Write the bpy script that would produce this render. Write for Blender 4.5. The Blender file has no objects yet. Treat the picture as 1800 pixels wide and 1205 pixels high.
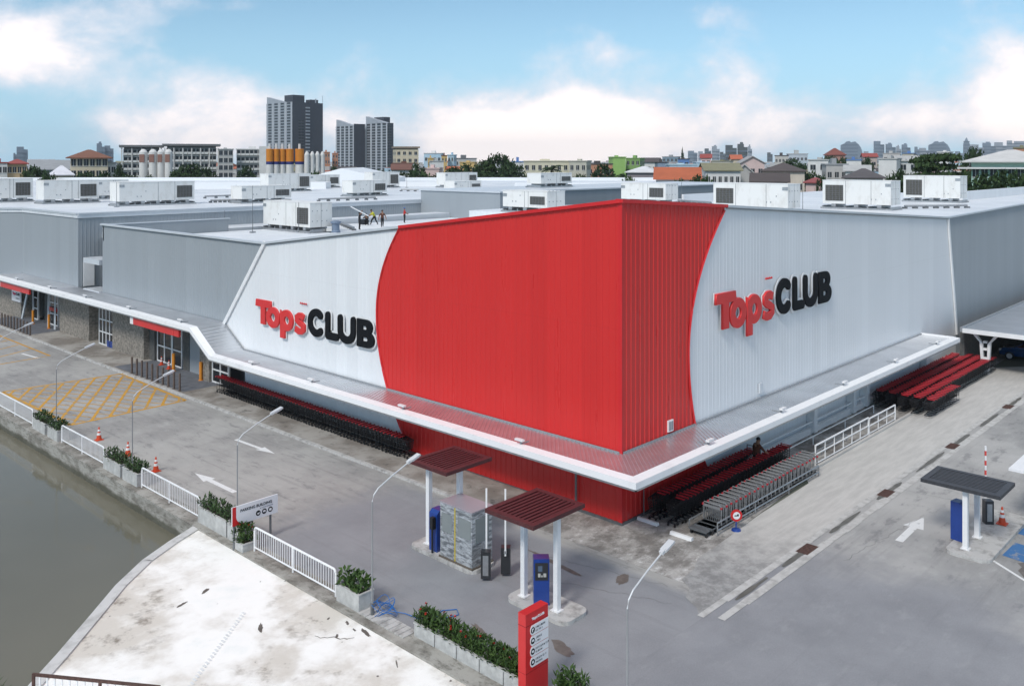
import bpy, bmesh, math, random
from mathutils import Vector, Matrix
random.seed(11)
R = math.radians
scn = bpy.context.scene
COL = scn.collection

# ------------------------------------------------------------------ helpers
F, HY, CAMH, CX, CY = 1572.0, 284.0, 15.0, -30.03, -22.07
RA, RB = 0.68554, 0.72804


def at_depth(px, d):
    """ground position that stands d metres in front of the viewpoint, seen under bearing px"""
    a = (px - 900) / F * d
    return (CX + a * RA + d * RB, CY - a * RB + d * RA)


def zz(py, d):
    return CAMH - (py - HY) * d / F


class MB:
    def __init__(s):
        s.v, s.f, s.m = [], [], []

    def add(s, vs, fs, mi=0):
        o = len(s.v)
        s.v += [tuple(v) for v in vs]
        s.f += [tuple(i + o for i in f) for f in fs]
        s.m += [mi] * len(fs)
        return s

    def bx(s, x0, x1, y0, y1, z0, z1, mi=0):
        vs = [(x0, y0, z0), (x1, y0, z0), (x1, y1, z0), (x0, y1, z0), (x0, y0, z1), (x1, y0, z1), (x1, y1, z1), (x0, y1, z1)]
        return s.add(vs, [(3, 2, 1, 0), (4, 5, 6, 7), (0, 1, 5, 4), (1, 2, 6, 5), (2, 3, 7, 6), (3, 0, 4, 7)], mi)

    def bar(s, p, q, w, h, mi=0, up=(0, 0, 1)):
        """box section w (sideways) x h (up) from p to q"""
        p, q, up = Vector(p), Vector(q), Vector(up)
        d = (q - p).normalized()
        if abs(d.dot(up)) > .99:
            up = Vector((1, 0, 0))
        sd = d.cross(up).normalized()
        u = sd.cross(d).normalized()
        vs = []
        for c in (p, q):
            for a, b in ((-1, -1), (1, -1), (1, 1), (-1, 1)):
                vs.append(c + sd * (a * w / 2) + u * (b * h / 2))
        return s.add(vs, [(3, 2, 1, 0), (4, 5, 6, 7), (0, 1, 5, 4), (1, 2, 6, 5), (2, 3, 7, 6), (3, 0, 4, 7)], mi)

    def tube(s, pts, r, n=6, mi=0, r2=None):
        pts = [Vector(p) for p in pts]
        k = len(pts)
        o = []
        for i, p in enumerate(pts):
            d = (pts[min(i + 1, k - 1)] - pts[max(i - 1, 0)]).normalized()
            up = Vector((0, 0, 1)) if abs(d.z) < .95 else Vector((1, 0, 0))
            a = d.cross(up).normalized()
            b = a.cross(d)
            rr = r if r2 is None else r + (r2 - r) * i / (k - 1)
            o += [p + (a * math.cos(2 * math.pi * j / n) + b * math.sin(2 * math.pi * j / n)) * rr for j in range(n)]
        fs = []
        for i in range(k - 1):
            for j in range(n):
                fs.append((i * n + j, i * n + (j + 1) % n, (i + 1) * n + (j + 1) % n, (i + 1) * n + j))
        fs.append(tuple(range(n - 1, -1, -1)))
        fs.append(tuple(range((k - 1) * n, k * n)))
        return s.add(o, fs, mi)

    def lathe(s, prof, n=16, c=(0, 0, 0), mi=0):
        vs, fs = [], []
        for r, z in prof:
            vs += [(c[0] + r * math.cos(2 * math.pi * j / n), c[1] + r * math.sin(2 * math.pi * j / n), c[2] + z) for j in range(n)]
        for i in range(len(prof) - 1):
            for j in range(n):
                fs.append((i * n + j, i * n + (j + 1) % n, (i + 1) * n + (j + 1) % n, (i + 1) * n + j))
        fs.append(tuple(range(n - 1, -1, -1)))
        fs.append(tuple(range((len(prof) - 1) * n, len(prof) * n)))
        return s.add(vs, fs, mi)

    def prism(s, poly, z0, z1, mi=0):
        n = len(poly)
        vs = [(x, y, z0) for x, y in poly] + [(x, y, z1) for x, y in poly]
        fs = [tuple(range(n - 1, -1, -1)), tuple(range(n, 2 * n))]
        fs += [(i, (i + 1) % n, n + (i + 1) % n, n + i) for i in range(n)]
        return s.add(vs, fs, mi)

    def sheet(s, poly, z, mi=0):
        return s.add([(x, y, z) for x, y in poly], [tuple(range(len(poly)))], mi)

    def xf(s, M):
        s.v = [tuple(M @ Vector(v)) for v in s.v]
        return s

    def mesh(s, name, mats, smooth=False, fix=True):
        me = bpy.data.meshes.new(name)
        me.from_pydata(s.v, [], s.f)
        if not isinstance(mats, (list, tuple)):
            mats = [mats]
        for m in mats:
            me.materials.append(m)
        if len(mats) > 1:
            me.polygons.foreach_set('material_index', s.m)
        if fix:
            b = bmesh.new()
            b.from_mesh(me)
            bmesh.ops.recalc_face_normals(b, faces=b.faces)
            b.to_mesh(me)
            b.free()
        if smooth:
            me.polygons.foreach_set('use_smooth', [True] * len(me.polygons))
        me.update()
        return me

    def build(s, name, mats, parent=None, smooth=False, fix=True):
        return link(name, s.mesh(name, mats, smooth, fix), parent)

    def split(s, name, mats, parent=None):
        """one object for every separate piece"""
        par = list(range(len(s.v)))

        def find(i):
            while par[i] != i:
                par[i] = par[par[i]]
                i = par[i]
            return i
        for f in s.f:
            for i in f[1:]:
                par[find(i)] = find(f[0])
        grp = {}
        for f, m in zip(s.f, s.m):
            grp.setdefault(find(f[0]), []).append((f, m))
        o = None
        for fs in grp.values():
            ids = sorted({i for f, _ in fs for i in f})
            mp = {i: k for k, i in enumerate(ids)}
            q = MB()
            q.v = [s.v[i] for i in ids]
            q.f = [tuple(mp[i] for i in f) for f, _ in fs]
            q.m = [m for _, m in fs]
            o = q.build(name, mats, parent)
        return o


def link(name, me, parent=None, loc=None, rz=0, sc=None):
    o = bpy.data.objects.new(name, me)
    COL.objects.link(o)
    if parent:
        o.parent = parent
    if loc:
        o.location = loc
    if rz:
        o.rotation_euler = (0, 0, rz)
    if sc:
        o.scale = sc
    return o


def tag(o, label, cat, group=None):
    o['label'] = label
    o['category'] = cat
    if group:
        o['group'] = group
    return o


def thing(name, label, cat, loc=(0, 0, 0), rz=0.0, group=None):
    o = bpy.data.objects.new(name, None)
    o.empty_display_size = .2
    COL.objects.link(o)
    o.location = loc
    o.rotation_euler = (0, 0, rz)
    return tag(o, label, cat, group)


def struct(o, kind='structure'):
    o['kind'] = kind
    return o


KIDS = {}


def kids(o):
    return [c for c in o.children]


def dup(root, loc, rz=None, label=None, group=None, sc=None):
    r = root.copy()
    COL.objects.link(r)
    r.location = loc
    if rz is not None:
        r.rotation_euler = (0, 0, rz)
    if sc:
        r.scale = sc
    if label:
        r['label'] = label
    if group:
        r['group'] = group
    for ch in list(root.children):
        c = ch.copy()
        COL.objects.link(c)
        c.parent = r
        for g in list(ch.children):
            d = g.copy()
            COL.objects.link(d)
            d.parent = c
    return r


# ------------------------------------------------------------------ materials
def lin(c):
    return tuple(((v / 255) / 12.92 if v / 255 <= .04045 else ((v / 255 + .055) / 1.055) ** 2.4) for v in c)


def mat(name, col, rough=.6, metal=0.0, var=.12, scale=1.5, bump=0.0, bscale=20.0, spec=.5, col2=None, thr=.5, soft=.2, det=6.0, alpha=1.0, stretch=None, coat=0.0):
    m = bpy.data.materials.new(name)
    m.use_nodes = True
    nt = m.node_tree
    b = nt.nodes['Principled BSDF']
    b.inputs['Roughness'].default_value = rough
    b.inputs['Metallic'].default_value = metal
    b.inputs['Specular IOR Level'].default_value = spec
    if coat:
        b.inputs['Coat Weight'].default_value = coat
        b.inputs['Coat Roughness'].default_value = .1
    tc = nt.nodes.new('ShaderNodeTexCoord')
    vec = tc.outputs['Object']
    if stretch:
        mp = nt.nodes.new('ShaderNodeMapping')
        mp.inputs['Scale'].default_value = stretch
        nt.links.new(vec, mp.inputs['Vector'])
        vec = mp.outputs['Vector']
    n = nt.nodes.new('ShaderNodeTexNoise')
    n.inputs['Scale'].default_value = scale
    n.inputs['Detail'].default_value = det
    n.inputs['Roughness'].default_value = .62
    nt.links.new(vec, n.inputs['Vector'])
    ramp = nt.nodes.new('ShaderNodeValToRGB')
    c1 = [max(0, x * (1 - var)) for x in col]
    c2 = [min(1, x * (1 + var)) for x in col]
    if col2:
        c1, c2 = list(col2), list(col)
        ramp.color_ramp.elements[0].position = max(0, thr - soft / 2)
        ramp.color_ramp.elements[1].position = min(1, thr + soft / 2)
    else:
        ramp.color_ramp.elements[0].position = .3
        ramp.color_ramp.elements[1].position = .7
    ramp.color_ramp.elements[0].color = (*c1, 1)
    ramp.color_ramp.elements[1].color = (*c2, 1)
    nt.links.new(n.outputs['Fac'], ramp.inputs['Fac'])
    nt.links.new(ramp.outputs['Color'], b.inputs['Base Color'])
    if bump:
        n2 = nt.nodes.new('ShaderNodeTexNoise')
        n2.inputs['Scale'].default_value = bscale
        n2.inputs['Detail'].default_value = 4
        nt.links.new(vec, n2.inputs['Vector'])
        bp = nt.nodes.new('ShaderNodeBump')
        bp.inputs['Strength'].default_value = bump
        bp.inputs['Distance'].default_value = .02
        nt.links.new(n2.outputs['Fac'], bp.inputs['Height'])
        nt.links.new(bp.outputs['Normal'], b.inputs['Normal'])
    return m


class NT:
    """tiny node helper"""
    def __init__(s, name):
        s.m = bpy.data.materials.new(name)
        s.m.use_nodes = True
        s.t = s.m.node_tree
        s.b = s.t.nodes['Principled BSDF']
        s.tc = s.t.nodes.new('ShaderNodeTexCoord').outputs['Object']

    def noise(s, scale, det=5, rough=.6, stretch=None, vec=None):
        v = vec or s.tc
        if stretch:
            mp = s.t.nodes.new('ShaderNodeMapping')
            mp.inputs['Scale'].default_value = stretch
            s.t.links.new(v, mp.inputs['Vector'])
            v = mp.outputs['Vector']
        n = s.t.nodes.new('ShaderNodeTexNoise')
        n.inputs['Scale'].default_value = scale
        n.inputs['Detail'].default_value = det
        n.inputs['Roughness'].default_value = rough
        s.t.links.new(v, n.inputs['Vector'])
        return n.outputs['Fac']

    def step(s, fac, a, b):
        n = s.t.nodes.new('ShaderNodeMapRange')
        n.interpolation_type = 'SMOOTHSTEP'
        n.inputs['From Min'].default_value = a
        n.inputs['From Max'].default_value = b
        s.t.links.new(fac, n.inputs['Value'])
        return n.outputs['Result']

    def math(s, op, a, b):
        n = s.t.nodes.new('ShaderNodeMath')
        n.operation = op
        for i, x in enumerate((a, b)):
            if isinstance(x, (int, float)):
                n.inputs[i].default_value = x
            else:
                s.t.links.new(x, n.inputs[i])
        return n.outputs[0]

    def mix(s, fac, a, b):
        n = s.t.nodes.new('ShaderNodeMix')
        n.data_type = 'RGBA'
        for k, x in ((0, fac), (6, a), (7, b)):
            if isinstance(x, (int, float)):
                n.inputs[k].default_value = x
            elif isinstance(x, (tuple, list)):
                n.inputs[k].default_value = (*x[:3], 1)
            else:
                s.t.links.new(x, n.inputs[k])
        return n.outputs[2]

    def xyz(s):
        n = s.t.nodes.new('ShaderNodeSeparateXYZ')
        s.t.links.new(s.tc, n.inputs[0])
        return n.outputs

    def done(s, col, rough=.7, metal=0, bump=None, bs=.3, bd=.02):
        if isinstance(col, (tuple, list)):
            s.b.inputs['Base Color'].default_value = (*col, 1)
        else:
            s.t.links.new(col, s.b.inputs['Base Color'])
        if isinstance(rough, (int, float)):
            s.b.inputs['Roughness'].default_value = rough
        else:
            s.t.links.new(rough, s.b.inputs['Roughness'])
        s.b.inputs['Metallic'].default_value = metal
        if bump is not None:
            bp = s.t.nodes.new('ShaderNodeBump')
            bp.inputs['Strength'].default_value = bs
            bp.inputs['Distance'].default_value = bd
            s.t.links.new(bump, bp.inputs['Height'])
            s.t.links.new(bp.outputs['Normal'], s.b.inputs['Normal'])
        return s.m


M = {}
M['white_clad'] = mat('white_cladding_paint', (.76, .775, .79), .45, 0, .035, .35, stretch=(3, 3, .25))
M['red_clad'] = mat('red_cladding_paint', (.63, .028, .026), .36, 0, .07, .3, stretch=(3, 3, .3))
M['grey_clad'] = mat('grey_cladding_paint', (.315, .345, .37), .5, .0, .04, .35, stretch=(3, 3, .25))
M['cap'] = mat('metal_capping', (.62, .65, .68), .4, .2, .05, 1)
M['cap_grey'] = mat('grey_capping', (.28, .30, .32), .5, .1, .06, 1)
M['red_trim'] = mat('red_trim_paint', (.62, .02, .024), .35, 0, .05, 1)
M['gutter'] = mat('white_gutter_paint', (.88, .88, .88), .45, 0, .05, .8, col2=(.78, .78, .78), thr=.36, soft=.2)
M['canopy'] = mat('zinc_canopy_sheet', (.66, .67, .69), .34, .8, .10, .6)
M['roof'] = mat('white_roof_sheet', (.70, .73, .77), .5, .15, .10, .12, stretch=(1, 1, 1))
M['soffit'] = mat('soffit', (.55, .55, .56), .8, 0, .1, 1)
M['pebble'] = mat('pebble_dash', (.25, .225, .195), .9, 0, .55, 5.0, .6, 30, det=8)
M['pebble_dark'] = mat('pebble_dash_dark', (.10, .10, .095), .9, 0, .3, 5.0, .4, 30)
M['glass'] = mat('dark_glass', (.012, .014, .017), .08, 0, .2, .7, spec=.6)
M['white'] = mat('white_paint', (.80, .80, .80), .45, 0, .05, 2)
M['white_metal'] = mat('white_tube_paint', (.82, .82, .82), .35, 0, .06, 3)
M['black'] = mat('black_plastic', (.014, .015, .017), .4, 0, .2, 6)
M['black_letter'] = mat('black_letter_face', (.008, .009, .011), .65, 0, .1, 1, spec=.15)
M['red_letter'] = mat('red_letter_face', (.66, .03, .03), .4, 0, .06, 1)
M['cart_red'] = mat('cart_red_plastic', (.46, .022, .034), .4, 0, .5, 9)
M['cart_black'] = mat('cart_black_wire', (.018, .019, .022), .45, .2, .3, 8)
M['steel'] = mat('galvanised_steel', (.42, .43, .44), .42, .7, .15, 6)
M['steel_dark'] = mat('worn_steel', (.20, .21, .22), .5, .6, .2, 6)
M['ac'] = mat('unit_cabinet_paint', (.76, .755, .73), .5, 0, .06, 1.1, col2=(.58, .56, .52), thr=.36, soft=.26, stretch=(1, 1, .5))
M['ac_seam'] = mat('unit_seam', (.34, .34, .34), .6)
M['louvre'] = mat('coil_grille', (.10, .095, .085), .6, .3, .3, 9)
M['concrete'] = mat('cast_concrete', (.42, .41, .385), .9, 0, .22, 2.2, .25, 18)
M['planter'] = mat('planter_concrete', (.47, .47, .455), .9, 0, .2, 4, .25, 25)
M['soil'] = mat('soil', (.03, .024, .018), 1, 0, .3, 15)
M['brown_post'] = mat('brown_post_paint', (.12, .09, .075), .6, 0, .2, 5)
M['orange'] = mat('orange_post_paint', (.70, .26, .025), .5, 0, .15, 6)
M['blue'] = mat('blue_machine_paint', (.012, .05, .26), .35, 0, .1, 3, coat=.3)
M['dark_panel'] = mat('dark_panel', (.03, .032, .036), .35)
M['maroon'] = mat('maroon_slat', (.075, .016, .018), .5, 0, .25, 6)
M['char'] = mat('charcoal_slat', (.045, .046, .052), .5, 0, .2, 6)
M['cone'] = mat('cone_orange', (.62, .07, .02), .5, 0, .1, 6)
M['cone_white'] = mat('cone_band', (.8, .8, .8), .4)
M['sign_red'] = mat('totem_red', (.55, .018, .02), .35, 0, .06, 1)
M['sign_white'] = mat('sign_white_face', (.76, .76, .78), .4, 0, .03, 1)
M['lamp'] = mat('lamp_grey_paint', (.62, .63, .64), .4, .2, .08, 4)
M['wrap'] = None
M['skin'] = mat('skin', (.28, .15, .09), .55, 0, .08, 10)
M['cloth_dark'] = mat('dark_cloth', (.018, .018, .022), .9, 0, .2, 12)
M['cloth_red'] = mat('red_cloth', (.5, .03, .03), .9, 0, .2, 12)
M['cloth_yellow'] = mat('yellow_vest', (.62, .60, .05), .8, 0, .2, 12)
M['cloth_blue'] = mat('blue_cloth', (.03, .10, .22), .85, 0, .2, 12)
M['cloth_brown'] = mat('brown_cloth', (.10, .035, .02), .9, 0, .2, 12)
M['hair'] = mat('black_hair', (.008, .008, .008), .6)
M['helmet'] = mat('blue_helmet', (.02, .12, .40), .35)
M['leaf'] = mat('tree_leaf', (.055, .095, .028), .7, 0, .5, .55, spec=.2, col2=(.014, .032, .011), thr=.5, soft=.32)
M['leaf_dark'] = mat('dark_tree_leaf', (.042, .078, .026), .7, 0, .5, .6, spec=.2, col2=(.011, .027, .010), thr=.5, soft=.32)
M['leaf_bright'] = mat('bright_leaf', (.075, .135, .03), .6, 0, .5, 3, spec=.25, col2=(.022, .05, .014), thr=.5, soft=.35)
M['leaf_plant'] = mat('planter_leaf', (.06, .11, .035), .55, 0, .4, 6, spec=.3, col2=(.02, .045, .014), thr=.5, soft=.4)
M['flower'] = mat('red_flower', (.5, .03, .015), .6, 0, .3, 9)
M['bark'] = mat('bark', (.07, .055, .04), .95, 0, .3, 5)


def clad(name, col, rough, var, axis_period=.99):
    """painted sheet: each sheet a touch different, faint run-off streaks, dust low down"""
    n_ = NT(name)
    x_, y_, z_ = n_.xyz()
    s_ = n_.math('ADD', x_, y_)
    k_ = n_.math('FLOOR', n_.math('DIVIDE', s_, axis_period), 0)
    wn = n_.t.nodes.new('ShaderNodeTexWhiteNoise')
    wn.noise_dimensions = '1D'
    n_.t.links.new(k_, wn.inputs['W'])
    st = n_.noise(2.2, 5, .65, (1, 1, .07))
    bl = n_.noise(.35, 4, .6)
    f_ = n_.math('ADD', n_.math('MULTIPLY', wn.outputs['Value'], .45), n_.math('ADD', n_.math('MULTIPLY', st, .35), n_.math('MULTIPLY', bl, .2)))
    c_ = n_.mix(n_.step(f_, .15, .85), [v * (1 - var) for v in col], [min(1, v * (1 + var)) for v in col])
    sk = n_.math('MULTIPLY', n_.step(st, .60, .78), .22)
    c_ = n_.mix(sk, c_, [v * .72 for v in col])
    lap = n_.math('MULTIPLY', n_.step(n_.math('ABSOLUTE', n_.math('SUBTRACT', z_, 8.05), 0), .03, .012), .10)
    c_ = n_.mix(lap, c_, [v * .6 for v in col])
    r_ = n_.math('ADD', n_.math('MULTIPLY', st, .18), rough - .09)
    return n_.done(c_, r_, 0)


M['white_clad'] = clad('white_cladding_paint', (.76, .775, .79), .44, .035)
M['red_clad'] = clad('red_cladding_paint', (.62, .028, .026), .30, .045)
M['grey_clad'] = clad('grey_cladding_paint', (.315, .345, .37), .5, .04)
n = NT('white_roof_sheet')
x_, y_, z_ = n.xyz()
seam = n.math('FRACT', n.math('DIVIDE', y_, .75), 0)
big = n.noise(.10, 6, .65)
stn = n.noise(.9, 6, .7, (.12, 1, 1))
c = n.mix(n.step(big, .35, .65), (.66, .69, .72), (.78, .80, .82))
c = n.mix(n.math('MULTIPLY', n.step(stn, .52, .75), .45), c, (.50, .50, .49))
c = n.mix(n.math('MULTIPLY', n.step(seam, .93, .96), .35), c, (.45, .47, .50))
M['roof'] = n.done(c, .5, .1)


def plain(r, g, b, rough=.75, var=.1, scale=.4):
    k = 'p%.3f_%.3f_%.3f_%.2f' % (r, g, b, rough)
    if k not in M:
        M[k] = mat('paint_%02d' % len(M), (r, g, b), rough, 0, var, scale)
    return M[k]


# shrink-wrapped silver film
n = NT('silver_shrink_wrap')
a = n.noise(3, 6, .7, (1, 1, 4))
c = n.mix(n.step(a, .38, .64), (.20, .21, .22), (.66, .68, .70))
M['wrap'] = n.done(c, .28, .35, n.noise(6, 6, .7, (1, 1, 3)), .9, .05)

# canal water
n = NT('canal_water')
w1 = n.noise(.08, 3)
c = n.mix(n.step(w1, .3, .7), (.150, .142, .106), (.180, .168, .128))
M['water'] = n.done(c, .06, 0, n.noise(1.1, 3, .5, (1, .35, 1)), .035, .05)
M['water'].node_tree.nodes['Principled BSDF'].inputs['IOR'].default_value = 1.33

# worn yard concrete / asphalt family
n = NT('yard_concrete')
X, Y, Z = n.xyz()
big = n.noise(.11, 6, .62)
fine = n.noise(5, 6, .75)
mid = n.noise(.7, 6, .7, (1, 2.2, 1))
c = n.mix(n.step(big, .36, .62), (.245, .245, .245), (.34, .335, .325))
c = n.mix(n.math('MULTIPLY', n.step(mid, .5, .72), .55), c, (.43, .425, .41))
c = n.mix(n.math('MULTIPLY', n.step(mid, .47, .33), .5), c, (.17, .17, .172))
c = n.mix(n.math('MULTIPLY', n.step(fine, .35, .7), .35), c, (.40, .40, .40))
M['yard'] = n.done(c, .9, 0, fine, .25, .01)

n = NT('left_road_surface')
X, Y, Z = n.xyz()
big = n.noise(.16, 6, .62)
fine = n.noise(22, 6, .8)
soft = n.noise(.5, 5, .6)
mid = n.noise(.9, 6, .7, (2.2, .8, 1))
old = n.mix(n.step(big, .36, .62), (.29, .28, .268), (.40, .388, .365))
old = n.mix(n.math('MULTIPLY', n.step(mid, .5, .72), .5), old, (.45, .44, .42))
old = n.mix(n.math('MULTIPLY', n.step(mid, .47, .32), .55), old, (.16, .16, .162))
new = n.mix(n.math('ADD', n.math('MULTIPLY', n.step(fine, .3, .7), .5), n.math('MULTIPLY', n.step(soft, .3, .7), .5)), (.215, .218, .230), (.305, .308, .320))
new = n.mix(n.math('MULTIPLY', n.step(mid, .58, .75), .25), new, (.36, .36, .365))
trk = n.step(n.noise(1.6, 5, .65, (2.0, .07, 1)), .52, .70)
old = n.mix(n.math('MULTIPLY', trk, .28), old, (.17, .168, .165))
new = n.mix(n.math('MULTIPLY', trk, .18), new, (.15, .15, .155))
edge = n.math('ADD', Y, n.math('MULTIPLY', n.math('SUBTRACT', big, .5), 9.0))
k = n.math('MULTIPLY', n.step(edge, 11.5, 8.0), n.step(X, -2.9, -3.6))
c = n.mix(k, old, new)
M['road'] = n.done(c, .9, 0, fine, .12, .004)

n = NT('front_yard_asphalt')
X, Y, Z = n.xyz()
big = n.noise(.13, 6, .6)
fine = n.noise(22, 6, .8)
soft = n.noise(.45, 5, .6)
mid = n.noise(.6, 6, .7, (1, 2.0, 1))
new = n.mix(n.math('ADD', n.math('MULTIPLY', n.step(fine, .3, .7), .5), n.math('MULTIPLY', n.step(soft, .3, .7), .5)), (.205, .208, .220), (.305, .308, .322))
new = n.mix(n.math('MULTIPLY', n.step(mid, .52, .7), .3), new, (.38, .38, .385))
old = n.mix(n.step(big, .36, .62), (.29, .287, .28), (.42, .41, .395))
old = n.mix(n.math('MULTIPLY', n.step(mid, .5, .72), .55), old, (.46, .455, .44))
old = n.mix(n.math('MULTIPLY', n.step(mid, .46, .33), .55), old, (.16, .16, .165))
trk = n.step(n.noise(1.4, 5, .65, (.07, 1.8, 1)), .52, .70)
old = n.mix(n.math('MULTIPLY', trk, .25), old, (.17, .168, .165))
new = n.mix(n.math('MULTIPLY', trk, .16), new, (.16, .16, .165))
e = n.math('ADD', n.math('MULTIPLY', X, 1.0), n.math('MULTIPLY', n.math('SUBTRACT', big, .5), 10.0))
c = n.mix(n.step(e, 1.0, 5.0), new, old)
M['front'] = n.done(c, .9, 0, fine, .12, .004)

n = NT('worn_pavement')
big = n.noise(.35, 6, .65)
mid = n.noise(1.7, 6, .72)
fine = n.noise(9, 5, .75)
c = n.mix(n.step(big, .36, .62), (.23, .205, .178), (.40, .378, .345))
c = n.mix(n.math('MULTIPLY', n.step(mid, .55, .75), .6), c, (.45, .44, .42))
c = n.mix(n.math('MULTIPLY', n.step(mid, .45, .30), .7), c, (.085, .08, .075))
M['pave'] = n.done(c, .92, 0, fine, .3, .01)

n = NT('salt_stained_corner')
big = n.noise(.5, 6, .7, (1, 1.6, 1))
mid = n.noise(2.6, 6, .75)
c = n.mix(n.step(big, .38, .6), (.20, .185, .17), (.42, .40, .375))
c = n.mix(n.math('MULTIPLY', n.step(mid, .5, .66), n.step(big, .42, .6)), c, (.66, .65, .64))
c = n.mix(n.math('MULTIPLY', n.step(mid, .45, .3), .7), c, (.08, .075, .07))
M['stained'] = n.done(c, .9, 0, mid, .3, .01)

M['lane_plain'] = mat('lane_concrete', (.51, .49, .46), .9, 0, .09, 1.4, .12, 25, stretch=(.35, 2.2, 1))
n = NT('lane_concrete')
X, Y, Z = n.xyz()
a = n.noise(1.4, 6, .62, (.35, 2.2, 1))
b = n.noise(.8, 6, .7)
f = n.noise(9, 4, .7)
c = n.mix(n.step(a, .3, .7), (.46, .445, .42), (.56, .54, .51))
c = n.mix(n.math('MULTIPLY', n.step(f, .5, .75), .2), c, (.40, .39, .37))
w = n.math('ADD', X, n.math('MULTIPLY', n.math('SUBTRACT', b, .5), 7.0))
end = n.mix(n.step(n.noise(1.6, 6, .72), .38, .62), (.225, .22, .215), (.345, .34, .33))
c = n.mix(n.step(w, 5.5, -2.5), c, end)
M['lane'] = n.done(c, .9, 0, f, .2, .01)
M['kerb'] = mat('kerb_concrete', (.50, .49, .47), .9, 0, .2, 2.5, .3, 15, col2=(.27, .26, .245), thr=.42, soft=.2)
M['drain_edge'] = mat('drain_concrete', (.52, .51, .49), .9, 0, .2, 2.2, .3, 15, col2=(.34, .33, .31), thr=.42, soft=.25)
M['slate'] = mat('slate_paving', (.15, .16, .18), .8, 0, .2, 2, .2, 20)
M['rust'] = mat('rusty_grate', (.10, .055, .045), .85, .2, .4, 12)
M['dark_gap'] = mat('dark_drain_water', (.12, .115, .10), .5, 0, .3, 2)
M['paint_white'] = mat('worn_white_marking', (.74, .74, .73), .8, 0, .1, 5, col2=(.40, .40, .40), thr=.36, soft=.12)
M['paint_yellow'] = mat('worn_yellow_marking', (.58, .30, .035), .8, 0, .1, 2.2, col2=(.30, .27, .22), thr=.42, soft=.14)
M['paint_blue'] = mat('worn_blue_marking', (.05, .16, .36), .8, 0, .1, 2.0, col2=(.30, .30, .30), thr=.42, soft=.12)

n = NT('bleached_bridge_concrete')
b1 = n.noise(.22, 6, .62)
b2 = n.noise(.9, 7, .72)
b3 = n.noise(6, 5, .75)
sp = n.noise(3.2, 3, .5)
c = n.mix(n.step(b1, .40, .56), (.66, .61, .54), (.95, .925, .88))
c = n.mix(n.math('MULTIPLY', n.step(b2, .50, .66), n.step(b1, .52, .40)), c, (.26, .22, .18))
c = n.mix(n.math('MULTIPLY', n.step(b1, .56, .66), .25), c, (.62, .70, .68))
c = n.mix(n.math('MULTIPLY', n.step(b3, .60, .70), .25), c, (.45, .43, .40))
c = n.mix(n.step(sp, .73, .76), c, (.16, .14, .125))
M['bridge'] = n.done(c, .85, 0, b3, .3, .01)

n = NT('quay_concrete')
b1 = n.noise(.8, 6, .7, (1, 1, 2.5))
b2 = n.noise(4, 6, .75, (1, .5, 3))
c = n.mix(n.step(b1, .36, .62), (.20, .185, .16), (.38, .365, .33))
c = n.mix(n.math('MULTIPLY', n.step(b2, .5, .35), .6), c, (.07, .065, .05))
X, Y, Z = n.xyz()
wet = n.math('ADD', Z, n.math('MULTIPLY', n.math('SUBTRACT', b1, .5), .35))
c = n.mix(n.math('MULTIPLY', n.step(wet, -.42, -.62), .8), c, (.06, .058, .035))
M['quay'] = n.done(c, .92, 0, b2, .4, .02)

# ------------------------------------------------------------------ camera, light, sky
cam_d = bpy.data.cameras.new('camera')
cam = bpy.data.objects.new('camera', cam_d)
COL.objects.link(cam)
cam.location = (CX, CY, CAMH)
cam.rotation_euler = (R(90), 0, math.atan2(RA, RB) - R(90))
cam_d.sensor_width = 36
cam_d.lens = F / 1800 * 36
cam_d.shift_y = -(602.5 - HY) / 1800
cam_d.clip_end = 20000
scn.camera = cam

SUN_EL, SUN_AZ = 44, 193            # azimuth of the sun, degrees from +X
sd = Vector((math.cos(R(SUN_AZ)) * math.cos(R(SUN_EL)), math.sin(R(SUN_AZ)) * math.cos(R(SUN_EL)), math.sin(R(SUN_EL))))
sun_d = bpy.data.lights.new('sun', 'SUN')
sun_d.energy = 1.5
sun_d.angle = R(12)
sun_d.color = (1, .96, .90)
sun = bpy.data.objects.new('sun', sun_d)
COL.objects.link(sun)
sun.rotation_euler = sd.to_track_quat('Z', 'Y').to_euler()

W = bpy.data.worlds.new('World')
scn.world = W
W.use_nodes = True
t = W.node_tree
t.nodes.clear()
out = t.nodes.new('ShaderNodeOutputWorld')
bg = t.nodes.new('ShaderNodeBackground')
sky = t.nodes.new('ShaderNodeTexSky')
sky.sky_type = 'NISHITA'
sky.sun_disc = False
sky.sun_elevation = R(SUN_EL)
sky.sun_rotation = R(90 - SUN_AZ)
sky.altitude = 0
sky.air_density = 1.0
sky.dust_density = .4
sky.ozone_density = 1.6
bg.inputs['Strength'].default_value = .088


def node(tp, **kw):
    n_ = t.nodes.new(tp)
    for k_, v_ in kw.items():
        setattr(n_, k_, v_)
    return n_


def wmath(op, a_, b_):
    n_ = node('ShaderNodeMath', operation=op)
    for i_, x_ in enumerate((a_, b_)):
        if isinstance(x_, (int, float)):
            n_.inputs[i_].default_value = x_
        else:
            t.links.new(x_, n_.inputs[i_])
    return n_.outputs[0]


def wstep(f_, a_, b_):
    n_ = node('ShaderNodeMapRange', interpolation_type='SMOOTHSTEP')
    n_.inputs['From Min'].default_value = a_
    n_.inputs['From Max'].default_value = b_
    t.links.new(f_, n_.inputs['Value'])
    return n_.outputs['Result']


gen = node('ShaderNodeTexCoord').outputs['Generated']
nrm = node('ShaderNodeVectorMath', operation='NORMALIZE')
t.links.new(gen, nrm.inputs[0])
gen = nrm.outputs[0]


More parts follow.
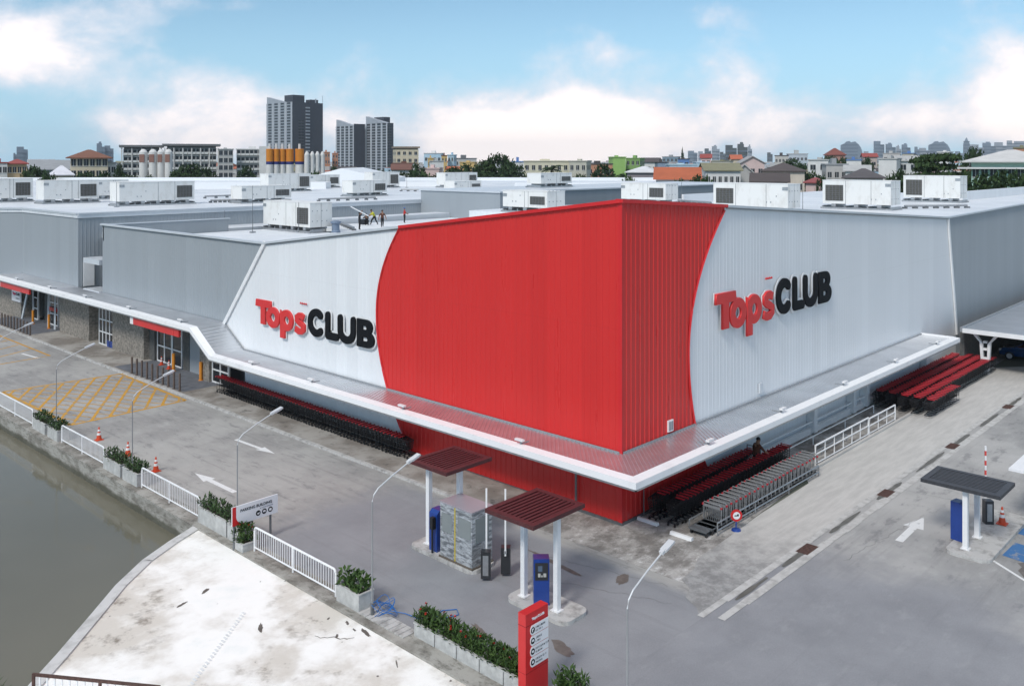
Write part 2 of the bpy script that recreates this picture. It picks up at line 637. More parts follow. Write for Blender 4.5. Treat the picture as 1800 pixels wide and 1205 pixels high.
def wnoise(scale, det, rough, sz, off=(0, 0, 0), dist=0.0):
    mp = node('ShaderNodeMapping')
    mp.inputs['Scale'].default_value = (1, 1, sz)
    mp.inputs['Location'].default_value = off
    t.links.new(gen, mp.inputs['Vector'])
    n_ = node('ShaderNodeTexNoise')
    n_.inputs['Scale'].default_value = scale
    n_.inputs['Detail'].default_value = det
    n_.inputs['Roughness'].default_value = rough
    n_.inputs['Distortion'].default_value = dist
    t.links.new(mp.outputs['Vector'], n_.inputs['Vector'])
    return n_.outputs['Fac']


def sky_dir(px, py):
    a_ = (px - 900) / F
    return Vector((RB + a_ * RA, RA - a_ * RB, -(py - HY) / F)).normalized()


def bank(px, py, rx, ry):
    """0..1 lump of cloud round one direction of the sky, wider than tall"""
    c_ = sky_dir(px, py)
    e_ = Vector((-c_.y, c_.x, 0)).normalized()
    u_ = c_.cross(e_)
    sub = node('ShaderNodeVectorMath', operation='SUBTRACT')
    t.links.new(gen, sub.inputs[0])
    sub.inputs[1].default_value = c_
    o_ = []
    for ax, r_ in ((e_, rx), (u_, ry), (c_, .9 * F)):
        dt = node('ShaderNodeVectorMath', operation='DOT_PRODUCT')
        t.links.new(sub.outputs[0], dt.inputs[0])
        dt.inputs[1].default_value = ax
        q_ = wmath('DIVIDE', dt.outputs['Value'], r_ / F)
        o_.append(wmath('MULTIPLY', q_, q_))
    s_ = wmath('ADD', wmath('ADD', o_[0], o_[1]), o_[2])
    return wmath('POWER', 2.718, wmath('MULTIPLY', s_, -1.0))


n1 = wnoise(3.2, 8, .58, 1.7, (.3, .1, .2), .25)
n2 = wnoise(9.0, 8, .6, 1.5, (2.3, 1.1, .2), .3)
dens = wmath('ADD', wmath('ADD', wmath('MULTIPLY', n1, .75), wmath('MULTIPLY', n2, .46)), wmath('MULTIPLY', wnoise(26.0, 6, .6, 1.4, (5, 3, 1), .2), .16))
for px_, py_, rx_, ry_, k_ in ((900, 255, 230, 84, .50), (1040, 200, 80, 80, .18), (60, 85, 150, 80, .40), (230, 20, 90, 60, .12), (635, 120, 75, 95, .20), (430, 190, 180, 70, .21), (280, 250, 240, 42, .12),
                              (1800, 200, 70, 110, .36), (1300, 225, 330, 50, .10), (1640, 235, 220, 50, .14), (1240, 25, 60, 25, .12), (1070, 90, 110, 28, .12), (390, 5, 120, 22, .16), (1550, 90, 320, 130, .12), (1400, 190, 380, 90, .13),
                              (1290, 60, 60, 110, .08)):
    dens = wmath('ADD', dens, wmath('MULTIPLY', bank(px_, py_, rx_, ry_), k_))
sep = node('ShaderNodeSeparateXYZ')
t.links.new(gen, sep.inputs[0])
low = wstep(sep.outputs[2], .14, .0)
dens = wmath('SUBTRACT', wmath('ADD', dens, wmath('MULTIPLY', low, .05)), .125)
high = wstep(sep.outputs[2], .30, .6)      # unseen milky veil added overhead for the light it gives
dens = wmath('ADD', dens, wmath('MULTIPLY', high, .22))
mask = wstep(dens, .69, .95)
core = wstep(dens, .80, 1.06)
tint = node('ShaderNodeMix', data_type='RGBA', blend_type='MULTIPLY')
tint.inputs[0].default_value = 1
t.links.new(sky.outputs[0], tint.inputs[6])
tn = node('ShaderNodeMix', data_type='RGBA')
t.links.new(wstep(sep.outputs[2], .22, -.01), tn.inputs[0])
tn.inputs[6].default_value = (.82, .97, .98, 1)
tn.inputs[7].default_value = (.78, .96, 1.1, 1)
t.links.new(tn.outputs[2], tint.inputs[7])
bl = node('ShaderNodeMix', data_type='RGBA')
t.links.new(wmath('MULTIPLY', wstep(sep.outputs[2], .20, .0), .8), bl.inputs[0])
t.links.new(tint.outputs[2], bl.inputs[6])
bl.inputs[7].default_value = (3.2, 5.5, 7.4, 1)
cl = node('ShaderNodeMix', data_type='RGBA')
t.links.new(core, cl.inputs[0])
cl.inputs[6].default_value = (7.0, 7.1, 7.75, 1)
cl.inputs[7].default_value = (10.6, 9.6, 9.2, 1)
ov = node('ShaderNodeMix', data_type='RGBA')
t.links.new(high, ov.inputs[0])
t.links.new(cl.outputs[2], ov.inputs[6])
ov.inputs[7].default_value = (13.5, 13.0, 12.6, 1)      # extra brightness added overhead to light the ground more than the walls
mx = node('ShaderNodeMix', data_type='RGBA')
t.links.new(mask, mx.inputs[0])
t.links.new(bl.outputs[2], mx.inputs[6])
t.links.new(ov.outputs[2], mx.inputs[7])
t.links.new(mx.outputs[2], bg.inputs['Color'])
t.links.new(bg.outputs[0], out.inputs[0])
scn.view_settings.view_transform = 'Standard'
scn.view_settings.look = 'None'
scn.view_settings.exposure = .53
scn.view_settings.gamma = 1

# ------------------------------------------------------------------ ground, canal, roads
far_ground = mat('far_ground', (.16, .16, .135), .95, 0, .3, .02, col2=(.06, .085, .045), thr=.5, soft=.2)
struct(MB().sheet([(-11.5, -2500), (4200, -2500), (4200, 4200), (-11.5, 4200)], 0).sheet([(-2500, -2500), (-48, -2500), (-48, 4200), (-2500, 4200)], 0).build('ground', [far_ground]))
struct(MB().sheet([(-48, -60), (-11.6, -60), (-11.6, 4200), (-48, 4200)], -.8).build('canal_water', [M['water']]))
struct(MB().sheet([(-11.45, -60), (90, -60), (90, -6.45), (-11.45, -6.45)], .006).build('front_yard', [M['front']]))
struct(MB().sheet([(-11.45, -6.45), (-2.66, -6.45), (-2.66, 130), (-11.45, 130)], .006).build('road', [M['road']]))
# pavement along the left facade with its kerb
struct(MB().bx(-2.66, 2.5, 4.2, 130, 0, .10).build('pavement', [M['pave']]))
kb = MB()
y = 4.2
while y < 110:
    kb.bx(-2.86, -2.662, y, y + .985, 0, .105 + random.uniform(-.008, .008))
    y += 1.0
struct(kb.build('kerb', [M['kerb']]))
struct(MB().sheet([(-2.5, 33.1), (1.3, 33.1), (1.3, 43.6), (-2.5, 43.6)], .104).sheet([(-2.5, 61), (1.3, 61), (1.3, 72), (-2.5, 72)], .104).build('entrance_paving', [M['slate']]))
# stained corner apron and lane along the right facade
struct(MB().sheet([(-2.66, -6.3), (1.6, -3.9), (5, -3.62), (10.6, -3.2), (10.8, -2.78), (60, -2.78), (60, .5), (2.5, .5), (-.1, 4.2), (-2.66, 4.2)], .010).build('corner_apron', [M['stained']]))
lane = [(-3.9, -6.0), (-3.5, -5.3), (-2.9, -5.1), (-2.5, -4.5), (-1.4, -4.35), (-.6, -4.0), (.8, -3.95), (5, -3.66), (9.8, -3.55), (10.9, -2.84), (41.3, -2.84), (43.4, -4.6), (47, -6.2), (47, -6.25), (-4.2, -6.25)]
struct(MB().sheet(lane, .016).build('service_lane', [M['lane']]))
struct(MB().prism([(10.9, -2.84), (41.3, -2.84), (41.3, -3.0), (10.9, -3.0)], .0, .12).build('lane_kerb', [M['lane']]))
de = MB()
random.seed(8)
x = -4.3
while x < 47:
    x2 = x + random.uniform(1.2, 2.6)
    ya, yb = random.uniform(-.03, .03), random.uniform(-.05, .05)
    de.sheet([(x, -6.25), (x2 - .015, -6.25), (x2 - .015, -6.52 + ya), (x, -6.52 + ya)], .020)
    de.sheet([(x + .3, -6.80 + yb), (x2 + .285, -6.80 + yb), (x2 + .285, -7.13 + ya), (x + .3, -7.13 + ya)], .020)
    x = x2
struct(de.build('drain_border', [M['drain_edge']]))
dg = MB()
random.seed(3)
x = -2.5
while x < 42:
    L_ = random.uniform(1.6, 4.4)
    pts_a, pts_b = [], []
    for i in range(7):
        xx = x + L_ * i / 6
        w_ = random.uniform(.05, .13) * (1 if 0 < i < 6 else .4)
        pts_a.append((xx, -6.66 + w_))
        pts_b.append((xx, -6.66 - w_))
    dg.sheet(pts_a + pts_b[::-1], .024)
    x += L_ + random.uniform(.9, 2.0)
struct(dg.build('wet_gutter', [M['dark_gap']]))
for i, x in enumerate((3.0, 11.0, 20.2, 30.6)):
    g = MB().bx(x - .5, x + .5, -6.9, -6.42, .0, .028)
    for k in range(9):
        g.bx(x - .46 + k * .105, x - .40 + k * .105, -6.86, -6.46, .028, .04)
    o = g.build('drain_grate', [M['rust']])
    tag(o, ('rusty drain grate at the near end of the lane gutter', 'rusty drain grate in the lane gutter level with the trolley railing', 'rusty drain grate in the lane gutter opposite the white wall gate', 'rusty drain grate at the far end of the lane gutter')[i], 'drain grate', 'rusty grates in the gutter')
# cracks and puddles in the right yard
ck = MB()


def crack(p, q, w=.011, z=.012, nseg=26, amp=.09):
    p, q = Vector((*p, 0)), Vector((*q, 0))
    d_ = (q - p)
    sdv = Vector((-d_.y, d_.x, 0)).normalized()
    up_, dn = [], []
    for i_ in range(nseg + 1):
        c_ = p + d_ * i_ / nseg + sdv * random.uniform(-amp, amp)
        ww = w * random.uniform(.4, 1.1)
        up_.append((c_ + sdv * ww)[:2])
        dn.append((c_ - sdv * ww)[:2])
    for i_ in range(nseg):
        ck.sheet([up_[i_], up_[i_ + 1], dn[i_ + 1], dn[i_]], z)


for a_, b_ in (((3.0, -8.1), (9.6, -8.8)), ((12, -7.2), (12.6, -13)), ((-4.8, 2), (-3.2, -4.4)), ((-6.0, -.4), (-4.2, -5.2))):
    crack(a_, b_)
struct(ck.build('ground_cracks', [mat('crack_dirt', (.17, .17, .17), .95, 0, .3, 6)]))


def blob(cx, cy, rx, ry, rz=0, n_=22, j=.22):
    o_ = []
    for i_ in range(n_):
        a_ = 2 * math.pi * i_ / n_
        k_ = 1 + random.uniform(-j, j)
        x_, y_ = rx * math.cos(a_) * k_, ry * math.sin(a_) * k_
        o_.append((cx + x_ * math.cos(rz) - y_ * math.sin(rz), cy + x_ * math.sin(rz) + y_ * math.cos(rz)))
    return o_


pd = MB()
for cx_, cy_, rx_, ry_, rz_ in ((7.2, -13.5, 1.1, .5, .2), (-8.9, -4.3, .55, .22, 1.2), (-5.0, 3.9, .7, .4, 1.5), (-3.9, -2.9, .42, .22, .4), (-4.6, -.4, 1.5, .10, 1.45), (-9.9, -1.7, .5, .12, 1.3)):
    pd.sheet(blob(cx_, cy_, rx_, ry_, rz_), .0135)
struct(pd.build('puddle', [mat('puddle_mud', (.15, .13, .115), .5, 0, .3, 3)]))
random.seed(5)
# quay
q = MB().prism([(-12.25, -14), (-11.35, -14), (-11.35, 130), (-12.25, 130)], -2.4, .05)
q = tag(q.build('quay_wall', [M['quay']]), 'low stained concrete canal wall along the left edge of the road', 'wall')
pv = MB()
for i in range(10):
    pv.bx(-11.95, -11.38, -.35 + i * .24, -.13 + i * .24, .05, .075 + random.uniform(0, .012))
struct(pv.build('quay_pavers', [M['kerb']]))
# bleached bridge over the canal, bowed edge
edge = [(-12.22, 12.7), (-13.6, 12.0), (-15.08, 11.12), (-16.6, 9.85), (-18.02, 8.39), (-18.9, 7.5), (-19.71, 6.68), (-20.88, 5.56), (-22.2, 4.2), (-24, 2.2), (-26, -.3), (-29, -4.5), (-33, -11), (-38, -20)]
deck = edge + [(-38, -40), (-12.22, -40)]
struct(MB().prism(deck, -.55, -.02).build('bridge_deck', [M['bridge']]))
br = MB()
for i in range(len(edge) - 1):
    p, q_ = Vector((*edge[i], 0)), Vector((*edge[i + 1], 0))
    d_ = (q_ - p).normalized()
    nn = Vector((-d_.y, d_.x, 0))
    if nn.x > 0:
        nn = -nn
    a0, a1 = p + nn * .002, q_ + nn * .002
    b0, b1 = p - nn * .38, q_ - nn * .38
    c0, c1 = Vector((b0.x, b0.y, -.06)), Vector((b1.x, b1.y, -.06))
    z0, z1 = -.7, .035
    br.add([(a0.x, a0.y, z0), (a1.x, a1.y, z0), (a1.x, a1.y, z1), (a0.x, a0.y, z1), (b0.x, b0.y, z1), (b1.x, b1.y, z1), tuple(c0), tuple(c1)], [(0, 1, 2, 3), (3, 2, 5, 4), (4, 5, 7, 6)])
struct(br.build('bridge_kerb', [mat('bridge_kerb_concrete', (.60, .59, .57), .85, 0, .15, 1.2, .2, 12, col2=(.40, .39, .37), thr=.4, soft=.2)]))
# debris and scars on the bridge deck
db = MB()
for cx_, cy_, rx_, ry_, rz_ in ((-14.6, 3.6, .42, .10, 1.0), (-13.2, 1.4, .18, .05, .9), (-12.75, 2.5, .12, .05, .5), (-12.5, 1.8, .2, .06, 1.2), (-12.45, .9, .42, .09, 1.4), (-12.6, 1.3, .14, .05, 1.4), (-15.6, 6.9, .32, .08, .3), (-14.6, 7.2, .3, .09, .6), (-17.6, 1.7, .08, .07, 0), (-13.7, -1.3, .05, .05, 0), (-14.1, -2.1, .06, .05, 0), (-12.9, -1.2, .3, .03, 1.0)):
    db.sheet(blob(cx_, cy_, rx_ * .7, ry_ * .75, rz_, 16, .25), -.014)
for a_, b_ in (((-13.7, 1.9), (-12.9, .9)),):
    ck = MB()
    crack(a_, b_, .025, -.012, 12, .1)
    db.f += [tuple(i_ + len(db.v) for i_ in f_) for f_ in ck.f]
    db.m += ck.m
    db.v += ck.v
struct(db.build('bridge_stains', [mat('deck_stain', (.13, .11, .095), .95, 0, .3, 5)]))
tb = MB()
prev = None
for i in range(26):
    x_ = -17.9 + i * .135
    y_ = 2.0 + i * .11
    tb.bx(x_, x_ + .075, y_, y_ + .16, -.018, .0)
struct(tb.build('deck_joint', [M['paint_white']]))

# painted markings -------------------------------------------------
hx = MB()
A, B, Cc, D = Vector((-10.35, 42.04)), Vector((-2.97, 41.41)), Vector((-3.18, 31.39)), Vector((-10.18, 31.13))


def stripe(mb, p, q, w, z=.012, nb=1):
    d_ = (q - p).normalized()
    s_ = Vector((-d_.y, d_.x)) * w / 2
    mb.sheet([tuple(p + s_), tuple(q + s_), tuple(q - s_), tuple(p - s_)], z)


for p, q_ in ((A, B), (B, Cc), (Cc, D), (D, A)):
    stripe(hx, p, q_, .22, .012)


def hatch(o_, d_, w_, z_):
    """the piece of the line o_ + t d_ that lies inside the box"""
    ts = []
    for p_, q2 in ((A, B), (B, Cc), (Cc, D), (D, A)):
        e_ = q2 - p_
        det = d_.x * -e_.y + e_.x * d_.y
        if abs(det) < 1e-6:
            continue
        r_ = p_ - o_
        t_ = (r_.x * -e_.y + e_.x * r_.y) / det
        u_ = (d_.x * r_.y - d_.y * r_.x) / det
        if -.001 <= u_ <= 1.001:
            ts.append(t_)
    if len(ts) >= 2 and max(ts) - min(ts) > .5:
        stripe(hx, o_ + d_ * min(ts), o_ + d_ * max(ts), w_, z_)


for k in range(-8, 9):
    hatch(Vector((-6.7 + k * 1.05, 36.6)), Vector((.53, .85)), .17, .014)
for k in range(-10, 11):
    hatch(Vector((-6.7 + k * .82, 36.6)), Vector((-.40, .92)), .085, .016)
for k in range(4):
    stripe(hx, Vector((-10.3, 52 + k * 2.6)), Vector((-4.4, 55 + k * 2.6)), .16, .012)
stripe(hx, Vector((-4.2, 51.3)), Vector((-4.2, 66)), .18, .014)
stripe(hx, Vector((-10.4, 50.6)), Vector((-4.2, 51.3)), .18, .0145)
struct(hx.build('yellow_box_marking', [M['paint_yellow']]))


def arrow(mb, p, q, w, hw, hl, z=.012):
    p, q = Vector(p), Vector(q)
    d_ = (q - p).normalized()
    s_ = Vector((-d_.y, d_.x))
    b_ = q - d_ * hl
    mb.sheet([tuple(p + s_ * w / 2), tuple(p - s_ * w / 2), tuple(b_ - s_ * w / 2), tuple(b_ + s_ * w / 2)], z)
    mb.sheet([tuple(b_ + s_ * hw / 2), tuple(b_ - s_ * hw / 2), tuple(q)], z)


ar = MB()
arrow(ar, (-5.1, 21.9), (-4.93, 18.3), .20, .55, 1.3)
arrow(ar, (-9.1, 14.9), (-9.14, 18.6), .26, .6, 1.4)
arrow(ar, (6.19, -8.97), (9.35, -8.86), .30, .80, 1.4)
ar.sheet([(-5.5, 53.7), (-5.3, 53.7), (-5.0, 51.0), (-5.2, 51.0)], .012)
struct(ar.build('white_arrow_marking', [M['paint_white']]))
bb = MB().sheet([(7.6, -12.3), (9.2, -12.35), (9.0, -15), (7.2, -15)], .013).sheet([(10.2, -12.2), (11.4, -12.2), (11.4, -13.4), (10.2, -13.6)], .013)
struct(bb.build('blue_bay_marking', [M['paint_blue']]))
wl = MB()
stripe(wl, Vector((7.0, -12.0)), Vector((4.0, -16)), .12, .0125)
stripe(wl, Vector((7.0, -12.05)), Vector((14, -12.1)), .10, .0128)
struct(wl.build('bay_line_marking', [M['paint_white']]))

# ------------------------------------------------------------------ the store
store = thing('supermarket', 'large white and red ribbed metal store whose corner points at the car park', 'store', (0, 0, 0))
PITCH, DEP = .33, .018


def samples(s0, s1, pitch=PITCH):
    o_ = []
    k = math.floor(s0 / pitch)
    while k * pitch < s1 + pitch:
        for f_, h_ in ((0, 0), (.72, 0), (.78, 1), (.94, 1)):
            s_ = (k + f_) * pitch
            if s0 <= s_ <= s1:
                o_.append((s_, h_))
        k += 1
    if o_[0][0] - s0 > 1e-4:
        o_.insert(0, (s0, 0))
    if s1 - o_[-1][0] > 1e-4:
        o_.append((s1, 0))
    return o_


def corr(name, axis, off, ss, spans, mats, parent, dep=DEP):
    """ribbed sheet on plane x=-off ('x') or y=-off ('y'); spans(s) -> list of (z0, z1)"""
    mb = MB()

    def P(s_, h_, z_):
        o_ = -(off + h_ * dep)
        return (o_, s_, z_) if axis == 'x' else (s_, o_, z_)
    for (sa, ha), (sb, hb) in zip(ss[:-1], ss[1:]):
        A_, B_ = spans(sa), spans(sb)
        if len(A_) != len(B_):
            A_ = B_ = (A_ if len(A_) < len(B_) else B_)
        for (a0, a1), (b0, b1) in zip(A_, B_):
            if a1 - a0 < 1e-4 and b1 - b0 < 1e-4:
                continue
            mb.add([P(sa, ha, a0), P(sb, hb, b0), P(sb, hb, b1), P(sa, ha, a1)], [(0, 1, 2, 3)])
    return mb.build(name, mats, parent, fix=False)


topL = lambda s: 13.35 - .1264 * s if s < 27.28 else max(9.9 - (s - 27.28) * 1.144, 0)
botL = lambda s: .04 if s < 29.7 else 2.89 + (s - 29.7) * .587
topR = lambda s: 13.35 - .0626 * s if s < 40.58 else 10.81 - (s - 40.58) * 4.33
arcL = lambda z: 16.1 - (.089 if z > 6.9 else .060) * (z - 6.9) ** 2
arcR = lambda z: 5.0 + (.079 if z > 6.3 else .050) * (z - 6.3) ** 2


def redL(s):
    if s < 13.3:
        pass
    if s >= 16.1:
        return []
    q_ = 16.1 - s
    lo = 6.9 - math.sqrt(q_ / .060)
    hi = 6.9 + math.sqrt(q_ / .089)
    return [(max(lo, .035), min(hi, topL(s)))]


def redR(s):
    if s <= 5.0:
        return [(.035, topR(s))]
    lo = 6.3 - math.sqrt((s - 5) / .050)
    hi = 6.3 + math.sqrt((s - 5) / .079)
    o_ = []
    if hi < topR(s):
        o_.append((hi, topR(s)))
    if lo > .035:
        o_.append((.035, lo))
    return o_ or []


# solid core of the walls so that nothing is paper thin
corr('white_cladding', 'x', .02, samples(0, 32.1), lambda s: [(botL(s), max(topL(s), botL(s)))], M['white_clad'], store, .013)
corr('white_cladding', 'y', .02, samples(0, 42.6), lambda s: [(.04, max(topR(s), .05))], M['white_clad'], store, .006)
corr('red_cladding', 'x', .065, sorted(set(samples(-.065, 15.9) + [(16.0, 0), (16.05, 0), (16.08, 0), (16.095, 0)])), redL, M['red_clad'], store, .028)
ssr = sorted(set(samples(-.065, 8.2) + [(5.0, 0), (5.003, 0), (5.02, 0), (5.06, 0)]))
corr('red_cladding', 'y', .065, [q_ for q_ in ssr if q_[0] <= 5.0], redR, M['red_clad'], store, .028)
mbr = corr('red_cladding', 'y', .065, [q_ for q_ in sorted(set(samples(5.003, 8.2) + [(5.02, 0), (5.06, 0), (5.14, 0)]))], lambda s: [r_ for r_ in redR(s) if r_[0] > 1], M['red_clad'], store, .028)
corr('red_cladding', 'y', .065, [q_ for q_ in sorted(set(samples(5.003, 6.9) + [(5.02, 0), (5.06, 0), (5.14, 0)]))], lambda s: [r_ for r_ in redR(s) if r_[0] < 1], M['red_clad'], store, .028)
# red lips along the two arcs, red corner flashing
tr = MB()
zs = [.05 + i * .28 for i in range(43)]
pa = [(-.10, arcL(z), z) for z in zs if z < topL(arcL(z)) - .02]
tr.tube(pa, .055, 4)
tr.build('red_trim', M['red_trim'], store)
pb = [(arcR(z), -.10, z) for z in [.05 + i * .28 for i in range(46)] if z < topR(arcR(z)) - .02]
tr = MB().tube(pb, .055, 4)
tr.build('red_trim', M['red_trim'], store)
tr = MB()
tr.bx(-.115, -.05, -.115, .06, .04, 13.36)
tr.build('red_trim', M['red_trim'], store)
# grey cladding left and right of the white
corr('grey_cladding', 'x', .0, samples(26.5, 51.8), lambda s: [(4.2, 9.88)], M['grey_clad'], store, .014)
corr('grey_cladding', 'y', .0, samples(40, 100), lambda s: [(0, 10.78 + .0137 * (s - 40))], M['grey_clad'], store, .014)
# slanted white edge trims
et = MB()
et.bar((-.10, 27.2, 10.0), (-.10, 32.25, 4.25), .26, .12, 0, (1, 0, 0))
et.bar((40.62, -.10, 10.75), (42.66, -.10, 1.9), .26, .12, 0, (0, 1, 0))
et.split('white_trim', M['white'], store)
# cappings
cp = MB()
cp.bar((-.02, 14.1, topL(14.1) + .03), (-.02, 27.35, 9.93), .34, .12)
cp.bar((8.25, -.02, topR(8.25) + .03), (40.6, -.02, 10.84), .34, .12)
cp.bar((-.02, 27.3, 9.93), (-.02, 51.9, 9.92), .32, .12)
cp.bar((40.6, -.02, 10.84), (100, -.02, 11.65), .32, .12)
cp.split('parapet_cap', M['cap'], store)
cp = MB()
cp.bar((-.04, -.1, 13.38), (-.04, 14.15, topL(14.15) + .035), .36, .15)
cp.bar((-.2, -.045, 13.385), (8.3, -.045, topR(8.3) + .04), .36, .15)
cp.split('parapet_cap', M['red_trim'], store)
dk = MB()  # solid grey strips stand in for the shade under the cappings
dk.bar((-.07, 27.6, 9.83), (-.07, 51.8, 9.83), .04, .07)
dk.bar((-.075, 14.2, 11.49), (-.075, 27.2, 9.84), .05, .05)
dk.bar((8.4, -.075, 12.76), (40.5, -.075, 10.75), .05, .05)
dk.split('cap_shade_strip', M['cap_grey'], store)
# inner faces of the walls, side wall at the recess, roofs
inn = MB()
inn.add([(.18, .15, 8.6), (.18, 27.3, 8.6), (.18, 27.3, 9.86), (.18, .15, 13.25)], [(0, 1, 2, 3)])
inn.add([(.18, 27.3, 8.6), (.18, 51.8, 8.6), (.18, 51.8, 9.86), (.18, 27.3, 9.86)], [(0, 1, 2, 3)])
inn.add([(.15, .18, 8.6), (100, .18, 8.6), (100, .18, 11.5), (40.6, .18, 10.75), (.15, .18, 13.25)], [(4, 3, 2, 1, 0)])
inn.split('parapet_lining', M['grey_clad'], store)
MB().bx(.02, 44.5, 51.55, 51.8, 4.2, 8.6).bx(0.0, 11.0, 51.55, 51.8, 8.6, 9.86).split('side_wall', M['grey_clad'], store)
cpx = MB().bx(-.15, 11.15, 51.5, 51.86, 9.862, 9.93)
cpx.build('parapet_cap', M['cap'], store)
rf = MB()
nx = 0
y_ = .2
while y_ < 51.5:                       # low roof: standing seams run along the slope
    y1 = min(y_ + .6, 51.5)
    rf.add([(.2, y_, 8.70), (38.3, y_, 8.70), (38.3, y1 - .05, 8.70), (.2, y1 - .05, 8.70), (.2, y1, 8.74), (38.3, y1, 8.74)], [(0, 1, 2, 3), (3, 2, 5, 4)])
    y_ = y1
rf.build('roof', M['roof'], store, fix=False)
MB().bx(26, 100, .25, 36, 8.72, 10.6).bx(100, 150, .25, 10, 8.72, 10.6).split('roof', M['roof'], store)
MB().bx(38.3, 92, 44, 56.8, 8.6, 11.66).build('plant_storey', M['grey_clad'], store)
MB().bx(38.15, 92.2, 43.85, 57.0, 11.66, 11.82).build('roof', M['cap'], store)
MB().bx(20.5, 38.3, 51.9, 54.2, 8.6, 9.25).bx(2, 38.3, 53, 56.8, 8.4, 8.9).split('roof_gutter', M['roof'], store)
MB().bx(78, 150, 10, 10.3, 10.6, 11.62).bx(52, 78, 30.0, 30.25, 10.6, 11.5).split('parapet_wall', M['white_clad'], store)
# small louvre and box on the right face
lv = MB().bx(3.26, 3.66, -.16, -.09, 3.12, 3.62, 0).bx(3.31, 3.44, -.17, -.16, 3.18, 3.56, 1).bx(3.48, 3.61, -.17, -.16, 3.18, 3.56, 1)
lv.build('wall_vent', [M['white'], M['cap_grey']], store)
MB().bx(11.6, 11.9, -.15, -.05, 3.25, 3.75).build('wall_vent', M['cap'], store)
# plinth, pipes and door at the foot of the red corner and along the right wall
pl = MB().bx(-.14, -.0, -.14, 14.2, 0, .12).bx(0, 8, -.14, 0, 0, .12).split('plinth', M['steel_dark'], store)
MB().tube([(-.2, 2.25, .1), (-.2, 2.25, 2.9)], .05).tube([(1.3, -.22, .1), (1.3, -.22, 2.1), (8.2, -.22, 2.1)], .035).split('drain_pipe', M['steel_dark'], store)
rl = MB()
rl.tube([(7.0, -.35, .7), (34.5, -.35, .7)], .05)
rl.bx(7, 35, -.30, -.1, 0, .35)
rl.split('wall_guard_rail', M['white_metal'], store)
pr = MB()
for x_ in (17.3, 22.6, 24.6, 35.0):
    pr.bx(x_ - .2, x_ + .2, -.5, -.04, .1, 2.8)
pr.split('wall_pier', M['white_clad'], store)
gb = MB()
for x_ in range(9, 24, 2):
    gb.bx(x_, x_ + 1.94, -.085, -.07, 1.2, 2.4)
gb.split('wall_panel', M['grey_clad'], store)
MB().bar((8.3, -.5, 2.35), (16.5, -.5, 2.35), .35, .22).build('cable_tray', M['steel_dark'], store)

# canopy round the corner -------------------------------------------------
# (outline of the roof: inner height at the wall, outer height at the gutter)
path = [((-2.1, 76.5), 4.30), ((-2.1, 32.0), 4.30), ((-2.1, 29.6), 2.92), ((-2.1, -2.1), 2.92), ((35.2, -2.1), 2.92)]
inner = [((-.05, 76.5), 4.36), ((-.05, 32.2), 4.36), ((-.05, 29.7), 2.95), ((-.05, -.05), 2.95), ((35.2, -.05), 2.95)]
for i in range(4):
    (o0, zo0), (o1, zo1) = path[i], path[i + 1]
    (i0, zi0), (i1, zi1) = inner[i], inner[i + 1]
    ln = (Vector(o1) - Vector(o0)).length
    nrib = max(4, int(ln / .24))
    mb = MB()
    prf = []
    for k in range(nrib):
        for f_, h_ in ((0, 0), (.62, 0), (.70, .028), (.92, .028)):
            prf.append(((k + f_) / nrib, h_))
    prf.append((1.0, 0))
    vs = []
    for f_, h_ in prf:
        po, pi = Vector(o0).lerp(Vector(o1), f_), Vector(i0).lerp(Vector(i1), f_)
        vs += [(po.x, po.y, zo0 + (zo1 - zo0) * f_ + h_), (pi.x, pi.y, zi0 + (zi1 - zi0) * f_ + h_)]
    mb.add(vs, [(2 * k, 2 * k + 1, 2 * k + 3, 2 * k + 2) for k in range(len(prf) - 1)])
    cnp = mb.build('canopy', M['canopy'], store, fix=False)
    # soffit under this run
    mb = MB().add([(*o0, zo0 - .12), (*o1, zo1 - .12), (*i1, zi1 - .12), (*i0, zi0 - .12)], [(0, 1, 2, 3)])
    mb.build('soffit', M['soffit'], cnp, fix=False)
gt = MB()
op = [(-2.55, 76.5, 4.20), (-2.55, 32.15, 4.20), (-2.55, 29.65, 2.80), (-2.55, -2.55, 2.80), (35.2, -2.55, 2.80)]
ip = [(-2.1, 76.5, 4.20), (-2.1, 32.0, 4.20), (-2.1, 29.6, 2.80), (-2.1, -2.1, 2.80), (35.2, -2.1, 2.80)]
vs = []
for (a_, b_) in zip(op, ip):
    vs += [(a_[0], a_[1], a_[2] - .06), (a_[0], a_[1], a_[2] + .2), (b_[0], b_[1], b_[2] + .24), (b_[0], b_[1], b_[2] - .06)]
fs = []
for i in range(4):
    for j in range(4):
        fs.append((4 * i + j, 4 * i + (j + 1) % 4, 4 * i + 4 + (j + 1) % 4, 4 * i + 4 + j))
fs += [(0, 1, 2, 3), (16, 17, 18, 19)]
gt.add(vs, fs)
gt.bx(34.95, 35.25, -2.1, -.05, 2.74, 3.04)
gt.build('gutter', M['gutter'], store)
g2 = MB()
for a_, b_ in zip(op[:-1], op[1:]):
    sgn = (.03, 0, 0) if abs(a_[0] - b_[0]) < .1 else (0, .03, 0)
    g2.bar((a_[0] + sgn[0], a_[1] + sgn[1], a_[2] - .10), (b_[0] + sgn[0], b_[1] + sgn[1], b_[2] - .10), .06, .07)
g2.split('gutter_lip', M['steel'], store)
fl = MB()
fl.bar((-.12, 0, 2.99), (-.12, 29.6, 2.99), .04, .08).bar((0, -.12, 2.99), (35.2, -.12, 2.99), .04, .08)
fl.bar((-.12, 29.7, 2.97), (-.12, 32.2, 4.38), .05, .10).bar((-.06, 32.3, 4.40), (-.06, 51.8, 4.40), .04, .08)
fl.split('flashing', M['cap_grey'], store)

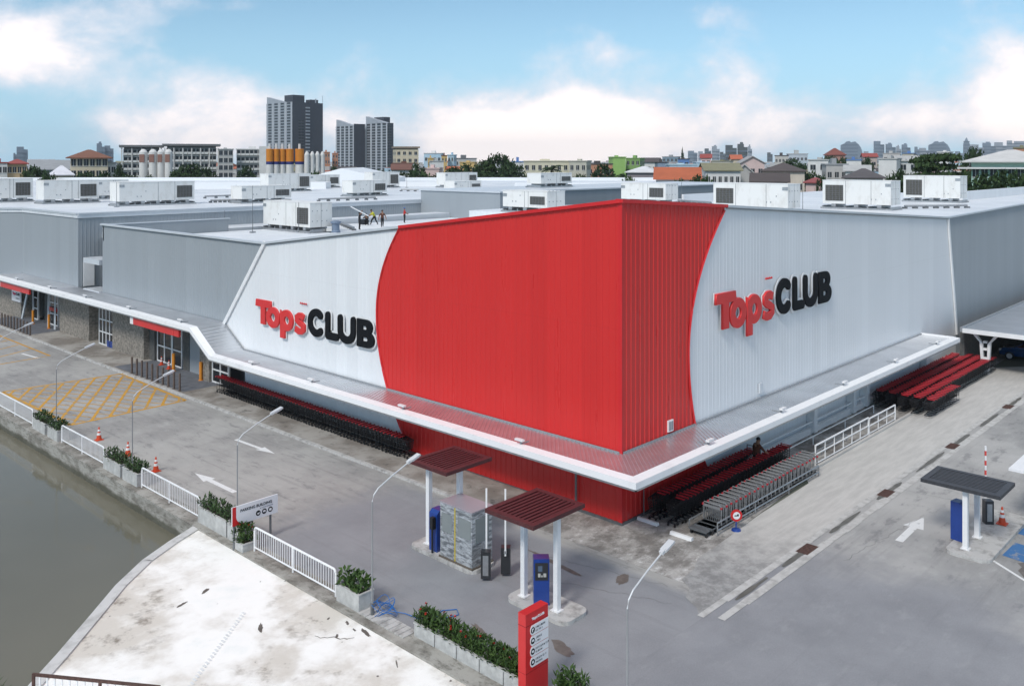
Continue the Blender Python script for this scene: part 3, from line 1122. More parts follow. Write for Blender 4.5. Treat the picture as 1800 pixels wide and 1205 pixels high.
# ground floor of the left front: pebble-dash piers, doors, windows
pb = MB()
for y0, y1 in ((34.3, 35.6), (44.2, 49.8), (54.4, 60.8)):
    pb.bx(-.05, 1.6, y0, y1, .1, 4.15)
pb.bx(.9, 1.6, 49.8, 54.4, .1, 4.15)
pb.split('pebble_wall', M['pebble'], store)
MB().bx(1.6, 1.9, 31.5, 60.8, .1, 4.15).bx(.55, 1.6, 35.6, 38.2, .1, 4.15).split('back_wall', M['grey_clad'], store)
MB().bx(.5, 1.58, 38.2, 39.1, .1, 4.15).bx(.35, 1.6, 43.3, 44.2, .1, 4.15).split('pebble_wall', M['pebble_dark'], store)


def door(parent, y0, y1, z0, z1, nv, nh, x=.3, name='door'):
    d_ = MB().bx(x + .05, x + .09, y0 + .05, y1 - .05, z0 + .05, z1 - .05).build(name, M['glass'], parent)
    f_ = MB()
    for i_ in range(nv + 1):
        yy = y0 + (y1 - y0 - .09) * i_ / nv
        f_.bx(x, x + .14, yy, yy + .09, z0, z1)
    for i_ in range(nh + 1):
        zc = z0 + (z1 - z0 - .09) * i_ / nh
        for j_ in range(nv):
            ya, yb_ = y0 + (y1 - y0 - .09) * j_ / nv + .09, y0 + (y1 - y0 - .09) * (j_ + 1) / nv
            f_.bx(x + .01, x + .13, ya, yb_, zc, zc + .09)
    f_.build('frame', M['white'], d_)
    return d_


door(store, 50.0, 52.8, .12, 3.2, 4, 3, .1)
door(store, 39.3, 40.8, .12, 3.6, 1, 3, .5, 'window')
door(store, 40.85, 43.2, .12, 3.6, 2, 3, .5, 'window')
door(store, 32.0, 34.2, .12, 2.7, 2, 3, .1, 'window')
bd = MB().bx(-2.35, -2.2, 34.0, 40.8, 3.50, 4.10)
bd.build('red_fascia', M['red_clad'], store)
MB().bx(-2.36, -2.2, 40.8, 41.3, 3.5, 4.10).build('white_fascia', M['white'], store)
MB().bx(.1, .5, 49.82, 51.2, .1, .6).build('door_box', M['blue'], store)

# the neighbouring wing --------------------------------------------------
wing = thing('warehouse_wing', 'long grey ribbed metal hall with a white roof beside the store', 'hall', (0, 56.8, 0))
corr('grey_cladding', 'x', 0, samples(0, 13.3), lambda s: [(4.2, 10.62)], M['grey_clad'], wing, .014)
corr('grey_cladding', 'y', 0, samples(0, 44), lambda s: [(0, 10.6)], M['grey_clad'], wing, .014)
MB().add([(0, 13.3, 4.2), (-1.6, 14.9, 4.2), (-1.6, 14.9, 10.6), (0, 13.3, 10.6), (-1.6, 60, 4.2), (-1.6, 60, 10.6)], [(0, 1, 2, 3), (1, 4, 5, 2)]).build('grey_cladding', M['grey_clad'], wing, fix=False)
wr = MB()
far = [at_depth(p_, 212) for p_ in (1180, 900, 470, 0, -200)]
poly = [(-.1, -.1), (44.2, -.1), (47, 0), (110, 0)] + [(x_, y_ - 56.8) for x_, y_ in far] + [(-1.7, 120), (-1.7, 14.9), (-.1, 13.3)]
wr.prism(poly, 10.2, 10.48)
wr.build('roof', M['roof'], wing)
cp = MB()
cp.bar((0, 0, 10.56), (44, 0, 10.56), .34, .14).bar((0, 0, 10.56), (0, 13.4, 10.56), .34, .14).bar((0, 13.3, 10.56), (-1.7, 15, 10.56), .34, .14).bar((-1.7, 15, 10.56), (-1.7, 100, 10.56), .34, .14)
cp.split('parapet_cap', M['cap'], wing)
p4 = MB()
for i in range(4):
    (xa, ya), (xb, yb_) = far[i], far[i + 1]
    p4.bar((xa, ya - 56.8, 10.85), (xb, yb_ - 56.8, 10.85), .3, .75)
p4.split('parapet_wall', M['white_clad'], wing)
# gable roofed monitor on the far part of the roof
gx, gy = at_depth(600, 176)
gm = MB()
e1, e2 = Vector((RB, RA, 0)), Vector((-RA, RB, 0))
c_ = Vector((gx, gy - 56.8, 0))
la, lb = c_ + e2 * 9.0, c_ - e2 * 9.5
gm.add([tuple(la + Vector((0, 0, 10.4))), tuple(lb + Vector((0, 0, 10.4))), tuple(lb + Vector((0, 0, 11.6))), tuple(c_ + Vector((0, 0, 13.7))), tuple(la + Vector((0, 0, 11.2)))] +
       [tuple(v_ + e1 * 26 + Vector((0, 0, h_))) for v_, h_ in ((la, 10.4), (lb, 10.4), (lb, 11.6), (c_, 13.7), (la, 11.2))],
       [(0, 1, 2, 3, 4), (5, 9, 8, 7, 6), (0, 4, 9, 5), (4, 3, 8, 9), (3, 2, 7, 8), (2, 1, 6, 7)])
gm.build('roof_monitor', M['white_clad'], wing)
lowr = MB()
for px_, d_, w_, dp_, z1 in ((420, 150, 30, 4, 11.6), (700, 165, 26, 3, 11.3), (1020, 150, 22, 3, 11.5)):
    x_, y_ = at_depth(px_, d_)
    lowr.bar((x_ - e2.x * w_ / 2, y_ - 56.8 - e2.y * w_ / 2, (10.48 + z1) / 2), (x_ + e2.x * w_ / 2, y_ - 56.8 + e2.y * w_ / 2, (10.48 + z1) / 2), dp_, z1 - 10.48)
lowr.split('roof_upstand', M['white_clad'], wing)
# ground floor of the wing
pw = MB().bx(-.05, 1.2, 13.7, 40, .1, 4.2)
pw.build('pebble_wall', M['pebble'], wing)
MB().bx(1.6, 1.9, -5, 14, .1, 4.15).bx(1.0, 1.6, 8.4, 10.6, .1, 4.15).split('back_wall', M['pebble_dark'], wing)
for y0, y1 in ((11.2, 12.6), (6.2, 8.2)):
    door(wing, y0, y1, .12, 3.2, 1, 3, .6, 'window')
sl = MB().bar((-.1, 13.2, .1), (.3, 12.4, 3.6), .14, .16).bar((-.1, 10.2, .1), (.3, 11.6, 3.6), .14, .16).bar((-.1, 6.6, .1), (.3, 7.6, 3.6), .14, .16).bar((-.1, 5.0, .1), (.3, 6.0, 3.6), .14, .16)
sl.split('slanted_post', M['cap'], wing)
MB().bx(-2.35, -2.2, 4.6, 12.0, 3.5, 4.1).build('red_fascia', M['red_clad'], wing)
MB().bx(-2.36, -2.2, 12.0, 12.5, 3.5, 4.1).build('white_fascia', M['white'], wing)
MB().bx(.45, .6, 6.3, 8.1, 1.45, 1.75).build('door_banner', M['red_clad'], wing)
# dark recess between the two buildings with its small door
MB().bx(5, 5.2, -5.0, 0, 0, 9).build('recess_wall', M['grey_clad'], wing)
MB().bx(.4, 1.3, -.12, -.05, 4.4, 6.5).build('recess_door', M['white'], wing)
MB().bx(-.2, 1.2, -4.8, -1.6, 6.6, 7.0).bx(-.2, 1.2, -4.8, -1.6, 4.36, 4.44).split('recess_duct', M['cap'], wing)
def on_z(px, py, z):
    a_ = (px - 900) / F
    d_ = (CAMH - z) * F / (py - HY)
    return (CX + (a_ * RA + RB) * d_, CY + (-a_ * RB + RA) * d_)



# ------------------------------------------------------------------ letters
def ribbon(path, w, cap=0):
    pts = [Vector(p) for p in path]
    L_, R_ = [], []
    n_ = len(pts)
    for i_, p in enumerate(pts):
        if i_ == 0:
            d_ = (pts[1] - p).normalized()
        elif i_ == n_ - 1:
            d_ = (p - pts[-2]).normalized()
        else:
            d_ = ((pts[i_ + 1] - p).normalized() + (p - pts[i_ - 1]).normalized()).normalized()
        s_ = Vector((-d_.y, d_.x)) * w / 2
        if 0 < i_ < n_ - 1:
            cs = d_.dot((pts[i_ + 1] - p).normalized())
            s_ = s_ / max(cs, .5)
        L_.append(p + s_)
        R_.append(p - s_)
    o_ = list(L_)
    if cap:
        d_ = (pts[-1] - pts[-2]).normalized()
        a0 = math.atan2(d_.y, d_.x)
        for k_ in range(1, 6):
            a_ = a0 + math.pi / 2 - math.pi * k_ / 6
            o_.append(pts[-1] + Vector((math.cos(a_), math.sin(a_) )) * w / 2)
    o_ += R_[::-1]
    if cap:
        d_ = (pts[0] - pts[1]).normalized()
        a0 = math.atan2(d_.y, d_.x)
        for k_ in range(1, 6):
            a_ = a0 + math.pi / 2 - math.pi * k_ / 6
            o_.append(pts[0] + Vector((math.cos(a_), math.sin(a_))) * w / 2)
    return [tuple(p) for p in o_]


def arc(cx, cy, rx, ry, a0, a1, n_=20):
    return [(cx + rx * math.cos(R(a0 + (a1 - a0) * i_ / n_)), cy + ry * math.sin(R(a0 + (a1 - a0) * i_ / n_))) for i_ in range(n_ + 1)]


def glyphs(g=0.0):
    """outlines of the eight letters; g widens every stroke (for the white backing)"""
    o_ = {}
    o_['T'] = [[(-g, 1.06 - g), (.60 - g, 1.06 - g), (.60 - g, -g), (1.14 + g, -g), (1.14 + g, 1.06 - g), (1.8 + g, 1.06 - g), (1.74 + g, 1.5 + g), (.06 - g, 1.5 + g)]]
    o_['o'] = [arc(1.98, .54, .74 + g, .64 + g, 0, 345, 30), arc(1.98, .54, .27 - g, .25 - g, 345, 0, 22)]
    a_ = arc(3.46, .54, .72 + g, .64 + g, -132, 140, 28)
    o_['p'] = [a_ + [(2.80 - g, 1.12 + g), (2.80 - g, -.56 - g), (3.30 + g, -.56 - g), (3.30 + g, -.1 - g)][:4], arc(3.50, .54, .25 - g, .25 - g, 345, 0, 22)]
    s_ = [(5.30, .90), (5.05, 1.0), (4.78, .99), (4.58, .88), (4.58, .72), (4.78, .60), (5.05, .52), (5.26, .40), (5.26, .22), (5.05, .08), (4.75, .06), (4.40, .18)]
    o_['s'] = [ribbon(s_, .36 + 2 * g)]
    o_['C'] = [ribbon(arc(6.55, .78, .62, .60, 48, 312, 26), .42 + 2 * g, 1)]
    o_['L'] = [ribbon([(7.68, 1.36), (7.68, .22)] + [(7.70, .20)] + [(8.52, .20)], .42 + 2 * g, 1)]
    o_['U'] = [ribbon([(8.86, 1.34)] + arc(9.46, .68, .60, .50, 180, 360, 16) + [(10.06, 1.34)], .42 + 2 * g, 1)]
    b_ = [(10.42 - g, -g)] + arc(11.32, .44, .62 + g, .44 + g, -90, 62, 10) + arc(11.26, 1.12, .52 + g, .40 + g, -35, 90, 10) + [(10.42 - g, 1.52 + g)]
    o_['B'] = [b_, [(10.92 + g, .34 + g), (10.92 + g, .56 - g), (11.30 - g * .5, .56 - g), (11.38 - g, .45), (11.30 - g * .5, .34 + g)], [(10.92 + g, .96 + g), (10.92 + g, 1.17 - g), (11.22 - g * .5, 1.17 - g), (11.30 - g, 1.06), (11.22 - g * .5, .96 + g)]]
    return o_


def outline_mesh(name, loops, depth, bevel, m):
    cu = bpy.data.curves.new(name, 'CURVE')
    cu.dimensions = '2D'
    cu.fill_mode = 'BOTH'
    cu.extrude = depth / 2
    cu.bevel_depth = bevel
    cu.bevel_resolution = 1
    cu.offset = -bevel if bevel else 0
    for lp in loops:
        sp_ = cu.splines.new('POLY')
        sp_.points.add(len(lp) - 1)
        for p_, (x_, y_) in zip(sp_.points, lp):
            p_.co = (x_, y_, 0, 1)
        sp_.use_cyclic_u = True
    ob = bpy.data.objects.new(name, cu)
    COL.objects.link(ob)
    bpy.context.view_layer.update()
    me = bpy.data.meshes.new_from_object(ob.evaluated_get(bpy.context.evaluated_depsgraph_get()))
    me.name = name
    me.materials.clear()
    me.materials.append(m)
    bpy.data.objects.remove(ob)
    bpy.data.curves.remove(cu)
    return me


GL, GB = glyphs(), glyphs(.10)
GB.update({k: v for k, v in glyphs(.05).items() if k in 'Tops'})
LM = {k: outline_mesh('letter_' + k.lower(), v, .09, .02, M['red_letter'] if k in 'Tops' else M['black_letter']) for k, v in GL.items()}
BK = {k: outline_mesh('letter_backing', v, .03, 0, M['white']) for k, v in GB.items()}
SW = [ribbon([(i * .28 + .02, .02), (i * .28 + .1, .15), (i * .28 + .17, .03), (i * .28 + .22, .12)], .028) for i in range(4)]
TM = outline_mesh('tiny_script', SW, .05, 0, M['red_letter'])


def wall_sign(loc, rz, sx, sz, label):
    r = thing('wall_sign', label, 'sign', loc, rz, 'raised letter signs on the store')
    for k in LM:
        o = link('letter', LM[k], r)
        o.rotation_euler = (R(90), 0, 0)
        o.scale = (sx, sz, 1)
        o.location = (0, -.15, 0)
        b_ = link('letter_backing', BK[k], r)
        b_.rotation_euler = (R(90), 0, 0)
        b_.scale = (sx, sz, 1)
        b_.location = (0, -.075 - (.0025 * list(LM).index(k)), 0)
    o = link('small_script', TM, r)
    o.rotation_euler = (R(90), 0, 0)
    o.scale = (.68, .7, 1)
    o.location = (4.75 * sx, -.08, 1.66 * sz)
    return r


# on the left face the sign runs towards -y, on the right face towards +x
wall_sign((-.06, 28.05, 4.93), R(-90), 1.0, 1.0, 'red and black raised letters TopsCLUB on the white wall left of the red corner')
wall_sign((7.1, -.06, 7.02), 0, 1.07, 1.16, 'red and black raised letters TopsCLUB on the white wall right of the red corner')


def mini_mark(parent, name, x, z, y, s, mred, mblk, ext=.01):
    """the same wordmark, small and flat, on a sign face"""
    for nm, ks, m_ in (('red_letters', 'Tops', mred), ('black_letters', 'CLUB', mblk)):
        lp = [[(x + px * s, z + pz * s) for px, pz in l_] for k in ks for l_ in GL[k]]
        me = outline_mesh(name, lp, ext, 0, m_)
        o = link(nm, me, parent)
        o.rotation_euler = (R(90), 0, 0)
        o.location = (0, y, 0)


def word(mb, x, z, w, h, y, seed, mi=0):
    """tiny print that cannot be read in the photograph: a line of letter strokes"""
    rr = random.Random(seed)
    xx = x
    while xx < x + w:
        cw = h * rr.choice((.45, .6, .6, .7))
        if rr.random() < .14:
            xx += cw
            continue
        mb.bx(xx, xx + cw * .32, y - .004, y, z, z + h, mi)
        if rr.random() < .7:
            mb.bx(xx + cw * .32, xx + cw * .8, y - .004, y, z + h * rr.choice((0, .4, .75)), z + h * rr.choice((.25, .6, 1.0)) if False else z + h * .25 + h * rr.choice((0, .4, .72)), mi)
        xx += cw + h * .18


# totem at the bottom of the picture
tt = thing('totem_sign', 'tall red totem sign with four white direction panels between the hedge planters', 'sign', (-11.35, -5.3, 0))
MB().bx(-.47, .47, -.14, .14, .0, 2.5).build('pillar', M['sign_red'], tt)
MB().bx(-.475, .475, -.145, .145, 2.16, 2.175).bx(-.476, .476, -.146, .146, .86, .868).build('seam', plain(.25, .01, .012), tt)
for i in range(4):
    zt = 2.13 - i * .295
    lp = [(-.20, zt - .275), (.468, zt - .275), (.468, zt), (-.20, zt)] + [(-.20 - .09 * math.sin(a_), zt - .1375 + .1375 * math.cos(a_)) for a_ in [math.pi * k / 8 for k in range(1, 8)]]
    pm = MB()
    k = len(lp)
    pm.add([(x_, -.155, z_) for x_, z_ in lp] + [(x_, -.142, z_) for x_, z_ in lp], [tuple(range(k)), tuple(range(2 * k - 1, k - 1, -1))] + [(j, (j + 1) % k, k + (j + 1) % k, k + j) for j in range(k)])
    p_ = pm.build('panel', M['sign_white'], tt)
    ic = MB()
    ic.add([(-.19 + .085 * math.cos(a_), -.158, zt - .1375 + .085 * math.sin(a_)) for a_ in [2 * math.pi * j / 18 for j in range(18)]], [tuple(range(18))], 0)
    sh = ([(-.04, -.045), (.0, -.045), (.0, .0), (.04, .02), (.03, .05), (-.04, .05)], [(-.05, -.02), (.05, -.02), (.05, .02), (.02, .045), (-.02, .045), (-.05, .02)], [(-.045, -.03), (.045, -.03), (.045, .035), (-.045, .035)], [(-.05, -.03), (.05, -.03), (.03, .04), (-.03, .04)])[i]
    ic.add([(-.19 + x_, -.161, zt - .1375 + z_) for x_, z_ in sh], [tuple(range(len(sh)))], 1)
    ic.build('icon', [M['black_letter'], M['sign_white']], p_, fix=False)
    tx = MB()
    word(tx, -.07, zt - .125, (.42, .26, .52, .44)[i], .055, -.156, i + 1)
    word(tx, -.07, zt - .215, (.28, .18, .26, .26)[i], .045, -.156, i + 11)
    tx.build('lettering', M['black_letter'], p_)
mini_mark(tt, 'totem_wordmark', -.22, 2.27, -.143, .044, M['sign_white'], M['sign_white'])

# parking sign on two legs
sg = thing('parking_sign', 'white and red parking building sign on two grey legs by the canal railing', 'sign', (-12.35, 9.4, 0))
MB().bx(0, 2.0, -.03, .03, .95, 1.68).build('board', M['sign_white'], sg)
for x_ in (.12, 1.72):
    MB().tube([(x_, .06, -.0), (x_, .06, 1.6)], .045, 8).build('leg', M['steel_dark'], sg)
lp = [(-.002, .948), (.55, .948)] + [(.50 - .34 * math.sin(a_), 1.30 - .33 * math.cos(a_)) for a_ in [math.pi / 2 * k / 8 for k in range(0, 9)]] + [(.16, 1.682), (-.002, 1.682)]
MB().add([(x_, -.036, z_) for x_, z_ in lp], [tuple(range(len(lp)))]).build('red_corner', M['sign_red'], sg, fix=False)
ic = MB()
for j in range(3):
    cx_ = 1.12 + j * .27
    ic.add([(cx_ + .105 * math.cos(a_), -.034, 1.17 + .105 * math.sin(a_)) for a_ in [2 * math.pi * q_ / 18 for q_ in range(18)]], [tuple(range(18))], 0)
    sh = ([(-.05, .03), (-.03, -.05), (.05, -.04), (.06, .05), (.0, .0)], [(-.06, -.03), (.06, -.03), (.06, .02), (.03, .05), (-.03, .05), (-.06, .02)], [(-.055, -.05), (.055, -.05), (.055, .05), (-.055, .05)])[j]
    ic.add([(cx_ + x_, -.037, 1.17 + z_) for x_, z_ in sh], [tuple(range(len(sh)))], 1)
ic.build('icon', [M['black_letter'], M['sign_white']], sg, fix=False)


def text_mesh(body, size, ext, m):
    cu = bpy.data.curves.new('text', 'FONT')
    cu.body = body
    cu.size = size
    cu.extrude = ext
    cu.offset = size * .012
    ob = bpy.data.objects.new('text', cu)
    COL.objects.link(ob)
    bpy.context.view_layer.update()
    me = bpy.data.meshes.new_from_object(ob.evaluated_get(bpy.context.evaluated_depsgraph_get()))
    bpy.data.objects.remove(ob)
    bpy.data.curves.remove(cu)
    me.materials.clear()
    me.materials.append(m)
    return me


o = link('lettering', text_mesh('PARKING BUILDING', .155, .004, M['black_letter']), sg)
o.rotation_euler = (R(90), 0, 0)
o.location = (.34, -.035, 1.42)
tx = MB()
word(tx, 1.2, 1.315, .58, .05, -.033, 40)
tx.build('small_lettering', plain(.12, .14, .22), sg)

# small sign on the wall far left
ws = thing('wall_board', 'small white sign board with pink and black letters on the pebble-dash wall', 'sign', (-.1, 72.5, 1.6), R(-90))
MB().bx(-.1, 2.3, -.09, .02, 0, 1.25).build('board', M['sign_white'], ws)
mini_mark(ws, 'board_wordmark', .15, .62, -.1, .165, plain(.62, .05, .12), M['black_letter'])
tx = MB()
word(tx, 1.1, .25, 1.0, .12, -.095, 77)
tx.build('small_lettering', M['black_letter'], ws)

# ------------------------------------------------------------------ gutter lights
FLB = MB().bx(-.22, .22, -.03, .13, .18, .26, 0).bx(-.16, .16, -.032, .0, .19, .25, 1)
fl_me = FLB.mesh('lamp_head', [M['white'], M['sign_white']])
fa_me = MB().bx(-.04, .04, .10, .18, 0, .2).bar((0, .14, .03), (0, .62, .03), .05, .04).mesh('arm', M['cap_grey'])


def floodlight(loc, rz, label):
    r = thing('floodlight', label, 'floodlight', loc, rz, 'floodlights along the canopy gutter')
    link('lamp_head', fl_me, r)
    link('arm', fa_me, r)


def on_plane_x(px, x, z=None):
    a_ = (px - 900) / F
    t_ = (x - CX) / (a_ * RA + RB)
    return CY + (-a_ * RB + RA) * t_


def on_plane_y(px, y):
    a_ = (px - 900) / F
    t_ = (y - CY) / (-a_ * RB + RA)
    return CX + (a_ * RA + RB) * t_


for px, lb in ((545, 'white floodlight on the low gutter just under the letters CLUB'), (440, 'white floodlight at the left end of the low canopy gutter'), (705, 'white floodlight on the gutter below the left edge of the red panel'), (912, 'white floodlight on the gutter in front of the red panel, nearest the corner')):
    floodlight((-2.3, on_plane_x(px, -2.3), 3.02), R(-90), lb)
for px, lb in ((315, 'floodlight on the high gutter above the right red fascia'), (225, 'floodlight on the high gutter above the pebble-dash pier'), (148, 'floodlight on the high gutter below the dark recess'), (86, 'floodlight on the high gutter above the slanted posts'), (28, 'floodlight on the high gutter at the far left end')):
    floodlight((-2.3, on_plane_x(px, -2.3), 4.42), R(-90), lb)
for px, lb in ((1250, 'floodlight on the right gutter nearest the red corner'), (1378, 'floodlight on the right gutter below the red letters'), (1487, 'floodlight on the right gutter below the middle of the white wall'), (1577, 'floodlight on the right gutter above the start of the far carts'), (1650, 'floodlight at the far end of the right gutter')):
    floodlight((on_plane_y(px, -2.3), -2.3, 3.02), 0, lb)

# ------------------------------------------------------------------ street lamps on the quay
pole_me = MB().tube([(0, 0, 0), (0, 0, 3.75)], .030, 8, 0, .024).mesh('pole', plain(.27, .275, .28, .6))
base_me = MB().bx(-.14, .14, -.14, .14, 0, .03).tube([(0, 0, .02), (0, 0, .4)], .06, 8).mesh('base_plate', M['steel_dark'])
arm_me = MB().tube([(0, 0, 3.74), (.06, 0, 3.95), (.25, 0, 4.13), (.9, 0, 4.42), (1.65, 0, 4.70)], .022, 8).mesh('arm', M['lamp'])
head_me = MB().bar((1.6, 0, 4.70), (2.02, 0, 4.83), .19, .06).bar((1.5, 0, 4.66), (1.66, 0, 4.72), .12, .09).mesh('lamp_head', M['lamp'])
lens_me = MB().bar((1.7, 0, 4.685), (1.98, 0, 4.774), .14, .03).mesh('lens', M['sign_white'])
for i, (y_, lb) in enumerate(((-8.8, 'grey street lamp whose arm reaches over the stained store corner'), (1.5, 'grey street lamp by the blue cable reaching towards the first toll roof'), (10.1, 'grey street lamp behind the parking sign reaching over the white arrow'), (19.6, 'grey street lamp beside the planters reaching over the yellow box'), (29.0, 'grey street lamp between railing and planters at the far side of the yellow box'), (38.5, 'grey street lamp farthest off, beside the far row of posts'))):
    r = thing('street_lamp', lb, 'street lamp', (-11.72, y_, .05), 0, 'street lamps along the canal')
    for nm, me in (('pole', pole_me), ('base_plate', base_me), ('arm', arm_me), ('lamp_head', head_me)):
        o = link(nm, me, r)
        if nm == 'lamp_head':
            link('lens', lens_me, o)

# ------------------------------------------------------------------ canal railings
def railing(y0, y1, label, x=-11.78, z0=.05, rust=False, rz=0):
    L_ = y1 - y0
    r = thing('railing', label, 'railing', (x, y0, z0), 0, 'white railings along the canal')
    h, c = .92, .14
    fr = MB().tube([(0, .04, 0), (0, .04, h - c)] + [(0, .04 + c - c * math.cos(a_), h - c + c * math.sin(a_)) for a_ in (R(30), R(60), R(90))] + [(0, L_ - .04 - c + c * math.sin(a_), h - c + c * math.cos(a_)) for a_ in (0, R(30), R(60), R(90))] + [(0, L_ - .04, 0)], .04, 8)
    fr.build('frame', M['white_metal'], r, smooth=False)
    MB().tube([(0, .04, .14), (0, L_ - .04, .14)], .03, 6).build('bottom_rail', M['white_metal'], r)
    k = max(1, round(L_ / 2.9))
    for j in range(1, k):
        MB().tube([(0, L_ * j / k, 0), (0, L_ * j / k, h)], .035, 6).build('post', M['white_metal'], r)
    nb = int(L_ / .15)
    bal = MB().tube([(0, 0, .14), (0, 0, h - .02)], .013, 5).mesh('baluster', M['white_metal'])
    for j in range(1, nb):
        link('baluster', bal, r, (0, L_ * j / nb, 0))


railing(32.3, 38.2, 'white railing farthest left along the canal beside the yellow box')
railing(22.6, 28.1, 'white railing between the two pairs of planters opposite the yellow box')
railing(13.0, 18.5, 'white railing on the quay in front of the white arrow')
railing(3.4, 8.75, 'white railing between the parking sign and the planter with the blue cable')
for k_, (y0, y1) in enumerate(((39.5, 45.5), (48, 54))):
    railing(y0, y1, ('white railing just beyond the left picture edge', 'white railing second beyond the left picture edge')[k_])
# rusty railing at the near end of the bridge
pA, pB = on_z(57, 1184, .88), on_z(290, 1207, .88)
rr_ = thing('rusty_railing', 'white railing with rust on the near edge of the bleached bridge', 'railing', (pA[0], pA[1], -.02), math.atan2(pB[1] - pA[1], pB[0] - pA[0]))
MB().bx(0, 3.8, -.03, .03, .86, .93).bx(0, .07, -.03, .03, 0, .86).bx(2.0, 2.07, -.03, .03, 0, .86).build('frame', M['rust'], rr_)
bal = MB().bx(-.02, .02, -.015, .015, .05, .86).mesh('baluster', M['white_metal'])
for j in range(1, 17):
    if j != 9:
        link('baluster', bal, rr_, (j * .225, 0, 0))
MB().bx(.08, 1.98, -.02, .02, .08, .13).bx(2.09, 3.8, -.02, .02, .08, .13).build('bottom_rail', M['white_metal'], rr_)

# ------------------------------------------------------------------ planters
def leaf_tuft(mb, n_, rx, ry, h, lw, ll, seed, flowers=0, z0=0.0):
    rr = random.Random(seed)
    for _ in range(n_):
        x_, y_ = rr.uniform(-rx, rx), rr.uniform(-ry, ry)
        z_ = z0 + rr.uniform(.02, h) * (1 - .35 * (abs(x_) / rx) ** 2)
        a_ = rr.uniform(0, 2 * math.pi)
        el = rr.uniform(.15, 1.25)
        d_ = Vector((math.cos(a_) * math.cos(el), math.sin(a_) * math.cos(el), math.sin(el)))
        s_ = d_.cross(Vector((0, 0, 1))).normalized() * lw * rr.uniform(.6, 1.1)
        l_ = ll * rr.uniform(.6, 1.2)
        p = Vector((x_, y_, z_))
        up_ = s_.cross(d_) * .6
        mb.add([p, p + d_ * l_ * .5 + s_ + up_, p + d_ * l_, p + d_ * l_ * .5 - s_ + up_], [(0, 1, 2), (0, 2, 3)], 0)
    for _ in range(flowers):
        c = Vector((rr.uniform(-rx, rx), rr.uniform(-ry, ry), z0 + h * rr.uniform(.8, 1.12)))
        for k in range(7):
            d_ = Vector((rr.uniform(-1, 1), rr.uniform(-1, 1), rr.uniform(-.3, 1))).normalized() * .045
            s_ = d_.cross(Vector((.3, .5, .8))).normalized() * .03
            mb.add([c + d_ + s_, c + d_ - s_, c - d_ * .2 - s_, c - d_ * .2 + s_], [(0, 1, 2, 3)], 1)
    return mb


def planter(y0, y1, label, plabel, h=.55, hp=.48, w=.62, x=-11.62, n_=260, fl=0, lf='leaf_plant', group='concrete planters on the quay', seed=1, pw=.045, plen=.24):
    L_ = y1 - y0
    r = thing('planter', label, 'planter', (x, (y0 + y1) / 2, .05), 0, group)
    b_ = MB()
    hw, hl, t_ = w / 2, L_ / 2, .06
    b_.bx(-hw, hw, -hl, -hl + t_, 0, h).bx(-hw, hw, hl - t_, hl, 0, h).bx(-hw, -hw + t_, -hl + t_, hl - t_, 0, h - .002).bx(hw - t_, hw, -hl + t_, hl - t_, 0, h - .002).bx(-hw + .01, hw - .01, -hl + .01, hl - .01, .02, .06)
    b_.build('tub', M['planter'], r)
    MB().bx(-hw - .02, -hw + t_ + .012, -hl - .02, hl + .02, h, h + .04).bx(hw - t_ - .012, hw + .02, -hl - .02, hl + .02, h, h + .04).bx(-hw + t_ + .012, hw - t_ - .012, -hl - .02, -hl + t_, h, h + .038).bx(-hw + t_ + .012, hw - t_ - .012, hl - t_, hl + .02, h, h + .038).build('rim', M['planter'], r)
    MB().bx(-hw + t_, hw - t_, -hl + t_, hl - t_, h - .12, h - .06).build('soil', M['soil'], r)
    pl_ = thing('shrub', plabel, 'plant', (x, (y0 + y1) / 2, .05 + h - .06), 0, 'shrubs in the quay planters')
    mb = leaf_tuft(MB(), n_, hw * 1.05, hl * 1.0, hp, pw, plen, seed, fl)
    mb.build('foliage', [M[lf], M['flower']], pl_, fix=False)
    st = MB()
    rr = random.Random(seed + 50)
    for _ in range(9):
        x_, y_ = rr.uniform(-hw * .6, hw * .6), rr.uniform(-hl * .8, hl * .8)
        st.tube([(x_, y_, -.02), (x_ + rr.uniform(-.08, .08), y_ + rr.uniform(-.08, .08), hp * .8)], .009, 4)
    st.build('stems', M['bark'], pl_)


planter(30.1, 31.95, 'concrete planter beside the yellow box, the farther of its pair', 'grey green shrub in the farther planter beside the yellow box', seed=21)
planter(28.3, 29.7, 'concrete planter beside the yellow box, the nearer of its pair', 'grey green shrub in the nearer planter beside the yellow box', seed=22)
planter(20.45, 22.4, 'concrete planter by the traffic cones, the farther of its pair', 'leafy green shrub in the farther planter by the cones', seed=23)
planter(18.65, 20.2, 'concrete planter by the traffic cones, the nearer of its pair', 'leafy green shrub in the nearer planter by the cones', seed=24)
planter(10.6, 12.9, 'long concrete planter left of the parking sign', 'tall grey green shrub left of the parking sign', h=.62, seed=25, n_=330)
planter(9.65, 10.5, 'weathered concrete planter right behind the parking sign', 'dark leafy shrub right behind the parking sign', h=.6, hp=.55, seed=26, n_=200)
planter(8.85, 9.55, 'low concrete planter at the foot of the parking sign', 'dark green shrub with a red flower at the foot of the parking sign', h=.28, hp=.7, seed=27, fl=3, lf='leaf_bright', n_=240, x=-11.9)
planter(1.95, 3.2, 'square concrete planter beside the blue cable', 'bright broad leaved shrub in the planter beside the blue cable', seed=28, lf='leaf_bright', n_=120, pw=.09, plen=.26, hp=.5)
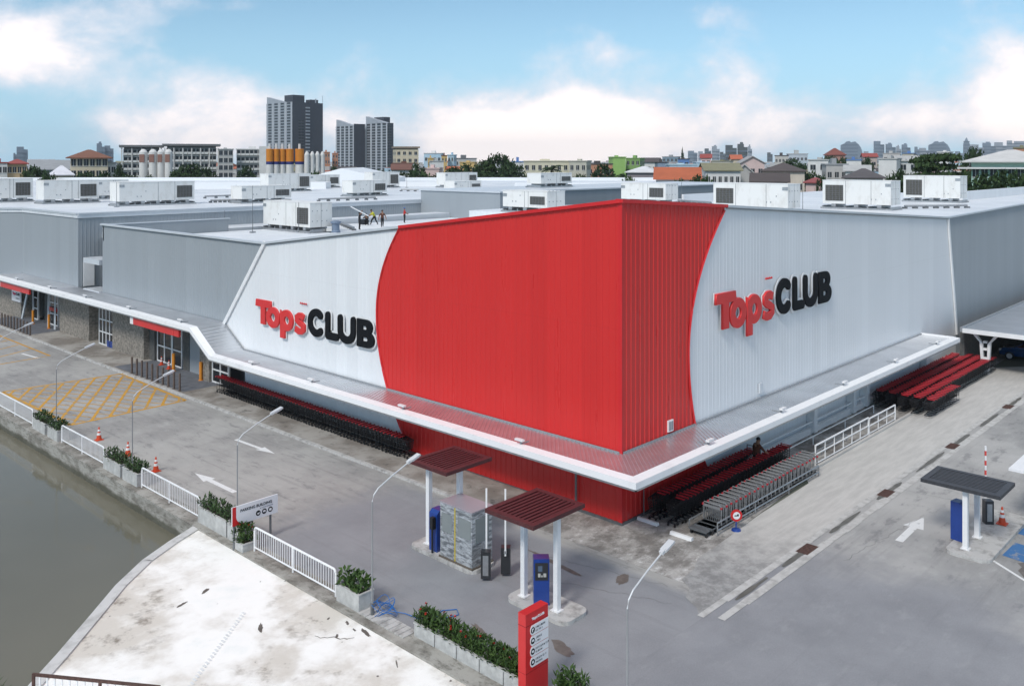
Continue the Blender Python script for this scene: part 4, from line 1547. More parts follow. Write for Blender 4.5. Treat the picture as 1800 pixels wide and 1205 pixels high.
for k, (y0, y1) in enumerate(((-1.42, -.48), (-2.4, -1.46), (-3.38, -2.44), (-4.36, -3.42), (-5.0, -4.4))):
    planter(y0, y1, ('first low trough of the flowering hedge, at its far end', 'second low trough of the flowering hedge from its far end', 'middle low trough of the flowering hedge', 'fourth low trough of the flowering hedge', 'low trough of the hedge right against the red totem')[k],
            ('red flowering hedge shrub at the far end of the troughs', 'red flowering hedge shrub, second from the far end', 'red flowering hedge shrub in the middle trough', 'red flowering hedge shrub in the fourth trough', 'dark hedge shrub right against the red totem')[k], h=.40, hp=.52, w=.55, x=-11.33, n_=430, fl=(5, 6, 5, 3, 1)[k], lf='leaf_bright', group='hedge troughs', seed=31 + k, pw=.04, plen=.2)
planter(-6.9, -6.0, 'low trough just right of the red totem', 'small bright shrub just right of the red totem', h=.40, hp=.55, w=.55, x=-11.0, n_=300, lf='leaf_bright', group='hedge troughs', seed=40)
# reed tuft in the very bottom left corner
gt_ = thing('shrub', 'bright green grassy shrub in the bottom left corner', 'plant', (-21.7, 6.4, -.8), 0)
leaf_tuft(MB(), 160, .5, .5, .7, .03, .4, 88).build('foliage', [M['leaf_bright'], M['flower']], gt_, fix=False)
# post and blue cable
cb = MB()
rr = random.Random(9)
for k in range(7):
    c0 = Vector((-11.35 + rr.uniform(-.1, .25), 1.35 + rr.uniform(-.3, .3), .12))
    rx_, ry_ = rr.uniform(.25, .5), rr.uniform(.2, .4)
    z_ = rr.uniform(.10, .45)
    cb.tube([(c0.x + rx_ * math.cos(a_), c0.y + ry_ * math.sin(a_), z_ + .12 * math.sin(a_ * 2 + k)) for a_ in [2 * math.pi * j / 16 for j in range(17)]], .011, 5)
cb.tube([(-11.2, 1.2, .12), (-10.9, .8, .06), (-10.8, .2, .05), (-10.6, -.2, .04), (-10.1, -.35, .03), (-9.7, -.5, .03), (-9.5, -.2, .03), (-9.9, .1, .03), (-10.4, -.1, .03)], .016, 5)
tag(cb.build('cable_coil', [mat('blue_cable', (.02, .14, .42), .45, 0, .1, 8)]), 'tangled blue cable lying beside the planter and street lamp', 'cable')

# ------------------------------------------------------------------ toll lanes
isl = MB()


def island(x0, x1, y0, y1, label):
    r_ = .35
    pts = []
    for cx_, cy_, a0 in ((x1 - r_, y1 - r_, 0), (x0 + r_, y1 - r_, 90), (x0 + r_, y0 + r_, 180), (x1 - r_, y0 + r_, 270)):
        pts += [(cx_ + r_ * math.cos(R(a0 + k * 22.5)), cy_ + r_ * math.sin(R(a0 + k * 22.5))) for k in range(5)]
    o = MB().prism(pts, 0, .14).build('island', [M['kerb']])
    tag(o, label, 'traffic island')


island(-7.45, -6.15, 1.15, 4.75, 'low concrete island under the first toll roof and the wrapped booth')
island(-7.95, -6.6, -3.6, -.9, 'low concrete island under the second toll roof, nearest the red totem')
island(6.3, 12.0, -12.2, -10.6, 'low concrete island under the right charcoal roof')


def shelter(x0, x1, y0, y1, z, posts, slat, slat_axis, label, nsl=9):
    r = thing('toll_shelter', label, 'shelter', ((x0 + x1) / 2, (y0 + y1) / 2, .14))
    hx_, hy_ = (x1 - x0) / 2, (y1 - y0) / 2
    z -= .14
    f = MB().bx(-hx_, hx_, -hy_, -hy_ + .22, z, z + .14).bx(-hx_, hx_, hy_ - .22, hy_, z, z + .14).bx(-hx_, -hx_ + .22, -hy_ + .22, hy_ - .22, z, z + .138).bx(hx_ - .22, hx_, -hy_ + .22, hy_ - .22, z, z + .138)
    f.bx(-hx_ + .02, hx_ - .02, -hy_ + .02, hy_ - .02, z + .02, z + .045)
    rf = f.build('roof', slat, r)
    for k in range(nsl):
        m_ = MB()
        f0 = (k + .2) / nsl
        f1 = (k + .78) / nsl
        if slat_axis == 'x':
            yy0, yy1 = -hy_ + .24 + (2 * hy_ - .48) * f0, -hy_ + .24 + (2 * hy_ - .48) * f1
            m_.bx(-hx_ + .22, hx_ - .22, yy0, yy1, z + .05, z + .125)
        else:
            xx0, xx1 = -hx_ + .24 + (2 * hx_ - .48) * f0, -hx_ + .24 + (2 * hx_ - .48) * f1
            m_.bx(xx0, xx1, -hy_ + .22, hy_ - .22, z + .05, z + .125)
        m_.build('slat', slat, rf)
    for px_, py_ in posts:
        m_ = MB().bx(px_ - r.location.x - .09, px_ - r.location.x + .09, py_ - r.location.y - .09, py_ - r.location.y + .09, 0, z)
        p_ = m_.build('post', M['white'], r)
        MB().bx(px_ - r.location.x - .16, px_ - r.location.x + .16, py_ - r.location.y - .16, py_ - r.location.y + .16, 0, .03).build('base_plate', M['white'], p_)
    return r


shelter(-7.5, -5.08, 2.5, 4.65, 3.3, ((-6.85, 4.2), (-6.25, 3.1)), M['maroon'], 'x', 'maroon slatted toll roof on white posts behind the wrapped booth')
shelter(-8.92, -6.3, -3.12, -.95, 3.3, ((-7.42, -2.83), (-7.42, -1.35)), M['maroon'], 'x', 'maroon slatted toll roof on two white posts next to the red totem')
shelter(6.6, 8.6, -12.5, -9.65, 2.42, ((6.95, -11.2), (8.4, -11.2)), M['char'], 'y', 'charcoal slatted toll roof in the right yard')


def ticket(loc, rz, label, face=True, h=1.5, s=1.0):
    r = thing('ticket_machine', label, 'ticket machine', loc, rz)
    r.scale = (s, s, 1)
    prof = [(-.24, 0), (.24, 0), (.24, h - .12), (.10, h), (-.24, h)]
    m_ = MB()
    k = len(prof)
    m_.add([(-.22, y_, z_) for y_, z_ in prof] + [(.22, y_, z_) for y_, z_ in prof], [tuple(range(k)), tuple(range(2 * k - 1, k - 1, -1))] + [(j, (j + 1) % k, k + (j + 1) % k, k + j) for j in range(k)])
    m_.build('cabinet', M['blue'], r)
    if face:
        p_ = MB().bx(-.18, .18, -.262, -.24, h * .55, h * .92).build('control_panel', M['dark_panel'], r)
        MB().bx(-.10, .02, -.266, -.262, h * .74, h * .86).build('screen', plain(.10, .14, .2, .2), p_)
        MB().bx(.05, .13, -.266, -.262, h * .62, h * .70).bx(-.10, -.03, -.266, -.262, h * .62, h * .70).bx(-.01, .03, -.266, -.262, h * .62, h * .66).build('buttons', plain(.45, .45, .42), p_)
    return r


ticket((*on_z(951, 1056, .14), .14), R(-45), 'blue ticket machine with a dark control panel under the second toll roof', h=1.55, s=1.2)
ticket((-6.98, 3.55, .14), R(90), 'blue ticket machine against the wrapped booth', False, 1.55)
ticket((7.7, -10.75, .14), R(170), 'blue ticket machine beside the white post of the right toll roof', False, 1.5)
for p_, lb in (((-7.35, 3.45), 'thin black reader post beside the first blue ticket machine'), ((-6.75, -.75), 'thin black reader post beside the barrier boxes')):
    r = thing('reader_post', lb, 'reader', (*p_, .0))
    MB().tube([(0, 0, 0), (0, 0, 1.45)], .04, 8).build('pole', M['black'], r)
    MB().bx(-.08, .08, -.10, .06, 1.05, 1.5).build('reader_head', M['black'], r)
# wrapped booth
bo = thing('wrapped_booth', 'tall booth wrapped in silver plastic film between toll roof and barriers', 'booth', (-6.82, 2.15, .14))
m_ = MB().bx(-.52, .52, -.86, .86, .0, 2.05)
m_.build('film', M['wrap'], bo)
MB().bx(-.54, .54, -.88, .88, 2.05, 2.10).build('roof', plain(.36, .33, .36, .35), bo)
MB().bx(-.528, -.52, .02, .08, .05, 2.05).build('yellow_tape', plain(.55, .42, .04), bo)
MB().bx(-.56, .56, -.9, .9, -.0, .06).build('pallet', plain(.12, .10, .08), bo)
sf = MB().bx(-.527, -.52, -.80, -.10, 1.05, 1.75).bx(-.527, -.52, .2, .75, 1.0, 1.7).bx(-.35, .35, -.868, -.86, .9, 1.8)
sf.split('window', plain(.24, .265, .265, .2), bo)


def barrier(loc, rz, label, arm_m, h=.95):
    r = thing('barrier', label, 'barrier', loc, rz, 'car park barriers')
    MB().bx(-.17, .17, -.15, .15, 0, h).build('cabinet', M['dark_panel'], r)
    MB().bx(-.10, .10, -.162, -.15, .12, h - .12).build('door_panel', M['steel'], r)
    MB().bx(-.05, .05, .15, .27, h - .16, h - .06).build('hub', M['steel'], r)
    a_ = MB()
    for k in range(12):
        a_.bx(-.03, .03, .19, .25, h - .25 + k * .2, h - .05 + k * .2 , 0 if k % 2 else 1)
    a_.build('arm', [M['white'], arm_m], r)
    return r


barrier((-7.3, .62, .10), R(-50), 'dark barrier box with raised white arm right beside the wrapped booth', M['white'])
barrier((-6.55, .35, .10), R(130), 'dark barrier box with raised white arm farther from the wrapped booth', M['white'])
barrier((10.2, -11.1, .14), R(-50), 'grey barrier box with red and white raised arm behind the right toll roof', plain(.6, .06, .05))


def cone(loc, label, s=1.0):
    r = thing('traffic_cone', label, 'traffic cone', loc, 0, 'traffic cones')
    MB().bx(-.19 * s, .19 * s, -.19 * s, .19 * s, 0, .04 * s).build('base', M['cone'], r)
    MB().lathe([(.14 * s, .04 * s), (.115 * s, .2 * s), (.085 * s, .38 * s), (.05 * s, .58 * s), (.03 * s, .7 * s)], 14).build('body', M['cone'], r)
    MB().lathe([(.105 * s, .28 * s), (.086 * s, .40 * s)], 14).lathe([(.073 * s, .48 * s), (.055 * s, .58 * s)], 14).build('band', M['cone_white'], r)


cone((10.5, -11.55, .14), 'orange traffic cone with white bands on the right toll island')
for px, py, lb in ((174, 773, 'traffic cone behind the railing nearest the yellow box'), (225, 800, 'traffic cone just behind the pair of planters'), (274, 828, 'traffic cone behind the railing nearest the white arrow')):
    cone((*on_z(px, py, 0), 0), lb)
cone((*on_z(284, 641, .1), .1), 'red traffic cone by the tall dark window, left of two', .9)
cone((*on_z(297, 648, .1), .1), 'red traffic cone by the tall dark window, right of two', .9)


def bollard_set(pts, label, m_, h, r_, name, group, cat='bollard'):
    me = MB().lathe([(r_, 0), (r_, h - .02), (r_ * .85, h)], 10).mesh('post', m_)
    mb2 = MB().lathe([(r_ * 1.6, 0), (r_ * 1.6, .02)], 10).mesh('base_plate', m_)
    for i_, p_ in enumerate(pts):
        r = thing(name, label if isinstance(label, str) else label[i_], cat, p_, 0, group)
        link('post', me, r)
        link('base_plate', mb2, r)


bollard_set([(-2.52, 33.5 + i * .79, .10) for i in range(10)], ['brown steel post of the row by the tall dark window, nearest the store corner'] + ['brown steel post in the middle of the row by the tall dark window'] * 8 + ['brown steel post of the row by the tall dark window, at its far end'], M['brown_post'], 1.15, .07, 'bollard', 'row of brown posts by the tall dark window')
bollard_set([(-2.52, 60.6 + i * .8, .10) for i in range(11)], ['brown steel post of the far left row, at its near end'] + ['brown steel post in the far left row before the slanted posts'] * 10, M['brown_post'], 1.1, .07, 'bollard', 'far left row of brown posts')
ob = [on_z(305, 652, .1), on_z(353, 668, .1), on_z(58, 569, .1), on_z(86, 577, .1)]
bollard_set([(*p_, .1) for p_ in ob], ['orange guard post between the tall window and the grey shutter', 'orange guard post right of the grey shutter', 'orange guard post by the slanted posts, left of two', 'orange guard post by the slanted posts, right of two'], M['orange'], 1.25, .11, 'guard_post', 'orange guard posts')

# ------------------------------------------------------------------ shopping carts
def cart_meshes():
    b_ = MB()
    zt0, zt1 = .90, .97            # rim height front / back
    zb = .46
    xf, xb = -.44, .36
    yf, yb = .19, .26

    def pt(f_, u_, s_):
        """f along (0 front..1 back), u up (0..1), s side"""
        x_ = xf + (xb - xf) * f_ + (.07 * (1 - f_)) * (1 - u_)
        return Vector((x_, s_ * (yf + (yb - yf) * f_ - .035 * (1 - u_)), zb + (zt0 + (zt1 - zt0) * f_ - zb) * u_))
    for u_ in (0, .22, .44, .66, .85, 1.0):
        w = .03 if u_ == 1 else .014
        for s_ in (-1, 1):
            b_.bar(pt(0, u_, s_), pt(1, u_, s_), w, w)
        b_.bar(pt(0, u_, -1), pt(0, u_, 1), w, w)
        if u_ > .6:
            b_.bar(pt(1, u_, -1), pt(1, u_, 1), w, w)
    for f_ in (0, .25, .5, .75, 1.0):
        for s_ in (-1, 1):
            b_.bar(pt(f_, 0, s_), pt(f_, 1, s_), .014, .02)
    for k in (-.6, -.2, .2, .6):
        b_.bar(pt(0, 0, k), pt(0, 1, k), .014, .014)
    b_.add([pt(0, 0, -1), pt(1, 0, -1), pt(1, 0, 1), pt(0, 0, 1)], [(0, 1, 2, 3)])
    c_ = MB()
    for s_ in (-1, 1):
        c_.tube([(-.40, .17 * s_, .14), (.38, .25 * s_, .17), (.34, .25 * s_, .44), (.36, .25 * s_, .92), (.46, .26 * s_, 1.0)], .016, 5)
    c_.bar((-.38, -.17, .15), (-.38, .17, .15), .03, .03).bar((.37, -.25, .17), (.37, .25, .17), .03, .03).bar((-.2, -.17, .43), (-.2, .17, .43), .03, .03)
    h_ = MB().tube([(.47, -.27, 1.0), (.47, .27, 1.0)], .026, 8)
    h_.bx(.44, .50, -.29, -.25, .96, 1.03).bx(.44, .50, .25, .29, .96, 1.03)
    s2 = MB().bar((.31, -.21, .965), (.31, .21, .965), .12, .03).bar((.385, -.2, .93), (.385, .2, .93), .02, .09)
    w_ = MB()
    for i_ in range(12):
        pass
    w_.tube([(0, -.02, 0), (0, .02, 0)], .065, 12)
    return {'basket': b_.mesh('basket', M['cart_black']), 'chassis': c_.mesh('chassis', M['cart_black']), 'handle': h_.mesh('handle', M['cart_red']), 'child_seat': s2.mesh('child_seat', M['cart_red']), 'wheel': w_.mesh('wheel', M['black'])}


CM = cart_meshes()


def cart_proto(label, group, wheels=True):
    r = thing('shopping_cart', label, 'shopping cart', (0, 0, 0), 0, group)
    for k in ('basket', 'chassis', 'handle', 'child_seat'):
        link(k, CM[k], r)
    if wheels:
        for x_, y_ in ((-.36, -.16), (-.36, .16), (.36, -.23), (.36, .23)):
            link('wheel', CM['wheel'], r, (x_, y_, .065))
    return r


def cart_row(p0, p1, pitch, rz, first, mid, last, group, wheels=True, z=.016):
    p0, p1 = Vector(p0), Vector(p1)
    n_ = int((p1 - p0).length / pitch) + 1
    pr_ = None
    for i_ in range(n_):
        p = p0 + (p1 - p0).normalized() * pitch * i_
        lb = first if i_ == 0 else last if i_ == n_ - 1 else mid
        j_ = (random.uniform(-.025, .025), random.uniform(-.025, .025))
        loc = (p.x + j_[0], p.y + j_[1], z)
        if pr_ is None:
            pr_ = cart_proto(lb, group, wheels)
            pr_.location = loc
            pr_.rotation_euler = (0, 0, rz)
        else:
            dup(pr_, loc, rz + random.uniform(-.05, .05), lb, group)
    return n_


random.seed(17)
nc = 0
nc += cart_row((-.85, 12.8), (-.75, 31.2), .30, R(90), 'black cart at the near end of the long row against the left wall', 'black cart nested in the long row against the left wall', 'black cart at the far end of the long row against the left wall', 'carts in the long row against the left wall', z=.10)
nc += cart_row((1.55, -.72), (9.3, -.72), .285, 0, 'black cart at the front of the row against the right wall', 'black cart with red handle nested in the row against the right wall', 'last red handled cart of the right wall row, behind the person', 'carts in the row against the right wall')
nc += cart_row((1.6, -1.62), (11.2, -1.62), .285, 0, 'black cart with red handle at the front of the row beside the grey trolleys', 'black cart with red handle nested in the row beside the grey trolleys', 'last cart with red handle in the row beside the grey trolleys', 'carts in the row beside the grey trolleys')
for k, (y_, nm, x1) in enumerate(((-.92, 'far row against the white wall', 39.3), (-1.68, 'second far row from the white wall', 39.7), (-2.42, 'third far row from the white wall', 40.0), (-3.16, 'fourth far row, beside the lane', 40.0))):
    nc += cart_row((25.0, y_), (x1, y_), .42, 0, 'red topped cart at the near end of the ' + nm, 'red topped cart in the ' + nm, 'red topped cart at the carport end of the ' + nm, 'far block of red topped carts', False)
nc += cart_row((25.0, -3.9), (29.5, -3.9), .42, 0, 'red topped cart heading the short outer far row', 'red topped cart in the short outer far row', 'red topped cart ending the short outer far row', 'far block of red topped carts', False)
print('CARTS', nc)

# grey trolleys --------------------------------------------------------------
t1 = MB().bx(-.62, .50, -.40, .40, .22, .26).bx(-.64, -.62, -.41, .41, .20, .30)
t2 = MB().tube([(.52, -.42, .20), (.52, -.42, .92), (.50, -.36, 1.0), (.50, .36, 1.0), (.52, .42, .92), (.52, .42, .20)], .022, 6)
t3 = MB()
for k in range(9):
    t3.bar((.52, -.36 + k * .09, .25), (.51, -.36 + k * .09, .86), .012, .05)
t3.bar((.51, -.40, .86), (.51, .40, .86), .05, .10)
t4 = MB().bx(.46, .55, -.46, -.40, .86, .93).bx(.46, .55, .40, .46, .86, .93)
tw = MB().tube([(0, -.03, 0), (0, .03, 0)], .10, 12).mesh('wheel', M['black'])
TMs = (('platform', t1.mesh('platform', M['steel_dark'])), ('frame', t2.mesh('frame', M['steel'])), ('back_panel', t3.mesh('back_panel', M['steel'])), ('clip', t4.mesh('clip', M['cart_red'])))
pr_ = None
for i in range(24):
    lb = 'grey flat trolley at the front of its row, platform showing' if i == 0 else 'last grey flat trolley of the row by the lane' if i == 23 else 'grey flat trolley nested in the row by the lane'
    loc = (1.75 + i * .385, -2.95 + random.uniform(-.02, .02), .016)
    if pr_ is None:
        pr_ = thing('flat_trolley', lb, 'trolley', loc, 0, 'grey flat trolleys by the lane')
        for nm, me in TMs:
            link(nm, me, pr_)
        for x_, y_ in ((-.5, -.34), (-.5, .34), (.42, -.34), (.42, .34)):
            link('wheel', tw, pr_, (x_, y_, .10))
    else:
        dup(pr_, loc, random.uniform(-.02, .02), lb)
# rails that keep the rows in place
for y_, x0, x1, zs_, lb in ((-3.50, 1.7, 11.0, (.22, .52), 'double grey guard rail along the outer side of the grey trolleys'), (-2.25, 1.6, 17.2, (.35,), 'grey guard rail between carts and grey trolleys'), (-1.2, 11.3, 23.6, (.45,), 'white guard rail on the ground behind the cart rows')):
    r = thing('guard_rail', lb, 'guard rail', (x0, y_, .01), 0, 'rails of the cart park')
    m_ = M['steel'] if y_ < -2 else M['white_metal']
    for z_ in zs_:
        MB().tube([(0, 0, z_), (x1 - x0, 0, z_)], .032, 6).build('rail', m_, r)
    k = int((x1 - x0) / 3.1)
    for j in range(k + 1):
        MB().tube([((x1 - x0) * j / k, .0, 0), ((x1 - x0) * j / k, 0, max(zs_))], .03, 6).build('post', m_, r)
hp = thing('hoop_rail', 'dark hoop rail standing at the end of the inner cart row', 'guard rail', (9.9, -.7, .01))
MB().tube([(0, -.35, 0), (0, -.35, 1.1), (0, .35, 1.1), (0, .35, 0)], .03, 6).build('hoop', M['steel_dark'], hp)
for x0, x1, h, lb in ((12.4, 19.0, .98, 'white grid railing beside the lane, nearer and taller of two'), (19.15, 22.9, .9, 'white grid railing beside the lane, farther and lower of two')):
    r = thing('grid_railing', lb, 'railing', (x0, -2.70, .01), 0, 'white grid railings beside the lane')
    L_ = x1 - x0
    MB().tube([(0, 0, 0), (0, 0, h), (L_, 0, h), (L_, 0, 0)], .045, 6).build('frame', M['white_metal'], r)
    MB().tube([(0, 0, h * .55), (L_, 0, h * .55)], .035, 6).tube([(0, 0, .08), (L_, 0, .08)], .035, 6).build('rail', M['white_metal'], r)
    k = int(L_ / 1.05)
    up = MB().tube([(0, 0, 0), (0, 0, h)], .03, 6).mesh('upright', M['white_metal'])
    for j in range(1, k):
        link('upright', up, r, (L_ * j / k, 0, 0))
# wheel stops, no entry sign
for px, py, lb in ((1139, 918, 'white wheel stop in front of the inner cart row'), (1198, 944, 'white wheel stop in front of the grey trolleys')):
    x_, y_ = on_z(px, py, 0)
    tag(MB().add([(x_ + a_, y_ + b_, z_) for b_ in (-.5, .5) for a_, z_ in ((-.1, .01), (.1, .01), (.06, .13), (-.06, .13))], [(0, 1, 2, 3), (7, 6, 5, 4), (0, 4, 5, 1), (1, 5, 6, 2), (2, 6, 7, 3), (3, 7, 4, 0)]).build('wheel_stop', [M['white']]), lb, 'wheel stop', 'white wheel stops')
ns = thing('road_sign', 'round red and white road sign on a blue foot beside the trolleys', 'road sign', (*on_z(1294, 932, 0), .01), R(-42))
MB().tube([(0, 0, 0), (0, 0, .75)], .03, 8).lathe([(.2, 0), (.18, .06), (.05, .08)], 14).build('foot', M['blue'], ns)
MB().tube([(0, -.01, .62), (0, -.05, .62)], .24, 24).build('rim', M['sign_red'], ns)
MB().tube([(0, -.051, .62), (0, -.06, .62)], .15, 20).build('face', M['sign_white'], ns)
MB().bx(-.09, .09, -.066, -.061, .60, .64).bx(.02, .09, -.066, -.061, .64, .68).build('symbol', M['black_letter'], ns)

# ------------------------------------------------------------------ carport and car
cpt = thing('carport', 'white flat carport roof on a pierced forked column at the right edge', 'carport', (38.3, -1.8, 0))
MB().bx(0, 30, -12, 0, 3.0, 3.12).build('roof', M['canopy'], cpt)
MB().bx(-.14, 0, -12, 0, 2.86, 3.16).build('fascia', M['white'], cpt)
MB().bx(-.14, 30, 0, .16, 2.9, 3.22).build('side_gutter', M['cap_grey'], cpt)
MB().bx(0, 30, -4.3, -4.22, 3.12, 3.17).bx(0, 30, -8.3, -8.22, 3.12, 3.17).build('roof_seam', M['cap_grey'], cpt)
cl_ = MB()
for s_ in (-1, 1):
    cl_.add([(.7 + a_, -1.25 + s_ * b_, z_) for a_ in (0, .3) for b_, z_ in ((.22, 0), (.10, 0), (.16, 2.1), (.70, 2.86), (.95, 2.86), (.36, 2.2))], [(0, 1, 2, 5), (5, 2, 3, 4), (6, 11, 8, 7), (11, 10, 9, 8), (0, 6, 7, 1), (1, 7, 8, 2), (2, 8, 9, 3), (3, 9, 10, 4), (4, 10, 11, 5), (5, 11, 6, 0)])
for z0, z1 in ((0, .5), (1.0, 1.15), (1.65, 1.8), (2.15, 2.3)):
    cl_.bx(.71, .99, -1.38, -1.12, z0, z1)
cl_.build('column', M['white'], cpt)
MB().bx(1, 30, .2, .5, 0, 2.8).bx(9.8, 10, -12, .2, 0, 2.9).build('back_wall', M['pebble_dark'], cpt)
car = thing('parked_car', 'dark blue hatchback parked under the white carport at the right edge', 'car', (45.9, -4.35, .0), R(-90))
# profile along local x (front at -x), width along y
prof = [(-2.0, .30), (-2.02, .62), (-1.75, .86), (-.95, .98), (-.35, 1.42), (.55, 1.50), (1.35, 1.38), (1.85, 1.0), (2.0, .85), (2.0, .32)]
wd = [.72, .78, .80, .82, .66, .64, .66, .80, .80, .76]
bm_ = MB()
k = len(prof)
bm_.add([(x_, -w_, z_) for (x_, z_), w_ in zip(prof, wd)] + [(x_, w_, z_) for (x_, z_), w_ in zip(prof, wd)], [tuple(range(k)), tuple(range(2 * k - 1, k - 1, -1))] + [(j, (j + 1) % k, k + (j + 1) % k, k + j) for j in range(k)])
me = bm_.mesh('body', [mat('car_blue_paint', (.008, .055, .17), .25, .2, .05, 2, coat=.6)])
bb_ = bmesh.new()
bb_.from_mesh(me)
bmesh.ops.bevel(bb_, geom=list(bb_.edges), offset=.05, segments=2, affect='EDGES')
bb_.to_mesh(me)
bb_.free()
link('body', me, car)
for s_ in (-1, 1):
    g_ = MB()
    g_.add([(x_, s_ * (w_ + .012), z_) for x_, w_, z_ in ((-.80, .815, 1.02), (-.28, .675, 1.38), (.50, .665, 1.44), (.52, .82, 1.02))], [(0, 1, 2, 3)])
    g_.add([(x_, s_ * (w_ + .012), z_) for x_, w_, z_ in ((.60, .82, 1.02), (.58, .665, 1.44), (1.25, .675, 1.34), (1.62, .80, 1.06))], [(0, 1, 2, 3)])
    g_.build('window', M['glass'], car, fix=False)
    MB().bx(-2.03, -1.85, s_ * .62 - .12, s_ * .62 + .12, .62, .76).build('headlight', plain(.7, .7, .7, .2), car)
    for x_ in (-1.28, 1.28):
        w_ = MB().tube([(x_, s_ * .66, .31), (x_, s_ * .85, .31)], .31, 20).build('wheel', M['black'], car)
        MB().tube([(x_, s_ * .85, .31), (x_, s_ * .87, .31)], .20, 16).build('rim', plain(.5, .5, .52, .3), w_)
wcan = thing('white_canopy', 'corner of a white ribbed canopy roof at the right picture edge', 'canopy', (10.45, -11.8, 0))
MB().bx(0, 5, -4, 0, 2.4, 2.5).build('roof', M['white'], wcan)
MB().bx(0, 5, -1.02, -1.0, 2.5, 2.53).bx(0, 5, -2.02, -2.0, 2.5, 2.53).build('seam', M['cap_grey'], wcan)
for p_ in ((4.6, -.4), (4.6, -3.6)):
    MB().bx(p_[0] - .06, p_[0] + .06, p_[1] - .06, p_[1] + .06, 0, 2.4).build('post', M['white'], wcan)

# ------------------------------------------------------------------ rooftop units
def unit(name_label, loc, rz, L_, h, gl=False, D_=2.3):
    r = thing('rooftop_unit', name_label, 'rooftop unit', loc, rz, 'air handling units on the roofs')
    b = .48
    m_ = MB().bx(-.15, L_ + .15, -.12, .02, 0, .16).bx(-.15, L_ + .15, D_ - .02, D_ + .12, 0, .16)
    k = max(3, int(L_ / 1.6))
    for j in range(k + 1):
        m_.bx(L_ * j / k - .06, L_ * j / k + .06, .02, D_ - .02, .02, .30)
    for j in range(k):
        m_.bx(L_ * (j + .5) / k - .2, L_ * (j + .5) / k + .2, 0.02, D_ - .02, .2, b)
    m_.build('base_frame', M['steel'], r)
    gw = min(1.9, L_ * .36)
    g0 = .18 if gl else L_ - gw - .18
    c_ = MB().bx(0, L_, 0, D_, b, h)
    c_.build('cabinet', M['ac'], r)
    MB().bx(-.03, L_ + .03, -.03, D_ + .03, h, h + .05).build('lid', M['ac'], r)
    s_ = MB()
    xs_ = [g0 - .12, g0 + gw + .12, L_ * .5 if not gl else L_ * .72]
    for x_ in xs_:
        if .1 < x_ < L_ - .1:
            s_.bx(x_ - .025, x_ + .025, -.012, 0, b, h)
    s_.bx(L_, L_ + .012, D_ * .5 - .02, D_ * .5 + .02, b, h)
    s_.split('panel_seam', M['ac_seam'], r)
    g_ = MB().bx(g0 + .1, g0 + gw - .1, -.03, -.005, b + .28, h - .42)
    gr = g_.build('grille', M['louvre'], r)
    f_ = MB()
    for k in range(6):
        x_ = g0 + .12 + (gw - .24) * k / 5
        f_.bx(x_ - .012, x_ + .012, -.045, -.03, b + .28, h - .42)
    for k in range(9):
        z_ = b + .28 + (h - .7 - b) * k / 8
        f_.bx(g0 + .1, g0 + gw - .1, -.040, -.031, z_ - .008, z_ + .008)
    f_.build('grille_bars', M['steel_dark'], gr)
    hd = MB().bx(L_ * .30, L_ * .30 + .06, -.03, 0, b + .5, b + .62).bx(L_ * .36, L_ * .36 + .06, -.03, 0, b + .5, b + .62)
    hx_ = L_ * .72 if gl else L_ * .22
    hd = MB().bx(hx_, hx_ + .07, -.03, 0, b + .42, b + .54).bx(hx_ + .4, hx_ + .47, -.03, 0, b + .42, b + .54).bx(hx_ + .9, hx_ + .97, -.03, 0, b + .95, b + 1.05)
    for k in range(8):
        hd.bx(L_, L_ + .02, .2 + (k % 4) * .5, .28 + (k % 4) * .5, b + .5 + (k // 4) * .9, b + .58 + (k // 4) * .9)
    hd.build('latches', M['cap_grey'], r)
    dc = MB().bx(-.01 if not gl else L_ - .5, .5 if not gl else L_ + .01, -.02, 0, h - .5, h - .22)
    dc.build('duct_hood', M['steel'], r)
    return r


def place_unit(label, pl, pr, pyb, pyt, z, orient, gl=False):
    x0, y0 = on_z(pl, pyb, z)
    d_ = (CAMH - z) * F / (pyb - HY)
    h = min(max((pyb - pyt) * d_ / F, 1.6), 3.0)
    if orient == 'x':
        L_ = on_plane_y(pr, y0) - x0
        rz = 0
    else:
        L_ = y0 - on_plane_x(pr, x0)
        rz = R(-90)
    L_ = min(max(L_, 3.2), 8.0)
    unit(label, (x0, y0, z), rz, L_, h, gl)


ZA, ZB = 10.48, 10.60
place_unit('white rooftop unit cut by the left picture edge', -25, 58, 357, 315, ZA, 'x')
place_unit('long white rooftop unit below the white silos, left of its neighbour', 77, 174, 359, 318, ZA, 'x')
place_unit('white rooftop unit half hidden behind the long left one', 172, 226, 351, 317, ZA, 'x')
place_unit('long white rooftop unit with its grille above the grey parapet', 210, 352, 363, 321, ZA, 'x')
place_unit('stained white rooftop unit left of the largest one', 425, 512, 358, 328, ZA, 'x')
place_unit('largest white rooftop unit, at the edge of the store roof', 463, 545, 402, 353, 8.74, 'y')
place_unit('white rooftop unit in front of the orange silos', 472, 546, 338, 306, ZA, 'x')
place_unit('white rooftop unit in front of the roof gable', 546, 597, 331, 308, ZA, 'x')
place_unit('white rooftop unit above the roof workers', 620, 680, 346, 318, ZA, 'x')
place_unit('white rooftop unit partly behind the one above the workers', 655, 702, 331, 303, ZA, 'x')
place_unit('white rooftop unit in front of the dark trees, nearer of two', 799, 846, 338, 319, ZA, 'x')
place_unit('white rooftop unit in front of the dark trees, farther of two', 783, 839, 330, 304, ZA, 'x')
place_unit('white rooftop unit just behind the red parapet left of its peak', 884, 962, 372, 335, ZB, 'y')
place_unit('small white rooftop unit below the palm', 951, 1005, 330, 305, 11.82, 'x')
place_unit('white rooftop unit right behind the red peak', 1092, 1170, 357, 322, ZB, 'y')
